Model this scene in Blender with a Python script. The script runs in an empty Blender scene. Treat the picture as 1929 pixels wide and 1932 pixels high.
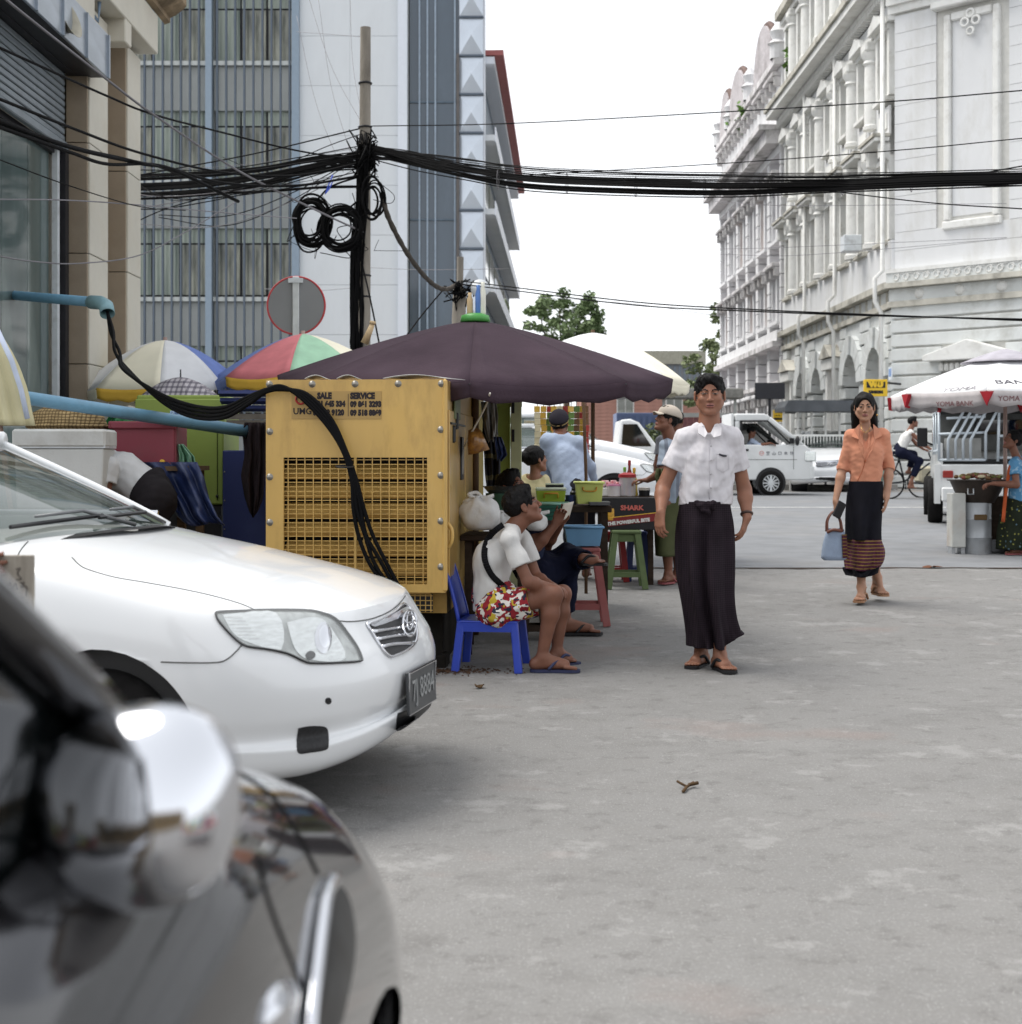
import bpy,bmesh,math,random
import numpy as np
from mathutils import Vector,Matrix
SC = bpy.context.scene
COL = SC.collection
R = math.radians
PI = math.pi
# ------------------------------------------------------------------ camera, world, sun, exposure
EYE = 1.20                       # waist-level camera, metres
cam_d = bpy.data.cameras.new('camera')
cam = bpy.data.objects.new('camera',cam_d)
COL.objects.link(cam)
cam.location = (0,0,EYE)
cam.rotation_euler = (R(90),0,0)
cam_d.sensor_fit = 'HORIZONTAL'
cam_d.sensor_width = 56.0
cam_d.lens = 80.0
cam_d.shift_y = -0.0524
cam_d.clip_start = 0.05
cam_d.clip_end = 2000
cam_d.dof.use_dof = True
cam_d.dof.focus_distance = 8.4
cam_d.dof.aperture_fstop = 8.0
SC.camera = cam
SUN_EL,SUN_AZ = 60.0,-72.0     # high hazy sun to the left
world = bpy.data.worlds.new('World')
SC.world = world
world.use_nodes = True
wn = world.node_tree.nodes
wl = world.node_tree.links
bg = wn['Background']
sky = wn.new('ShaderNodeTexSky')
sky.sky_type = 'NISHITA'
sky.sun_disc = False
sky.sun_elevation = R(SUN_EL)
sky.sun_rotation = R(SUN_AZ)
sky.air_density = 1.0
sky.dust_density = 1.0
sky.ozone_density = 1.0
hs = wn.new('ShaderNodeHueSaturation')      # overcast: the same sky with its blue washed out
hs.inputs['Saturation'].default_value = 0.12
wl.new(sky.outputs['Color'],hs.inputs['Color'])
cl = wn.new('ShaderNodeMixRGB')              # an even veil of high cloud over it
cl.inputs['Fac'].default_value = 0.5
wl.new(hs.outputs['Color'],cl.inputs['Color1'])
cl.inputs['Color2'].default_value = (6.6,6.8,7.1,1)
wl.new(cl.outputs['Color'],bg.inputs['Color'])
bg.inputs['Strength'].default_value = 0.118
sun_d = bpy.data.lights.new('sun','SUN')
sun = bpy.data.objects.new('sun',sun_d)
COL.objects.link(sun)
sun_d.energy = 2.0
sun_d.angle = R(38)
sun_d.color = (1.0,0.96,0.9)
_a,_e = R(SUN_AZ),R(SUN_EL)
sdir = Vector((math.sin(_a)*math.cos(_e),math.cos(_a)*math.cos(_e),math.sin(_e)))
sun.rotation_euler = (-sdir).to_track_quat('-Z','Y').to_euler()
SC.view_settings.view_transform = 'Standard'
SC.view_settings.look = 'None'
SC.view_settings.gamma = 1.0
SC.view_settings.use_curve_mapping = False
SC.view_settings.exposure = 0.94
SC.render.engine = 'CYCLES'
SC.cycles.use_denoising = True
SC.cycles.max_bounces = 8
SC.cycles.transparent_max_bounces = 12
SC.cycles.caustics_reflective = False
SC.cycles.caustics_refractive = False
SC.cycles.sample_clamp_indirect = 6.0
# ------------------------------------------------------------------ measuring helpers
FPX,CXP,HZP = 2755.0,964.5,865.0       # focal length, centre and horizon of the measured photo
_GY = [0,8.0,11.3,14.0,21.0,32.0,42.0,2000.0]
_GZ = [0,0.0,0.085,0.15,0.27,0.385,0.44,0.44]
def gz(y): return float(np.interp(y,_GY,_GZ))
def P(X,Y,D):
 "a point seen at X, Y of the measured photo and D metres away"
 return Vector(((X-CXP)/FPX*D,D,EYE+(HZP-Y)/FPX*D))
def GD(Y):
 "distance of the ground point seen at row Y"
 d = 5.0
 for _ in range(60): d = 0.5*d+0.5*(EYE-gz(d))*FPX/(Y-HZP)
 return d
def GP(X,Y):
 d = GD(Y)
 return Vector(((X-CXP)/FPX*d,d,gz(d)))
# ------------------------------------------------------------------ scene-graph helpers
WM = {}                                     # world matrix of every object made here
def _link(o,parent,local):
 COL.objects.link(o)
 if parent is not None:
  o.parent = parent
  o.matrix_local = local
  WM[o.name] = WM[parent.name] @ local
 else:
  o.matrix_basis = local
  WM[o.name] = local.copy()
 return o
def tag(o,label=None,cat=None,group=None,kind=None):
 if label: o['label'] = label
 if cat: o['category'] = cat
 if group: o['group'] = group
 if kind: o['kind'] = kind
 return o
def thing(name,label,cat,loc=(0,0,0),rz=0.0,group=None,rx=0.0,ry=0.0):
 o = bpy.data.objects.new(name,None)
 o.empty_display_size = 0.1
 m = Matrix.Translation(Vector(loc)) @ Matrix.Rotation(rz,4,'Z') @ Matrix.Rotation(ry,4,'Y') @ Matrix.Rotation(rx,4,'X')
 _link(o,None,m)
 return tag(o,label,cat,group)
def inv(parent): return WM[parent.name].inverted()
def children(o): return [c for c in COL.objects if c.parent == o]
KIDS = {}
def kidmap():
 KIDS.clear()
 for c in COL.objects:
  if c.parent: KIDS.setdefault(c.parent.name,[]).append(c)
def dup(root,loc,rz=0.0,label=None,group=None,scale=1.0):
 "copy of a thing with copies of its parts and their sub-parts"
 kidmap()
 def cp(o,par):
  c = o.copy(); COL.objects.link(c)
  if par is not None:
   c.parent = par
   c.matrix_parent_inverse = o.matrix_parent_inverse.copy()
   c.matrix_basis = o.matrix_basis.copy()
   WM[c.name] = WM[par.name] @ c.matrix_basis
  return c
 r = cp(root,None)
 m = Matrix.Translation(Vector(loc)) @ Matrix.Rotation(rz,4,'Z') @ Matrix.Scale(scale,4)
 r.matrix_basis = m; WM[r.name] = m
 if label: r['label'] = label
 if group: r['group'] = group
 for ch in KIDS.get(root.name,[]):
  c = cp(ch,r)
  for g in KIDS.get(ch.name,[]): cp(g,c)
 return r
class MB:
 "collects shapes; build() links them as one mesh object"
 def __init__(s): s.v = []; s.f = []; s.m = []
 def add(s,vs,fs,m=0):
  b = len(s.v)
  s.v.extend([tuple(v) for v in vs])
  s.f.extend([tuple(i+b for i in f) for f in fs])
  s.m.extend([m]*len(fs))
  return s
 def box(s,c,size,rz=0.0,m=0,M=None):
  hx,hy,hz = size[0]/2,size[1]/2,size[2]/2
  vs = [Vector((x*hx,y*hy,z*hz)) for z in (-1,1) for y in (-1,1) for x in (-1,1)]
  T = Matrix.Translation(Vector(c)) @ Matrix.Rotation(rz,4,'Z')
  if M is not None: T = M @ T
  return s.add([T @ v for v in vs],[(0,2,3,1),(4,5,7,6),(0,1,5,4),(2,6,7,3),(0,4,6,2),(1,3,7,5)],m)
 def beam(s,a,b,w,h=None,m=0,up=(0,0,1)):
  "square bar from a to b"
  a,b = Vector(a),Vector(b); h = h or w
  d = (b-a); L = d.length; d.normalize()
  u = Vector(up)
  if abs(d.dot(u)) > .98: u = Vector((0,1,0))
  x = d.cross(u).normalized(); y = x.cross(d)
  vs = []
  for p in (a,b):
   for i,j in ((-1,-1),(1,-1),(1,1),(-1,1)): vs.append(p+x*i*w/2+y*j*h/2)
  return s.add(vs,[(3,2,1,0),(4,5,6,7),(0,1,5,4),(1,2,6,5),(2,3,7,6),(3,0,4,7)],m)
 def tube(s,pts,r,n=8,cap=True,m=0,closed=False):
  pts = [Vector(p) for p in pts]; N = len(pts)
  rs = r if isinstance(r,(list,tuple)) else [r]*N
  vs = []; ref = None
  for i,p in enumerate(pts):
   if closed: t = pts[(i+1) % N]-pts[i-1]
   else: t = pts[min(i+1,N-1)]-pts[max(i-1,0)]
   if t.length < 1e-9: t = Vector((0,0,1))
   t.normalize()
   if ref is None:
    ref = Vector((0,0,1)) if abs(t.z) < .9 else Vector((1,0,0))
   x = (ref-t*ref.dot(t))
   if x.length < 1e-6: x = t.orthogonal()
   x.normalize(); y = t.cross(x); ref = x
   for k in range(n):
    a = 2*PI*k/n
    vs.append(p+(x*math.cos(a)+y*math.sin(a))*rs[i])
  fs = []
  for i in range(N if closed else N-1):
   for k in range(n):
    a,b = i*n+k,i*n+(k+1) % n
    c,d = ((i+1) % N)*n+(k+1) % n,((i+1) % N)*n+k
    fs.append((a,b,c,d))
  if cap and not closed:
   fs.append(tuple(range(n-1,-1,-1))); fs.append(tuple((N-1)*n+k for k in range(n)))
  return s.add(vs,fs,m)
 def lathe(s,prof,c=(0,0,0),n=20,M=None,m=0,cap=True,sx=1.0,sy=1.0):
  c = Vector(c); vs = []; T = M or Matrix.Identity(4)
  for r,z in prof:
   for k in range(n):
    a = 2*PI*k/n
    vs.append(T @ (c+Vector((r*sx*math.cos(a),r*sy*math.sin(a),z))))
  fs = []
  for i in range(len(prof)-1):
   for k in range(n):
    fs.append((i*n+k,i*n+(k+1) % n,(i+1)*n+(k+1) % n,(i+1)*n+k))
  if cap:
   fs.append(tuple(range(n-1,-1,-1))); fs.append(tuple((len(prof)-1)*n+k for k in range(n)))
  return s.add(vs,fs,m)
 def prism(s,poly,y0,y1,M=None,m=0):
  "polygon given in x, z (counter-clockwise seen from -y), extruded from y0 to y1"
  T = M or Matrix.Identity(4); n = len(poly)
  vs = [T @ Vector((x,y0,z)) for x,z in poly]+[T @ Vector((x,y1,z)) for x,z in poly]
  fs = [tuple(range(n)),tuple(range(2*n-1,n-1,-1))]
  for i in range(n):
   j = (i+1) % n
   fs.append((j,i,n+i,n+j))
  return s.add(vs,fs,m)
 def grid(s,fn,nu,nv,cu=False,m=0,flip=False):
  vs = [fn(i/(nu if cu else nu-1),j/(nv-1)) for j in range(nv) for i in range(nu)]
  fs = []
  for j in range(nv-1):
   for i in range(nu if cu else nu-1):
    a,b = j*nu+i,j*nu+(i+1) % nu
    q = (a,b,b+nu,a+nu)
    fs.append(q[::-1] if flip else q)
  return s.add(vs,fs,m)
 def ball(s,c,r,n=12,k=8,M=None,m=0):
  r = r if isinstance(r,(tuple,list)) else (r,r,r)
  T = M or Matrix.Identity(4); c = Vector(c)
  def fn(u,v):
   a,b = 2*PI*u,PI*(v-.5)
   b = max(min(b,PI/2-.02),-PI/2+.02)
   return T @ (c+Vector((r[0]*math.cos(a)*math.cos(b),r[1]*math.sin(a)*math.cos(b),r[2]*math.sin(b))))
  return s.grid(fn,n,k,cu=True,m=m)
 def build(s,name,mat,parent=None,smooth=False,world=False,bevel=0.0,seg=2,auto=None,sub=0,mats=None,solid=0.0):
  vs = s.v
  if world and parent is not None:
   I = inv(parent); vs = [I @ Vector(v) for v in vs]
  me = bpy.data.meshes.new(name)
  me.from_pydata([tuple(v) for v in vs],[],s.f)
  for mm in (mats or [mat]): me.materials.append(mm)
  if mats: me.polygons.foreach_set('material_index',s.m)
  if smooth: me.polygons.foreach_set('use_smooth',[True]*len(me.polygons))
  me.update()
  o = bpy.data.objects.new(name,me)
  _link(o,parent,Matrix.Identity(4))
  finish(o,bevel,seg,auto,sub,solid)
  return o
def finish(o,bevel=0.0,seg=2,auto=None,sub=0,solid=0.0):
 if solid:
  md = o.modifiers.new('solid','SOLIDIFY'); md.thickness = solid; md.offset = 0
 if bevel:
  md = o.modifiers.new('bevel','BEVEL'); md.width = bevel; md.segments = seg; md.limit_method = 'ANGLE'; md.angle_limit = R(40)
  md.harden_normals = False
 if sub:
  md = o.modifiers.new('sub','SUBSURF'); md.levels = sub; md.render_levels = sub
 if auto is not None:
  o.data.polygons.foreach_set('use_smooth',[True]*len(o.data.polygons))
  try: o.data.set_sharp_from_angle(angle=R(auto))
  except Exception: pass
 return o
_BOX = {}
def boxm(size,mat,bevel):
 key = (round(size[0],4),round(size[1],4),round(size[2],4),mat.name,bevel)
 if key not in _BOX:
  bm = bmesh.new()
  bmesh.ops.create_cube(bm,size=1.0)
  bmesh.ops.scale(bm,vec=size,verts=bm.verts)
  if bevel:
   bmesh.ops.bevel(bm,geom=list(bm.edges),offset=bevel,segments=1,affect='EDGES',profile=0.5)
  me = bpy.data.meshes.new('box'); bm.to_mesh(me); bm.free(); me.materials.append(mat)
  _BOX[key] = me
 return _BOX[key]
def bx(name,parent,mat,c,size,rz=0.0,bevel=0.0,F=None,rot=None):
 "a box-shaped piece as an object of its own; alike pieces share mesh data"
 o = bpy.data.objects.new(name,boxm(size,mat,bevel))
 m = Matrix.Translation(Vector(c))
 if rot is not None: m = m @ rot.to_4x4()
 elif rz: m = m @ Matrix.Rotation(rz,4,'Z')
 if F is not None: m = F @ m
 return _link(o,parent,m)
def inst(name,me,parent,m):
 return _link(bpy.data.objects.new(name,me),parent,m)
def text_mesh(txt,size,extrude=0.002,bold=0.0,sx=1.0,align='CENTER'):
 cu = bpy.data.curves.new('txt','FONT')
 cu.body = txt; cu.size = size; cu.extrude = extrude; cu.align_x = align; cu.align_y = 'CENTER'
 cu.offset = bold; cu.resolution_u = 2
 o = bpy.data.objects.new('txt',cu); COL.objects.link(o)
 bpy.context.view_layer.update()
 dg = bpy.context.evaluated_depsgraph_get()
 me = bpy.data.meshes.new_from_object(o.evaluated_get(dg))
 bpy.data.objects.remove(o); bpy.data.curves.remove(cu)
 if sx != 1.0: me.transform(Matrix.Diagonal((sx,1,1,1)))
 return me
def lettering(name,txt,size,mat,parent,M,bold=0.0,sx=1.0,ext=0.0015,align='CENTER'):
 me = text_mesh(txt,size,ext,bold,sx,align); me.materials.clear(); me.materials.append(mat)
 return inst(name,me,parent,M)
# ------------------------------------------------------------------ materials
def lin(h):
 h = h.lstrip('#'); c = [int(h[i:i+2],16)/255 for i in (0,2,4)]
 return tuple(x/12.92 if x <= .04045 else ((x+.055)/1.055) ** 2.4 for x in c)
_MAT = {}
def mat(name,col,rough=.6,metal=0.0,var=.12,scale=8.0,bump=0.0,bscale=60.0,spec=.5,col2=None,dirt=None,dirtamt=.5,
  dscale=3.0,coat=0.0,trans=0.0,alpha=1.0,stretch=(1,1,1),sss=0.0,emis=None,estr=0,sheen=0.0,gen=False,ior=1.45):
 if name in _MAT: return _MAT[name]
 m = bpy.data.materials.new(name); m.use_nodes = True
 nt = m.node_tree; N = nt.nodes; L = nt.links; b = N['Principled BSDF']
 col = lin(col) if isinstance(col,str) else col
 b.inputs['Roughness'].default_value = rough
 b.inputs['Metallic'].default_value = metal
 b.inputs['Specular IOR Level'].default_value = spec if rough < .7 or spec != .5 else .15
 b.inputs['Coat Weight'].default_value = coat
 b.inputs['Coat Roughness'].default_value = .04
 b.inputs['Transmission Weight'].default_value = trans
 b.inputs['Alpha'].default_value = alpha
 b.inputs['IOR'].default_value = ior
 if sheen: b.inputs['Sheen Weight'].default_value = sheen
 if sss:
  b.inputs['Subsurface Weight'].default_value = sss
  b.inputs['Subsurface Radius'].default_value = (.012,.005,.003)
  b.inputs['Subsurface Scale'].default_value = 1.0
 if emis:
  b.inputs['Emission Color'].default_value = (*lin(emis),1); b.inputs['Emission Strength'].default_value = estr
 tc = N.new('ShaderNodeTexCoord'); mp = N.new('ShaderNodeMapping')
 mp.inputs['Scale'].default_value = stretch
 L.new(tc.outputs['Generated' if gen else 'Object'],mp.inputs['Vector'])
 nz = N.new('ShaderNodeTexNoise'); nz.inputs['Scale'].default_value = scale; nz.inputs['Detail'].default_value = 5
 L.new(mp.outputs['Vector'],nz.inputs['Vector'])
 c2 = lin(col2) if isinstance(col2,str) else (col2 or tuple(min(1,c*(1+var)) for c in col))
 c1 = tuple(c*(1-var) for c in col) if not col2 else col
 rp = N.new('ShaderNodeValToRGB')
 rp.color_ramp.elements[0].position = .32; rp.color_ramp.elements[1].position = .68
 rp.color_ramp.elements[0].color = (*c1,1); rp.color_ramp.elements[1].color = (*c2,1)
 L.new(nz.outputs['Fac'],rp.inputs['Fac'])
 out = rp.outputs['Color']
 if dirt:
  n2 = N.new('ShaderNodeTexNoise'); n2.inputs['Scale'].default_value = dscale; n2.inputs['Detail'].default_value = 8
  n2.inputs['Roughness'].default_value = .65
  L.new(mp.outputs['Vector'],n2.inputs['Vector'])
  r2 = N.new('ShaderNodeValToRGB'); r2.color_ramp.elements[0].position = .5; r2.color_ramp.elements[1].position = .75
  r2.color_ramp.elements[0].color = (0,0,0,1); r2.color_ramp.elements[1].color = (dirtamt,)*3+(1,)
  L.new(n2.outputs['Fac'],r2.inputs['Fac'])
  mx = N.new('ShaderNodeMixRGB'); L.new(r2.outputs['Color'],mx.inputs['Fac'])
  L.new(out,mx.inputs['Color1']); mx.inputs['Color2'].default_value = (*lin(dirt),1)
  out = mx.outputs['Color']
 L.new(out,b.inputs['Base Color'])
 if bump:
  n3 = N.new('ShaderNodeTexNoise'); n3.inputs['Scale'].default_value = bscale; n3.inputs['Detail'].default_value = 4
  L.new(mp.outputs['Vector'],n3.inputs['Vector'])
  bp = N.new('ShaderNodeBump'); bp.inputs['Strength'].default_value = bump; bp.inputs['Distance'].default_value = .01
  L.new(n3.outputs['Fac'],bp.inputs['Height']); L.new(bp.outputs['Normal'],b.inputs['Normal'])
 m['_out'] = 0
 _MAT[name] = m
 return m
def base_socket(m):
 b = m.node_tree.nodes['Principled BSDF']
 return b.inputs['Base Color'].links[0].from_socket,b
def overlay(m,kind,col,coord='Object',scale=(1,1,1),thr=.5,**k):
 "lays a printed pattern (checks, dots, stripes) over a material's colour"
 nt = m.node_tree; N = nt.nodes; L = nt.links
 src,b = base_socket(m)
 tc = N.new('ShaderNodeTexCoord'); mp = N.new('ShaderNodeMapping'); mp.inputs['Scale'].default_value = scale
 L.new(tc.outputs[coord],mp.inputs['Vector'])
 if kind == 'dots':
  t = N.new('ShaderNodeTexVoronoi'); t.inputs['Scale'].default_value = k.get('s',60); t.inputs['Randomness'].default_value = k.get('rnd',.0)
  L.new(mp.outputs['Vector'],t.inputs['Vector']); o = t.outputs['Distance']; op = 'LESS_THAN'
 elif kind == 'stripes':
  t = N.new('ShaderNodeTexWave'); t.bands_direction = k.get('dir','Z'); t.inputs['Scale'].default_value = k.get('s',20)
  t.inputs['Distortion'].default_value = k.get('dist',0)
  L.new(mp.outputs['Vector'],t.inputs['Vector']); o = t.outputs['Fac']; op = 'GREATER_THAN'
 else:
  t = N.new('ShaderNodeTexNoise'); t.inputs['Scale'].default_value = k.get('s',20); t.inputs['Detail'].default_value = k.get('det',2)
  L.new(mp.outputs['Vector'],t.inputs['Vector']); o = t.outputs['Fac']; op = 'GREATER_THAN'
 cm = N.new('ShaderNodeMath'); cm.operation = op; cm.inputs[1].default_value = thr; L.new(o,cm.inputs[0])
 am = N.new('ShaderNodeMath'); am.operation = 'MULTIPLY'; am.inputs[1].default_value = k.get('amt',1.0); L.new(cm.outputs[0],am.inputs[0])
 mx = N.new('ShaderNodeMixRGB'); L.new(am.outputs[0],mx.inputs['Fac']); L.new(src,mx.inputs['Color1'])
 mx.inputs['Color2'].default_value = (*lin(col),1)
 L.new(mx.outputs['Color'],b.inputs['Base Color'])
 return m
# ================================================================== the ground
def make_ground():
 m = bpy.data.materials.new('concrete_paving'); m.use_nodes = True
 nt = m.node_tree; N = nt.nodes; L = nt.links; b = N['Principled BSDF']
 b.inputs['Roughness'].default_value = .85
 tc = N.new('ShaderNodeTexCoord')
 def noise_(scale,det=5,rough=.55,vec=None):
  n = N.new('ShaderNodeTexNoise'); n.inputs['Scale'].default_value = scale; n.inputs['Detail'].default_value = det
  n.inputs['Roughness'].default_value = rough
  L.new(vec or tc.outputs['Object'],n.inputs['Vector']); return n.outputs['Fac']
 def ramp(f,p0,c0,p1,c1):
  r = N.new('ShaderNodeValToRGB'); e = r.color_ramp.elements
  e[0].position = p0; e[0].color = (*c0,1); e[1].position = p1; e[1].color = (*c1,1)
  L.new(f,r.inputs['Fac']); return r.outputs['Color']
 def mix(f,a,c,blend='MIX'):
  x = N.new('ShaderNodeMixRGB'); x.blend_type = blend
  if isinstance(f,float): x.inputs['Fac'].default_value = f
  else: L.new(f,x.inputs['Fac'])
  for s_,v in ((x.inputs['Color1'],a),(x.inputs['Color2'],c)):
   if isinstance(v,tuple): s_.default_value = (*v,1)
   else: L.new(v,s_)
  return x.outputs['Color']
 st0 = N.new('ShaderNodeMapping'); st0.inputs['Scale'].default_value = (1,1,1); L.new(tc.outputs['Object'],st0.inputs['Vector'])
 base = ramp(noise_(.9,7,.6),.3,(.185,.182,.177),.7,(.235,.23,.223))
 base = mix(ramp(noise_(5,8,.7),.42,(0,0,0),.75,(.6,.6,.6)),base,(.165,.158,.15))
 base = mix(ramp(noise_(9,9,.72,st0.outputs['Vector']),.54,(0,0,0),.62,(.7,.7,.7)),base,(.12,.115,.11))
 base = mix(ramp(noise_(3.1,9,.7,st0.outputs['Vector']),.57,(0,0,0),.62,(.6,.6,.6)),base,(.33,.325,.318))
 st = N.new('ShaderNodeMapping'); st.inputs['Scale'].default_value = (.9,1.1,1); L.new(tc.outputs['Object'],st.inputs['Vector'])
 base = mix(ramp(noise_(1.7,9,.72,st.outputs['Vector']),.54,(0,0,0),.68,(.75,.75,.75)),base,(.115,.11,.105))
 base = mix(ramp(noise_(.8,4,.6,st.outputs['Vector']),.58,(0,0,0),.66,(.5,.5,.5)),base,(.24,.18,.16))
 base = mix(ramp(noise_(210,3,.6),.3,(.62,.62,.62),.7,(0,0,0)),base,(.13,.128,.124))
 base = mix(ramp(noise_(75,4,.7),.52,(0,0,0),.72,(.5,.5,.5)),base,(.31,.305,.298))
 # aggregate: pale and dark chips of stone
 for sc,thr,colr,amt in ((95,.2,(.42,.42,.41),.5),(150,.2,(.1,.1,.1),.5),(60,.11,(.46,.46,.45),.6)):
  v = N.new('ShaderNodeTexVoronoi'); v.inputs['Scale'].default_value = sc
  L.new(tc.outputs['Object'],v.inputs['Vector'])
  c = N.new('ShaderNodeMath'); c.operation = 'LESS_THAN'; c.inputs[1].default_value = thr; L.new(v.outputs['Distance'],c.inputs[0])
  k = N.new('ShaderNodeMath'); k.operation = 'GREATER_THAN'; k.inputs[1].default_value = .62
  sp = N.new('ShaderNodeSeparateColor'); L.new(v.outputs['Color'],sp.inputs[0]); L.new(sp.outputs[0],k.inputs[0])
  q = N.new('ShaderNodeMath'); q.operation = 'MULTIPLY'; L.new(c.outputs[0],q.inputs[0]); L.new(k.outputs[0],q.inputs[1])
  w = N.new('ShaderNodeMath'); w.operation = 'MULTIPLY'; L.new(q.outputs[0],w.inputs[0]); w.inputs[1].default_value = amt
  base = mix(w.outputs[0],base,colr)
 L.new(base,b.inputs['Base Color'])
 bp = N.new('ShaderNodeBump'); bp.inputs['Strength'].default_value = .5; bp.inputs['Distance'].default_value = .006
 L.new(noise_(110,4),bp.inputs['Height']); L.new(bp.outputs['Normal'],b.inputs['Normal'])
 ys = [-40,-10,0,4,6,7,8,9,10,11.3,12.5,14,16,18,21,24,28,32,36,42,60,100,300,900]
 xs = [-600,-100,-30,-12,-6,-3,0,3,6,12,30,100,600]
 mb = MB(); nx = len(xs)
 mb.add([(x,y,gz(y)) for y in ys for x in xs],
   [(j*nx+i,j*nx+i+1,(j+1)*nx+i+1,(j+1)*nx+i) for j in range(len(ys)-1) for i in range(nx-1)])
 o = mb.build('ground',m); o['kind'] = 'structure'
 return m
M_GROUND = make_ground()
M_ASPH = mat('asphalt','#7d7f82',.9,var=.1,scale=3,bump=.4,bscale=120,dirt='#8f8b86',dirtamt=.4,dscale=.6)
# cross street as its own sheet just above the paving
ys = [14.0,16,18,21,24,28,32,34.5]
mb = MB()
for i in range(len(ys)-1):
 a,b_ = ys[i],ys[i+1]
 mb.add([(-120,a,gz(a)+.004),(120,a,gz(a)+.004),(120,b_,gz(b_)+.004),(-120,b_,gz(b_)+.004)],[(0,1,2,3)])
mb.build('road',M_ASPH)['kind'] = 'structure'
mb = MB(); random.seed(4)
mb.add([(x,26.0+dy,gz(26)+.008+(.0001*dy)) for x,dy in ((-100,-.09),(100,-.09),(100,.09),(-100,.09))],[(0,1,2,3)])
mb.build('road_marking',mat('road_paint','#d8d8d6',.7,var=.15,scale=6,dirt='#8a8a8a',dirtamt=.9,dscale=4))['kind'] = 'structure'
# the ragged seam and shallow gutter where the lane meets the street
mb = MB(); n = 160; x0,x1 = -2.0,12.0
top = []; bot = []
for i in range(n):
 x = x0+(x1-x0)*i/(n-1); w = .02+.035*random.random()
 c = 13.95+.03*math.sin(i*.21)+.02*math.sin(i*.9)
 top.append((x,c+w,gz(c)+.006)); bot.append((x,c-w,gz(c)+.006))
mb.add(bot+top,[(i,i+1,n+i+1,n+i) for i in range(n-1)])
mb.build('road_crack',mat('crack_dirt','#4d433d',.95,var=.4,scale=12))['kind'] = 'structure'
mb = MB()
for yk,xa,xb in ((36.4,3.0,9.6),(39.2,-60,-.9)):
 mb.box(((xa+xb)/2,yk+.0,gz(yk)+.03),(xb-xa,.3,.22))
mb.build('kerb',mat('kerb_stone','#8c8a86',.85,bump=.3))['kind'] = 'structure'
# ================================================================== left shop building
M_CREAM = mat('cream_stone','#cbc7bb',.75,var=.05,scale=3,bump=.15,bscale=50,dirt='#a39883',dirtamt=.35,dscale=1.6)
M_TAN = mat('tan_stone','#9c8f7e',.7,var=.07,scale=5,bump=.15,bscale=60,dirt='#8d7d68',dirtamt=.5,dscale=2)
M_ZINC = mat('zinc_sheet','#9aa2ab',.32,.75,var=.12,scale=2,stretch=(1,1,4),bump=.08,bscale=4)
M_SHUT = mat('shutter_grey','#7c858c',.45,.3,var=.1,scale=4,dirt='#5c5a55',dirtamt=.4)
M_DARKM = mat('dark_metal','#26262a',.5,.4,var=.2)
M_WHITEP = mat('white_metal_paint','#cfd4d8',.4,var=.06,dirt='#6b655e',dirtamt=.5,dscale=6)
M_SHOPGL = mat('dusty_shop_glass','#5e6d6c',.08,0,var=.35,scale=1.2,stretch=(1,1,.35),coat=.3,dirt='#93a09b',dirtamt=.6,dscale=1.2)
LB = thing('shop_building','cream and tan stone shop building with a grey roller shutter and zinc canopy','building',(-4.0,12.0,0))
mb = MB()
mb.box((-6.3,12.2,4.3),(4.0,7.18,8.6)); mb.build('wall',M_CREAM,LB,world=True)
def wbx(name,par,m,c,size,**k):
 "world-placed box part"
 return bx(name,par,m,inv(par) @ Vector(c),size,**k)
# rear wall of the shop front and plain stretch nearer the camera
wbx('side_wall',LB,M_CREAM,(-4.22,9.6,4.3),(.12,2.0,8.6))
for (ya,yb,nm) in ((13.87,14.5,0),(15.25,15.78,1)):
 z0 = 0.05
 for k,z1 in enumerate((.95,2.0,3.05,4.1,5.42)):
  h = z1-z0-.008
  cx = -4.1
  o = wbx('column_stone',LB,M_CREAM,(cx+.002*(k % 2),(ya+yb)/2,z0+h/2+.1),(.195,yb-ya-.006,h),bevel=.006)
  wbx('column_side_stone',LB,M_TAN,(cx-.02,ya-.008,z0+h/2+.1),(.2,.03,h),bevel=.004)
  z0 = z1
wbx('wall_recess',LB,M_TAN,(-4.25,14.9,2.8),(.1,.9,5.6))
# lintel, cornice and upper wall
wbx('lintel',LB,M_CREAM,(-4.03,14.85,5.78),(.42,1.9,.42),bevel=.01)
wbx('lintel_bracket',LB,M_CREAM,(-4.0,14.62,5.46),(.34,.24,.24),bevel=.01)
prof = [(-.0,0),(.06,.02),(.06,.07),(.12,.1),(.2,.16),(.24,.2),(.24,.27),(0,.3)]
mb = MB(); mb.prism([(x,z) for x,z in prof],0,7.4,M=Matrix.Translation((-3.83,8.75,6.0)))
mb.build('cornice',mat('stained_cornice','#8b7a63',.85,var=.25,scale=3,dirt='#2e2a26',dirtamt=.9,dscale=2.5),LB,world=True)
wbx('upper_wall',LB,M_CREAM,(-4.1,12.2,7.5),(.5,7.2,2.4))
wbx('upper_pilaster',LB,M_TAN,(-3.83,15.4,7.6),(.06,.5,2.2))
wbx('fascia_wall',LB,M_CREAM,(-4.1,12.3,5.63),(.3,3.1,.72))
# zinc canopy: sheets side by side with raised seams
for k in range(8):
 y0 = 13.9-.7*(k+1)
 wbx('canopy_sheet',LB,M_ZINC,(-3.85,y0+.35,5.02),(.03,.69,.4),bevel=.006)
 wbx('canopy_seam',LB,M_ZINC,(-3.83,y0+.7-.012,5.02),(.03,.03,.41))
wbx('canopy_soffit',LB,M_DARKM,(-4.03,11.1,4.835),(.33,5.6,.02))
wbx('canopy_top',LB,M_ZINC,(-4.03,11.1,5.225),(.39,5.6,.02))
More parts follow.
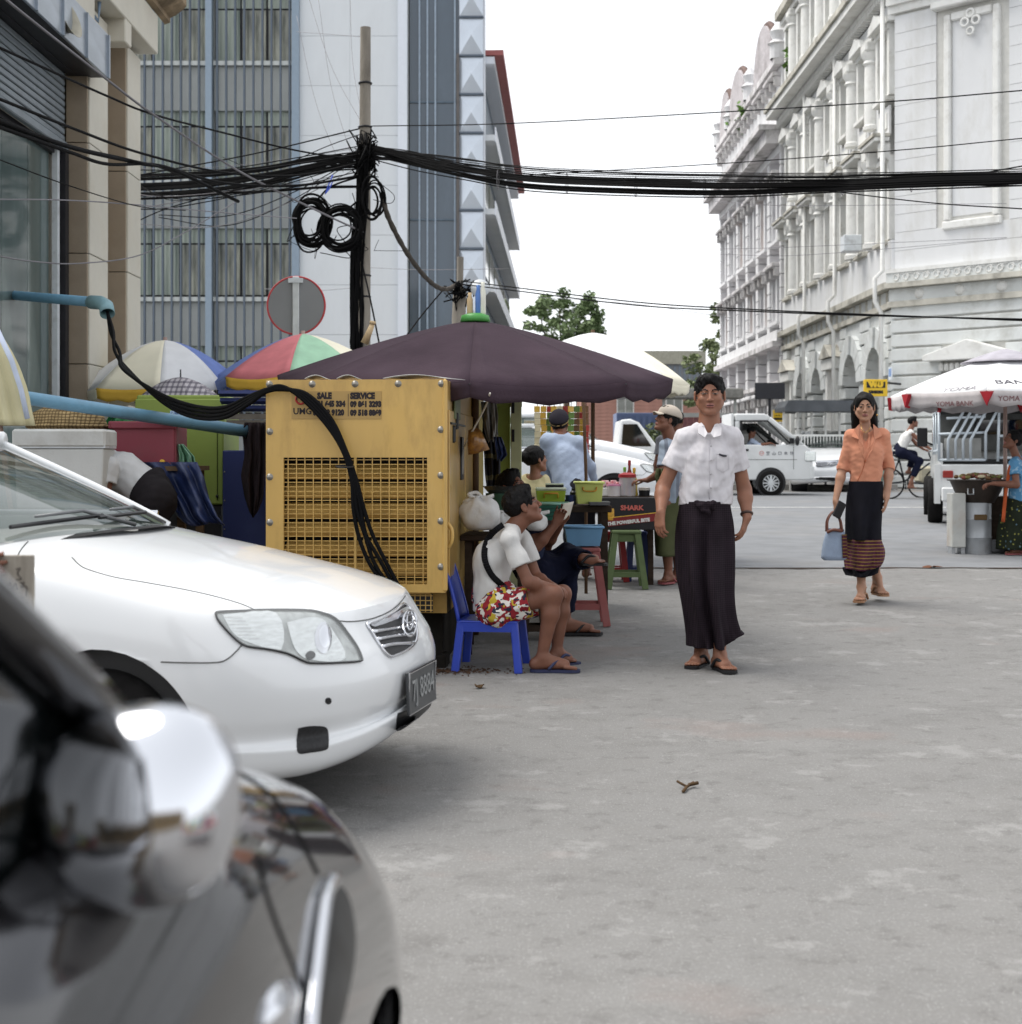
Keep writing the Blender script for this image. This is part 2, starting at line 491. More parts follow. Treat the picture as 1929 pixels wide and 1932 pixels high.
# roller shutter
for k in range(10):
 zz = 4.2+.065*k
 wbx('shutter_slat',LB,M_SHUT,(-4.2,11.85,zz),(.03,3.7,.054),bevel=.008)
wbx('shutter_bar',LB,M_SHUT,(-4.18,11.85,4.12),(.06,3.7,.075),bevel=.01)
wbx('shutter_head',LB,M_DARKM,(-4.16,11.85,4.84),(.1,3.7,.05))
# shop window
for k,(ya,yb) in enumerate(((12.95,13.55),(12.3,12.94),(11.6,12.29),(10.9,11.59))):
 wbx('window_pane',LB,M_SHOPGL,(-4.3,(ya+yb)/2,2.1),(.02,yb-ya,3.9))
wbx('window_frame',LB,M_WHITEP,(-4.24,13.6,2.1),(.05,.07,4.0))
wbx('door_track',LB,M_DARKM,(-4.2,13.72,2.1),(.06,.1,4.1))
wbx('door_jamb',LB,mat('jamb_khaki','#5d5646',.7),(-4.23,13.81,2.1),(.04,.07,4.1))
wbx('window_head',LB,M_DARKM,(-4.27,12.2,4.07),(.06,3.0,.06))
# thin drain pipes on the upper wall
mb = MB(); mb.tube([P(152,0,13.95),P(186,40,13.98),P(188,0,13.98)],.022,8)
mb.build('drain_pipe',mat('pipe_blue_grey','#7f94ab',.4,var=.08),LB,smooth=True,world=True)
# horn loudspeakers on the canopy
def horn(loc,rz,label):
 t = thing('horn_speaker',label,'loudspeaker',loc,rz,group='grey horn loudspeakers')
 prof = [(.02,0),(.035,.05),(.05,.12),(.08,.2),(.14,.28),(.17,.3),(.165,.3),(.13,.275),(.07,.2),(.04,.12),(.02,.1)]
 Mx = Matrix.Rotation(R(-72),4,'X')
 mb = MB(); mb.lathe(prof,n=20,M=Mx,cap=False); mb.build('horn',mat('horn_grey','#aaa697',.5,var=.12,dirt='#7a7264',dirtamt=.5),t,smooth=True)
 mb = MB(); mb.lathe([(.0,.06),(.03,.07),(.035,.13),(.02,.17),(0,.18)],n=12,M=Mx,cap=False); mb.build('throat',M_WHITEP,t,smooth=True)
 mb = MB(); mb.lathe([(.0,-.12),(.055,-.11),(.06,-.01),(.02,0)],n=14,M=Mx,cap=False)
 mb.beam((0,.0,0),(0,-.1,-.1),.02); mb.build('driver',mat('horn_grey','#aaa697'),t,smooth=True)
 return t
horn(P(88,52,12.6)+Vector((-.08,.1,.0)),R(-100),'grey horn loudspeaker hanging on the zinc canopy edge above the shutter')
# conduits sticking out over the stalls
M_PVC = mat('blue_pvc','#6e9cb8',.42,var=.08,scale=5,dirt='#55707f',dirtamt=.45,dscale=4)
t = thing('conduit_pipe','dusty blue plastic conduit ending in an open elbow beside the shop window','pipe',P(0,555,13.0))
mb = MB(); mb.tube([P(-60,550,13.6),P(0,555,12.9),P(178,570,11.25)],.04,14); mb.build('tube',M_PVC,t,smooth=True,world=True)
e0,e1,e2,e3 = P(172,570,11.3),P(190,571,11.2),P(201,578,11.1),P(203,592,11.05)
mb = MB(); mb.tube([e0,e1,e2,e3],[.05,.05,.052,.054],14,cap=False)
mb.build('elbow',mat('pvc_elbow','#7fa2ab',.5,dirt='#566a70',dirtamt=.5),t,smooth=True,world=True,solid=.006)
pa,pb = P(0,743,8.6),P(466,814,9.9)
t = thing('water_pipe','long light blue plastic pipe sloping above the white car to the dark cloth','pipe',pb)
far = pa+(pa-pb)*.9
mb = MB(); mb.tube([far,pa,pb],.041,16); mb.build('tube',M_PVC,t,smooth=True,world=True)
mb = MB(); mb.beam(far+Vector((0,0,.05)),Vector((far.x,far.y,0)),.07)
mb.build('support_post',mat('post_wood','#6b5a46',.8),t,world=True)
# ================================================================== grey office building behind
M_FIN = mat('fin_blue_grey','#59636f',.5,.2,var=.06)
M_SPAN = mat('spandrel_grey','#b9bdbb',.65,var=.05,scale=2)
M_PANEL = mat('pale_cladding','#d3d7da',.55,var=.025,scale=.5,dirt='#b3b6b8',dirtamt=.4,dscale=.7,stretch=(1,1,.3))
M_PANEL2 = mat('white_cladding','#d9dee6',.45,var=.02)
M_GLGREEN = mat('office_glass','#ccd6c8',.08,0,var=.5,scale=2.4,stretch=(2.2,1,.15),col2='#848f88',spec=.5)
M_GLDARK = mat('office_glass_dark','#4c5252',.06,0,var=.6,scale=2.0,stretch=(2.5,1,.4),col2='#c3c4b4',spec=.6)
M_CURTAIN = mat('curtain_wall_glass','#465563',.07,.0,var=.12,scale=.35,spec=.9,dirt='#66798a',dirtamt=.5,dscale=.5,stretch=(1,1,.5))
GBY = 40.0
GB = thing('office_building','tall grey office block with vertical fins and pyramid panel column','building',(-2.8,GBY,gz(GBY)))
ppm = FPX/GBY
def gx(X): return (X-CXP)/ppm
def gzz(Y): return EYE+(HZP-Y)/ppm
mb = MB()
mb.box(((gx(770)-18)/2,GBY+7,11),(gx(770)+18,13.5,22)); mb.build('wall',M_SPAN,GB,world=True)
TOP = 20.5
# floors of windows
heads = [10.78+3.225*k for k in (-3,-2,-1,0,1,2,3)]
for hz in heads:
 if hz-1.9 < .6: continue
 if hz > TOP: break
 for (xa,xb) in ((gx(128),gx(390)),(gx(404),gx(552))):
  w = xb-xa
  f = wbx('window',GB,M_DARKM,((xa+xb)/2,GBY+.22,hz-.95),(w,.06,1.96))
  F = f
  # black head, transom and sill bars, then panes between mullions
  n = max(2,round(w/.72)); pw = w/n
  for i in range(n):
   x = -w/2+pw*(i+.5)
   g = M_GLGREEN if random.random() < .45 else M_GLDARK
   bx('pane',f,g,(x,-.045,-.22),(pw-.07,.03,1.38))
   bx('pane',f,M_GLGREEN,(x,-.045,.72),(pw-.05,.03,.4))
  wbx('sill',GB,M_SPAN,((xa+xb)/2,GBY-.02,hz-2.0),(w,.2,.12))
  wbx('spandrel',GB,M_SPAN,((xa+xb)/2,GBY+.12,hz-2.67),(w,.2,1.2))
# vertical fins
for k in range(30):
 x = gx(548)-.2475*k
 if abs(x-gx(397)) < .1 or x < gx(120): continue
 wbx('fin',GB,M_FIN,(x,GBY-.11,TOP/2),(.05,.10,TOP))
wbx('pilaster',GB,mat('pilaster_blue','#8797a6',.5,var=.04),(gx(397),GBY-.12,TOP/2),(.17,.28,TOP))
wbx('pilaster',GB,mat('pilaster_blue','#8797a6'),(gx(560),GBY-.12,TOP/2),(.2,.28,TOP))
# pale cladding panels, three columns, open joints
xa,xb = gx(567),gx(752)
cols = [xa,xa+1.37,xb]
for i in range(2):
 z = .5
 while z < TOP:
  w = cols[i+1]-cols[i]
  wbx('cladding_panel',GB,M_PANEL,((cols[i]+cols[i+1])/2,GBY-.05,z+.68),(w-.004,.14,1.352))
  z += 1.36
wbx('corner_pilaster',GB,M_PANEL2,((gx(752)+gx(770))/2,GBY-.1,TOP/2),(gx(770)-gx(752)-.01,.3,TOP))
# dark glass curtain wall with thin mullions
mb = MB(); mb.box(((gx(772)+gx(866))/2,GBY+.5,TOP/2),(gx(866)-gx(772),.5,TOP)); mb.build('curtain_wall',M_CURTAIN,GB,world=True)
for X in (791,806,821,858):
 wbx('mullion',GB,mat('mullion_pale','#8f9dab',.4,.3),(gx(X),GBY+.22,TOP/2),(.045,.08,TOP))
for k in range(7):
 wbx('transom',GB,mat('transom_blue','#55636f',.4,.3),((gx(772)+gx(866))/2,GBY+.235,1.3+3.24*k),(gx(866)-gx(772),.05,.05))
# column of pyramid panels
pw = gx(913)-gx(866); ph = 1.06
me = None
mb = MB(); h = pw/2-.02; v = ph/2-.035
mb.add([(-h,0,-v),(h,0,-v),(h,0,v),(-h,0,v),(0,-.16,0)],[(0,1,4),(1,2,4),(2,3,4),(3,0,4),(3,2,1,0)])
xm = (gx(866)+gx(913))/2
k = 0; pyr = None
while .6+k*ph < TOP:
 loc = Matrix.Translation(inv(GB) @ Vector((xm,GBY+.1,.6+k*ph+ph/2)))
 if pyr is None:
  o = mb.build('pyramid_panel',mat('bright_panel','#c6ced8',.3,.35,var=.06,scale=1.5),GB); pyr = o.data
  o.matrix_local = loc; WM[o.name] = WM[GB.name] @ loc
 else: inst('pyramid_panel',pyr,GB,loc)
 wbx('panel_frame',GB,M_FIN,(xm,GBY+.1,.6+k*ph),(pw,.1,.05))
 k += 1
wbx('panel_column',GB,M_PANEL2,(xm+.02,GBY+.6,TOP/2),(pw+.03,.9,TOP))
wbx('drain_pipe',GB,mat('drain_brown','#5e5a58',.6),(gx(864),GBY+.05,6.3),(.07,.07,12.0))
# receding wing with sun-shade ledges and a red roof edge
A = Vector((-.80,GBY+1.0,0)); B = Vector((-.02,62.0,0)); d = (B-A).normalized(); nrm = Vector((d.y,-d.x,0))
Lw = (B-A).length; ang = math.atan2(d.y,d.x)
FW = Matrix.Translation(A) @ Matrix.Rotation(ang,4,'Z')
FWl = inv(GB) @ FW
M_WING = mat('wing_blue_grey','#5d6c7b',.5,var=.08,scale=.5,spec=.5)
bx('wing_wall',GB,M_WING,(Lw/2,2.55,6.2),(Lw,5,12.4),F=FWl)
for z in (5.9,8.05,10.1):
 bx('sunshade_ledge',GB,M_PANEL,(Lw/2-.3,-.16,z),(Lw+.4,.42,.16),F=FWl)
 bx('sunshade_edge',GB,M_PANEL2,(Lw/2-.3,-.385,z+.09),(Lw+.4,.03,.4),F=FWl)
 for k in range(6):
  bx('wing_window',GB,M_GLDARK,(2.0+3.4*k,.03,z-1.0),(2.6,.05,1.0),F=FWl)
bx('roof_edge',GB,mat('red_roof_edge','#9a5a58',.6,var=.1),(Lw/2-.2,-.2,12.5),(Lw+.3,.8,.14),F=FWl)
bx('roof_fascia',GB,M_PANEL2,(Lw/2-.2,-.1,12.3),(Lw+.2,.5,.2),F=FWl)
# ================================================================== white colonial corner building
M_WHITE = mat('white_stucco','#d9dadb',.8,var=.05,scale=1.2,bump=.12,bscale=25,dirt='#a9a69c',dirtamt=.5,dscale=1.3,stretch=(1,1,.4))
M_WHITE2 = mat('white_trim','#e2e2df',.75,var=.05,scale=3,dirt='#9a968a',dirtamt=.5,dscale=2.2)
M_STONEG = mat('rusticated_stone','#d3d6d5',.85,var=.06,scale=2,bump=.2,bscale=40,dirt='#9d9b92',dirtamt=.6,dscale=1.5)
M_STAIN = mat('stained_ledge','#bdbab0',.9,var=.2,scale=2,dirt='#57544d',dirtamt=.75,dscale=1.6)
M_DWIN = mat('dark_window','#858883',.12,var=.35,scale=1.5,spec=.6,dirt='#a8a9a4',dirtamt=.5,dscale=1)
M_RECESS = mat('window_reveal','#cccbc6',.8,var=.06)
CB = thing('colonial_building','large white colonial corner building with rusticated arches and a chamfered corner','building',(10,38,gz(38)))
ICB = inv(CB)
FS = ICB @ Matrix.Translation((10,38,0)) @ Matrix.Rotation(R(-90),4,'Z')      # local x = towards camera, -y = out to the side street
def sbx(name,mt,s0,s1,o0,o1,z0,z1,bevel=0.0):
 "piece of the side facade: s along the street, o outwards"
 return bx(name,CB,mt,(-(s0+s1)/2,-(o0+o1)/2,(z0+z1)/2),(abs(s1-s0),abs(o1-o0),z1-z0),F=FS,bevel=bevel)
SLEN = 15.2
# core behind everything, then storeys
mb = MB(); mb.add([(10.6,53.2,0),(10.6,38.8,0),(13.0,36.3,0),(30,36.3,0),(30,53.2,0),
     (10.6,53.2,17.4),(10.6,38.8,17.4),(13.0,36.3,17.4),(30,36.3,17.4),(30,53.2,17.4)],
     [(0,1,6,5),(1,2,7,6),(2,3,8,7),(3,4,9,8),(4,0,5,9),(5,6,7,8,9)])
mb.build('wall',M_RECESS,CB,world=True)
# bands running along the side street
for (o1,z0,z1,mt) in ((.16,5.12,5.27,M_STAIN),(.06,5.28,5.6,M_STONEG),(.3,5.61,5.78,M_STAIN),(.1,5.79,6.9,M_WHITE),
       (.18,12.62,12.8,M_WHITE2),(.08,12.81,13.15,M_WHITE),(.34,13.36,13.5,M_WHITE2),
       (.72,13.51,13.72,M_WHITE2),(.8,13.73,13.9,M_STAIN),(.12,13.91,14.5,M_WHITE),
       (.2,16.9,17.1,M_WHITE2),(.4,17.11,17.4,M_STAIN)):
 sbx('string_course',mt,.0,SLEN,-.6,o1,z0,z1)
bm_d = boxm((.13,.26,.17),M_WHITE2,0)
for k in range(64):
 inst('dentil',bm_d,CB,FS @ Matrix.Translation((-(.1+.236*k),-.22,13.26)))
for k in range(20):
 sbx('frieze_bar',M_STAIN,.5+.74*k,.56+.74*k,.06,.1,5.3,5.58)
# window bays: three storeys of tall windows between engaged columns
colm = None
for k in range(7):
 sc = .95+2.2*k
 if sc > SLEN-.4: break
 for (z0,z1,st) in ((6.95,9.0,0),(10.75,12.45,1),(14.55,16.6,2)):
  w = bx('window',CB,M_DWIN,(-sc,.32,(z0+z1)/2),(1.0,.05,z1-z0),F=FS)
  fr = bx('frame',w,M_WHITE2,(0,-.05,.0),(.06,.06,z1-z0-.02))
  bx('frame',w,M_WHITE2,(0,-.051,(z1-z0)*.18),(.98,.06,.06))
  for q in (-1,1):
   bx('frame',w,M_WHITE2,(q*.46,-.05,0),(.07,.07,z1-z0))
  sbx('window_sill',M_STAIN if st != 1 else M_WHITE2,sc-.6,sc+.6,-.3,.22,z0-.12,z0,bevel=.015)
  # jambs
  for q in (-1,1):
   a = sc+q*.5; b2 = sc+q*.72
   sbx('window_jamb',M_WHITE2,min(a,b2),max(a,b2),-.5,.1,z0,z1+.02)
  sbx('window_head',M_WHITE2,sc-.72,sc+.72,-.5,.14,z1+.021,z1+.16)
 # hood over the middle window, carved brackets and panel above
 sbx('hood',M_WHITE2,sc-.8,sc+.8,.1,.5,9.5,9.62,bevel=.02)
 sbx('hood',M_STAIN,sc-.84,sc+.84,.1,.55,9.621,9.7)
 for q in (-.62,.62): sbx('bracket',M_WHITE2,sc+q-.1,sc+q+.1,.05,.36,9.05,9.49,bevel=.04)
 sbx('carved_panel',M_WHITE,sc-.55,sc+.55,.0,.06,9.75,10.5)
 sbx('carved_frame',M_WHITE2,sc-.4,sc+.4,.06,.1,9.9,10.35,bevel=.02)
 mb = MB(); mb.prism([(-.7,0),(.7,0),(.55,.24),(.25,.3),(0,.42),(-.25,.3),(-.55,.24)],-.34,.05,M=Matrix.Translation((-sc,0,12.6)))
 o = mb.build('window_crest',M_WHITE2,CB,bevel=.02); o.matrix_local = FS; WM[o.name] = WM[CB.name] @ FS
for k in range(8):
 sp = -.12+2.2*k
 if k == 0: continue
 if sp > SLEN: break
 sbx('pier',M_WHITE,sp-.42,sp+.42,-.5,.02,6.9,12.6)
 sbx('pier',M_WHITE,sp-.42,sp+.42,-.5,.02,14.5,16.9)
 for (z0,z1) in ((6.95,9.3),(10.2,12.3),(14.55,16.6)):
  if colm is None:
   mb = MB(); mb.lathe([(.24,0),(.24,.1),(.2,.14),(.19,1.7),(.18,1.76),(.25,1.82),(.2,1.9),(.28,2.02),(.3,2.1)],n=14)
   colm = mb.build('engaged_column',M_WHITE2,CB,auto=40)
   mm = FS @ Matrix.Translation((-sp,-.1,z0)) @ Matrix.Diagonal((1,1,(z1-z0)/2.1,1))
   colm.matrix_local = mm; WM[colm.name] = WM[CB.name] @ mm
  else:
   inst('engaged_column',colm.data,CB,FS @ Matrix.Translation((-sp,-.1,z0)) @ Matrix.Diagonal((1,1,(z1-z0)/2.1,1)))
 mb_z = [(9.31,9.9),(12.31,12.6),(16.61,16.88)]
 for z0,z1 in mb_z: sbx('capital',M_WHITE2,sp-.3,sp+.3,-.05,.34,z0,z1,bevel=.05)
# ground floor: rusticated piers, arches and niche doorways
arches = [(1.55,.85),(4.35,.85),(9.0,.75),(11.5,.75)]
niches = [6.75,13.7]
edges = [0.0,.6]
def piers():
 opens = sorted([(s-r,s+r) for s,r in arches]+[(n-.75,n+.75) for n in niches])
 a = 0.0; out = []
 for o0,o1 in opens: out.append((a,o0)); a = o1
 out.append((a,SLEN)); return out
ZB = gz(38)
nc = 13; ch = (5.1-ZB)/nc
for (a,b2) in piers():
 for c in range(nc):
  z = ZB+c*ch
  odd = .0 if c % 2 else .0
  sbx('stone',M_STONEG,a+.01,b2-.01,-.4,.1+(.02 if c % 2 else 0),z+.02,z+ch-.02,bevel=.02)
for s,r in arches:
 zc = 3.35
 n = 9
 for i in range(n):                      # voussoirs
  a0,a1 = PI*i/n+.015,PI*(i+1)/n-.015
  ro = r+.55
  mb = MB()
  mb.prism([(r*math.cos(a0),r*math.sin(a0)),(ro*math.cos(a0),ro*math.sin(a0)),(ro*math.cos(a1),ro*math.sin(a1)),(r*math.cos(a1),r*math.sin(a1))][::1],
     -.2-(.06 if i == n // 2 else 0),.45,M=Matrix.Translation((-s,0,zc)))
  o = mb.build('arch_stone',M_STONEG,CB); o.matrix_local = FS; WM[o.name] = WM[CB.name] @ FS
 mb = MB()                               # spandrel wall above the arch
 pts = [(-r-.01,0)]+[((r+.0)*math.cos(PI-PI*i/12),(r+.0)*math.sin(PI-PI*i/12)) for i in range(13)]+[(r+.01,0),(r+.01,1.75),(-r-.01,1.75)]
 for i in range(12):
  a0,a1 = PI-PI*i/12,PI-PI*(i+1)/12
  mb.prism([(r*math.cos(a0),r*math.sin(a0)),(r*math.cos(a1),r*math.sin(a1)),(r*math.cos(a1),1.75),(r*math.cos(a0),1.75)],-.05,.4,M=Matrix.Translation((-s,0,zc)))
 o = mb.build('spandrel',M_STONEG,CB); o.matrix_local = FS; WM[o.name] = WM[CB.name] @ FS
 w = bx('window',CB,M_DWIN,(-s,.45,2.35),(2*r+.1,.06,4.0),F=FS)
 for q in (-.4,0,.4): bx('frame',w,M_RECESS,(q*r*1.6,-.06,0),(.08,.06,4.0))
 bx('frame',w,M_RECESS,(0,-.065,.6),(2*r,.06,.1))
for s in niches:
 sbx('niche_wall',M_WHITE,s-.74,s+.74,-.4,-.05,ZB,5.1)
 for q in (-.55,.55): sbx('niche_pilaster',M_WHITE2,s+q-.14,s+q+.14,-.05,.22,ZB,3.9)
 sbx('niche_entablature',M_WHITE2,s-.8,s+.8,-.05,.34,3.91,4.25,bevel=.02)
 mb = MB(); mb.prism([(-.85,0),(.85,0),(0,.42)],-.42,0,M=Matrix.Translation((-s,0,4.27)))
 o = mb.build('pediment',M_STAIN,CB); o.matrix_local = FS; WM[o.name] = WM[CB.name] @ FS
 sbx('niche_panel',M_RECESS,s-.2,s+.2,-.05,.04,2.0,3.4)
 mb = MB(); mb.lathe([(0,0),(.2,0),(.2,.05),(0,.06)],n=18,cap=False,M=Matrix.Translation((-s,-.06,2.8)) @ Matrix.Rotation(R(90),4,'X') @ Matrix.Diagonal((1,2.2,1,1)))
 o = mb.build('oval_plaque',mat('ochre_plaque','#a2906d',.7,var=.2),CB); o.matrix_local = FS; WM[o.name] = WM[CB.name] @ FS
for sdp in (.12,5.75,10.25):
 mb = MB(); mb.tube([(-sdp,-.34,ZB),(-sdp,-.34,5.0),(-sdp,-.5,5.3),(-sdp,-.5,5.9),(-sdp,-.3,6.1),(-sdp,-.3,13.3)],.06,8)
 o = mb.build('rain_pipe',M_WHITE2,CB,smooth=True); o.matrix_local = FS; WM[o.name] = WM[CB.name] @ FS
# old air conditioner on the sill of one window
sbx('air_conditioner',M_WHITEP,2.75,3.25,.2,.7,7.0,7.45,bevel=.02)
# chamfered corner face: local x along it, -y outwards
FC = ICB @ Matrix.Translation((10,38,0)) @ Matrix.Rotation(R(-45),4,'Z')
CW = 4.4
def cbx(name,mt,x0,x1,o0,o1,z0,z1,bevel=0.0):
 return bx(name,CB,mt,((x0+x1)/2,-(o0+o1)/2,(z0+z1)/2),(x1-x0,o1-o0,z1-z0),F=FC,bevel=bevel)
z = ZB
while z < 4.9:                              # rusticated courses, broken by the doorway
 h = .365
 for x0,x1 in (((-.1,1.35),(3.05,CW)) if z < 3.75 else ((-.1,CW),)):
  cbx('stone',M_STONEG,x0,x1,-.4,.06,z+.025,z+h-.025,bevel=.02)
 z += h
cbx('wall_back',M_RECESS,.0,CW,-.45,-.02,ZB,17.3)
z = 6.12
while z < 12.6:                             # thin-jointed courses of the upper wall
 for x0,x1 in (((.0,1.18),(3.14,CW)) if (z > 7.0 and z < 12.75) else ((.0,CW),)):
  cbx('wall_course',M_WHITE,x0,x1,-.4,.03,z+.004,z+.466,bevel=.004)
 z += .47
for (o1,z0,z1,mt) in ((.16,5.12,5.27,M_STAIN),(.05,5.271,5.6,M_STONEG),(.3,5.61,5.74,M_STAIN),(.2,5.741,6.0,M_STONEG),(.24,6.001,6.1,M_WHITE2),
       (.12,12.75,12.95,M_WHITE2),(.22,12.951,13.2,M_WHITE2),(.34,13.36,13.5,M_WHITE2),(.72,13.51,13.72,M_WHITE2),(.8,13.73,13.9,M_STAIN),(.05,13.91,17.3,M_WHITE)):
 cbx('string_course',mt,-.15,CW,-.4,o1,z0,z1)
scr = None
for k in range(15):                         # scroll frieze
 if scr is None:
  mb = MB(); pts = [(.10*math.cos(a)*(1-.06*a),0,.10*math.sin(a)*(1-.06*a)) for a in [i*.55 for i in range(15)]]
  mb.tube(pts,.018,5); mb.beam((-.02,0,.1),(.2,0,.1),.025)
  scr = mb.build('scroll',M_WHITE2,CB,smooth=True); mm = FC @ Matrix.Translation((.15,-.21,5.87)); scr.matrix_local = mm; WM[scr.name] = WM[CB.name] @ mm
 else: inst('scroll',scr.data,CB,FC @ Matrix.Translation((.15+.285*k,-.21,5.87)))
rd = None
for k in range(4):
 mm = FC @ Matrix.Translation((.72+1.12*k,-.05,5.435))
 if rd is None:
  mb = MB(); mb.lathe([(.0,.07),(.08,.06),(.12,.03),(.14,0),(.15,-.02)],n=20,M=Matrix.Rotation(R(90),4,'X'),cap=False)
  rd = mb.build('roundel',M_WHITE2,CB,smooth=True); rd.matrix_local = mm; WM[rd.name] = WM[CB.name] @ mm
 else: inst('roundel',rd.data,CB,mm)
# tall blind panel with moulded frame
cbx('blind_panel',M_WHITE,1.62,2.72,-.3,.005,7.3,12.3)
for (x0,x1,z0,z1) in ((1.42,1.6,7.2,12.4),(2.74,2.92,7.2,12.4),(1.62,2.72,12.22,12.42),(1.38,2.96,6.98,7.19)):
 cbx('panel_frame',M_WHITE2,x0,x1,-.3,.12,z0,z1,bevel=.03)
for (x0,x1) in ((1.2,1.4),(2.94,3.12)): cbx('panel_reveal',M_RECESS,x0,x1,-.3,-.04,6.8,12.7)
for (x,zz,r) in ((2.02,12.1,.1),(2.32,12.1,.1),(2.17,11.85,.09),(2.17,12.3,.1)):
 mb = MB(); mb.tube([(x+r*math.cos(a),-.14,zz+r*math.sin(a)) for a in [i*PI/6 for i in range(12)]],.035,6,closed=True)
 o = mb.build('ornament',M_WHITE2,CB,smooth=True); o.matrix_local = FC; WM[o.name] = WM[CB.name] @ FC
cbx('panel_hood',M_WHITE2,1.15,3.2,.0,.3,12.55,12.74,bevel=.03)
# doorway with pediment and egg moulding
cbx('door',M_RECESS,1.55,2.85,-.3,-.1,ZB,3.0)
for (x0,x1,z0,z1) in ((1.36,1.56,ZB,3.35),(2.84,3.04,ZB,3.35),(1.57,2.83,3.02,3.34)):
 cbx('door_frame',M_WHITE2,x0,x1,-.3,.12,z0,z1,bevel=.03)
for k in range(12): cbx('egg_block',M_WHITE2,1.34+.146*k,1.46+.146*k,.05,.22,3.4,3.6,bevel=.03)
mb = MB(); mb.prism([(-1.2,0),(1.2,0),(1.2,.14),(0,.5),(-1.2,.14)],-.42,.0,M=Matrix.Translation((2.2,0,3.66)))
o = mb.build('pediment',M_WHITE2,CB,bevel=.02); o.matrix_local = FC; WM[o.name] = WM[CB.name] @ FC
# long facade on the cross street, out of the picture to the right
FR = ICB @ Matrix.Translation((10+CW*.7071,38-CW*.7071,0))
bx('street_facade',CB,M_WHITE,(8.5,.45,8.7),(17,.9,17.3),F=FR)
# small blue street-name plate, and the yellow money-transfer signs
t = thing('street_plate','small blue and white plate on the rusticated corner of the white building','sign',(9.93,38.05,3.4),rz=R(-90))
bx('plate',t,mat('plate_white','#dfe6ee',.4),(.3,-.12,0),(.34,.02,.34)); bx('plate_print',t,mat('plate_blue','#7f9fd0',.4),(.3,-.133,.02),(.24,.006,.2))
M_YEL = mat('sign_yellow','#e8bf2d',.45,var=.04); M_BLK = mat('print_black','#16161a',.5,var=.05)
def mt_sign(X0,X1,Y0,Y1,D,label):
 a = P(X0,Y1,D); b2 = P(X1,Y0,D); w = b2.x-a.x; h = b2.z-a.z
 t = thing('hanging_sign',label,'sign',(a.x,D,a.z),group='yellow money transfer signs on the white building')
 bx('panel',t,M_YEL,(w/2,0,h/2),(w,.12,h),bevel=.01)
 bx('logo_box',t,M_BLK,(w/2,-.064,h*.68),(w*.8,.008,h*.36))
 lettering('letters','WU',h*.36,M_YEL,t,Matrix.Translation((w/2,-.072,h*.68)) @ Matrix.Rotation(R(90),4,'X'),bold=.02,sx=1.25)
 lettering('letters','UNION',h*.2,M_BLK,t,Matrix.Translation((w/2,-.066,h*.25)) @ Matrix.Rotation(R(90),4,'X'),bold=.012,sx=1.2)
 mb = MB(); mb.beam((w,0,h*.8),(w+.5,.6,h*.8),.05); mb.build('bracket',M_DARKM,t)
mt_sign(1630,1674,716,748,37.0,'yellow and black hanging sign above the woman in orange')
mt_sign(1459,1478,774,796,48.0,'smaller yellow and black sign behind the white van cab')
# ================================================================== lavender-white building farther up the street
M_LAV = mat('lavender_stucco','#d6d4da',.8,var=.06,scale=1.5,bump=.1,bscale=25,dirt='#a29ca2',dirtamt=.5,dscale=1.4)
M_LAVW = mat('pale_lavender_trim','#dededf',.75,var=.05,dirt='#98939a',dirtamt=.5,dscale=2)
M_MOSS = mat('mossy_ledge','#d2cfd0',.95,var=.15,scale=2,dirt='#4f5343',dirtamt=.95,dscale=1.1)
M_RUST = mat('rusty_shutter','#a7744b',.8,var=.15)
LV = thing('terrace_building','decayed lavender white terrace with mossy ledges and curved gables','building',(10,53.3,gz(53)))
FL = inv(LV) @ Matrix.Translation((10,53.3,0)) @ Matrix.Rotation(R(-90),4,'Z')
LLEN = 15.5
def lbx(name,mt,s0,s1,o0,o1,z0,z1,bevel=0.0):
 return bx(name,LV,mt,(-(s0+s1)/2,-(o0+o1)/2,(z0+z1)/2),(s1-s0,o1-o0,z1-z0),F=FL,bevel=bevel)
lbx('wall',M_LAV,0,LLEN,-18,-.4,0,15.6)
for (o1,z0,z1,mt) in ((.45,5.3,5.5,M_MOSS),(.3,5.51,5.9,M_LAVW),(.25,3.9,4.05,M_MOSS),(.2,12.4,12.7,M_LAVW),(.7,12.71,13.2,M_MOSS),(.95,13.21,13.4,M_MOSS),(.1,13.41,15.6,M_LAVW),(.4,15.61,15.85,M_MOSS)):
 lbx('ledge',mt,0,LLEN,-.5,o1,z0,z1)
for k in range(6):
 s = 1.3+2.6*k
 for (z0,z1) in ((.5,3.5),(6.3,8.2),(9.3,11.6),(13.6,15.2)):
  for q in (-.5,.5):
   w = bx('window',LV,mat('pale_pane','#8d8a90',.3,var=.2) if random.random() < .8 else M_RUST,(-(s+q),.3,(z0+z1)/2),(.7,.06,z1-z0),F=FL)
   bx('frame',w,M_LAVW,(0,-.05,0),(.06,.06,z1-z0)); bx('frame',w,M_LAVW,(0,-.055,.3),(.68,.06,.06))
   for e in (-.42,.42): lbx('jamb',M_LAVW,s+q+e-.07,s+q+e+.07,-.5,.08,z0,z1)
  lbx('hood',M_MOSS if z0 > 6 else M_LAVW,s-1.0,s+1.0,-.4,.42,z1+.06,z1+.2,bevel=.02)
  for e in (-.9,0,.9): lbx('bracket',M_MOSS,s+e-.09,s+e+.09,-.1,.34,z1-.3,z1+.05,bevel=.03)
  lbx('sill',M_LAVW,s-1.0,s+1.0,-.4,.25,z0-.14,z0-.02)
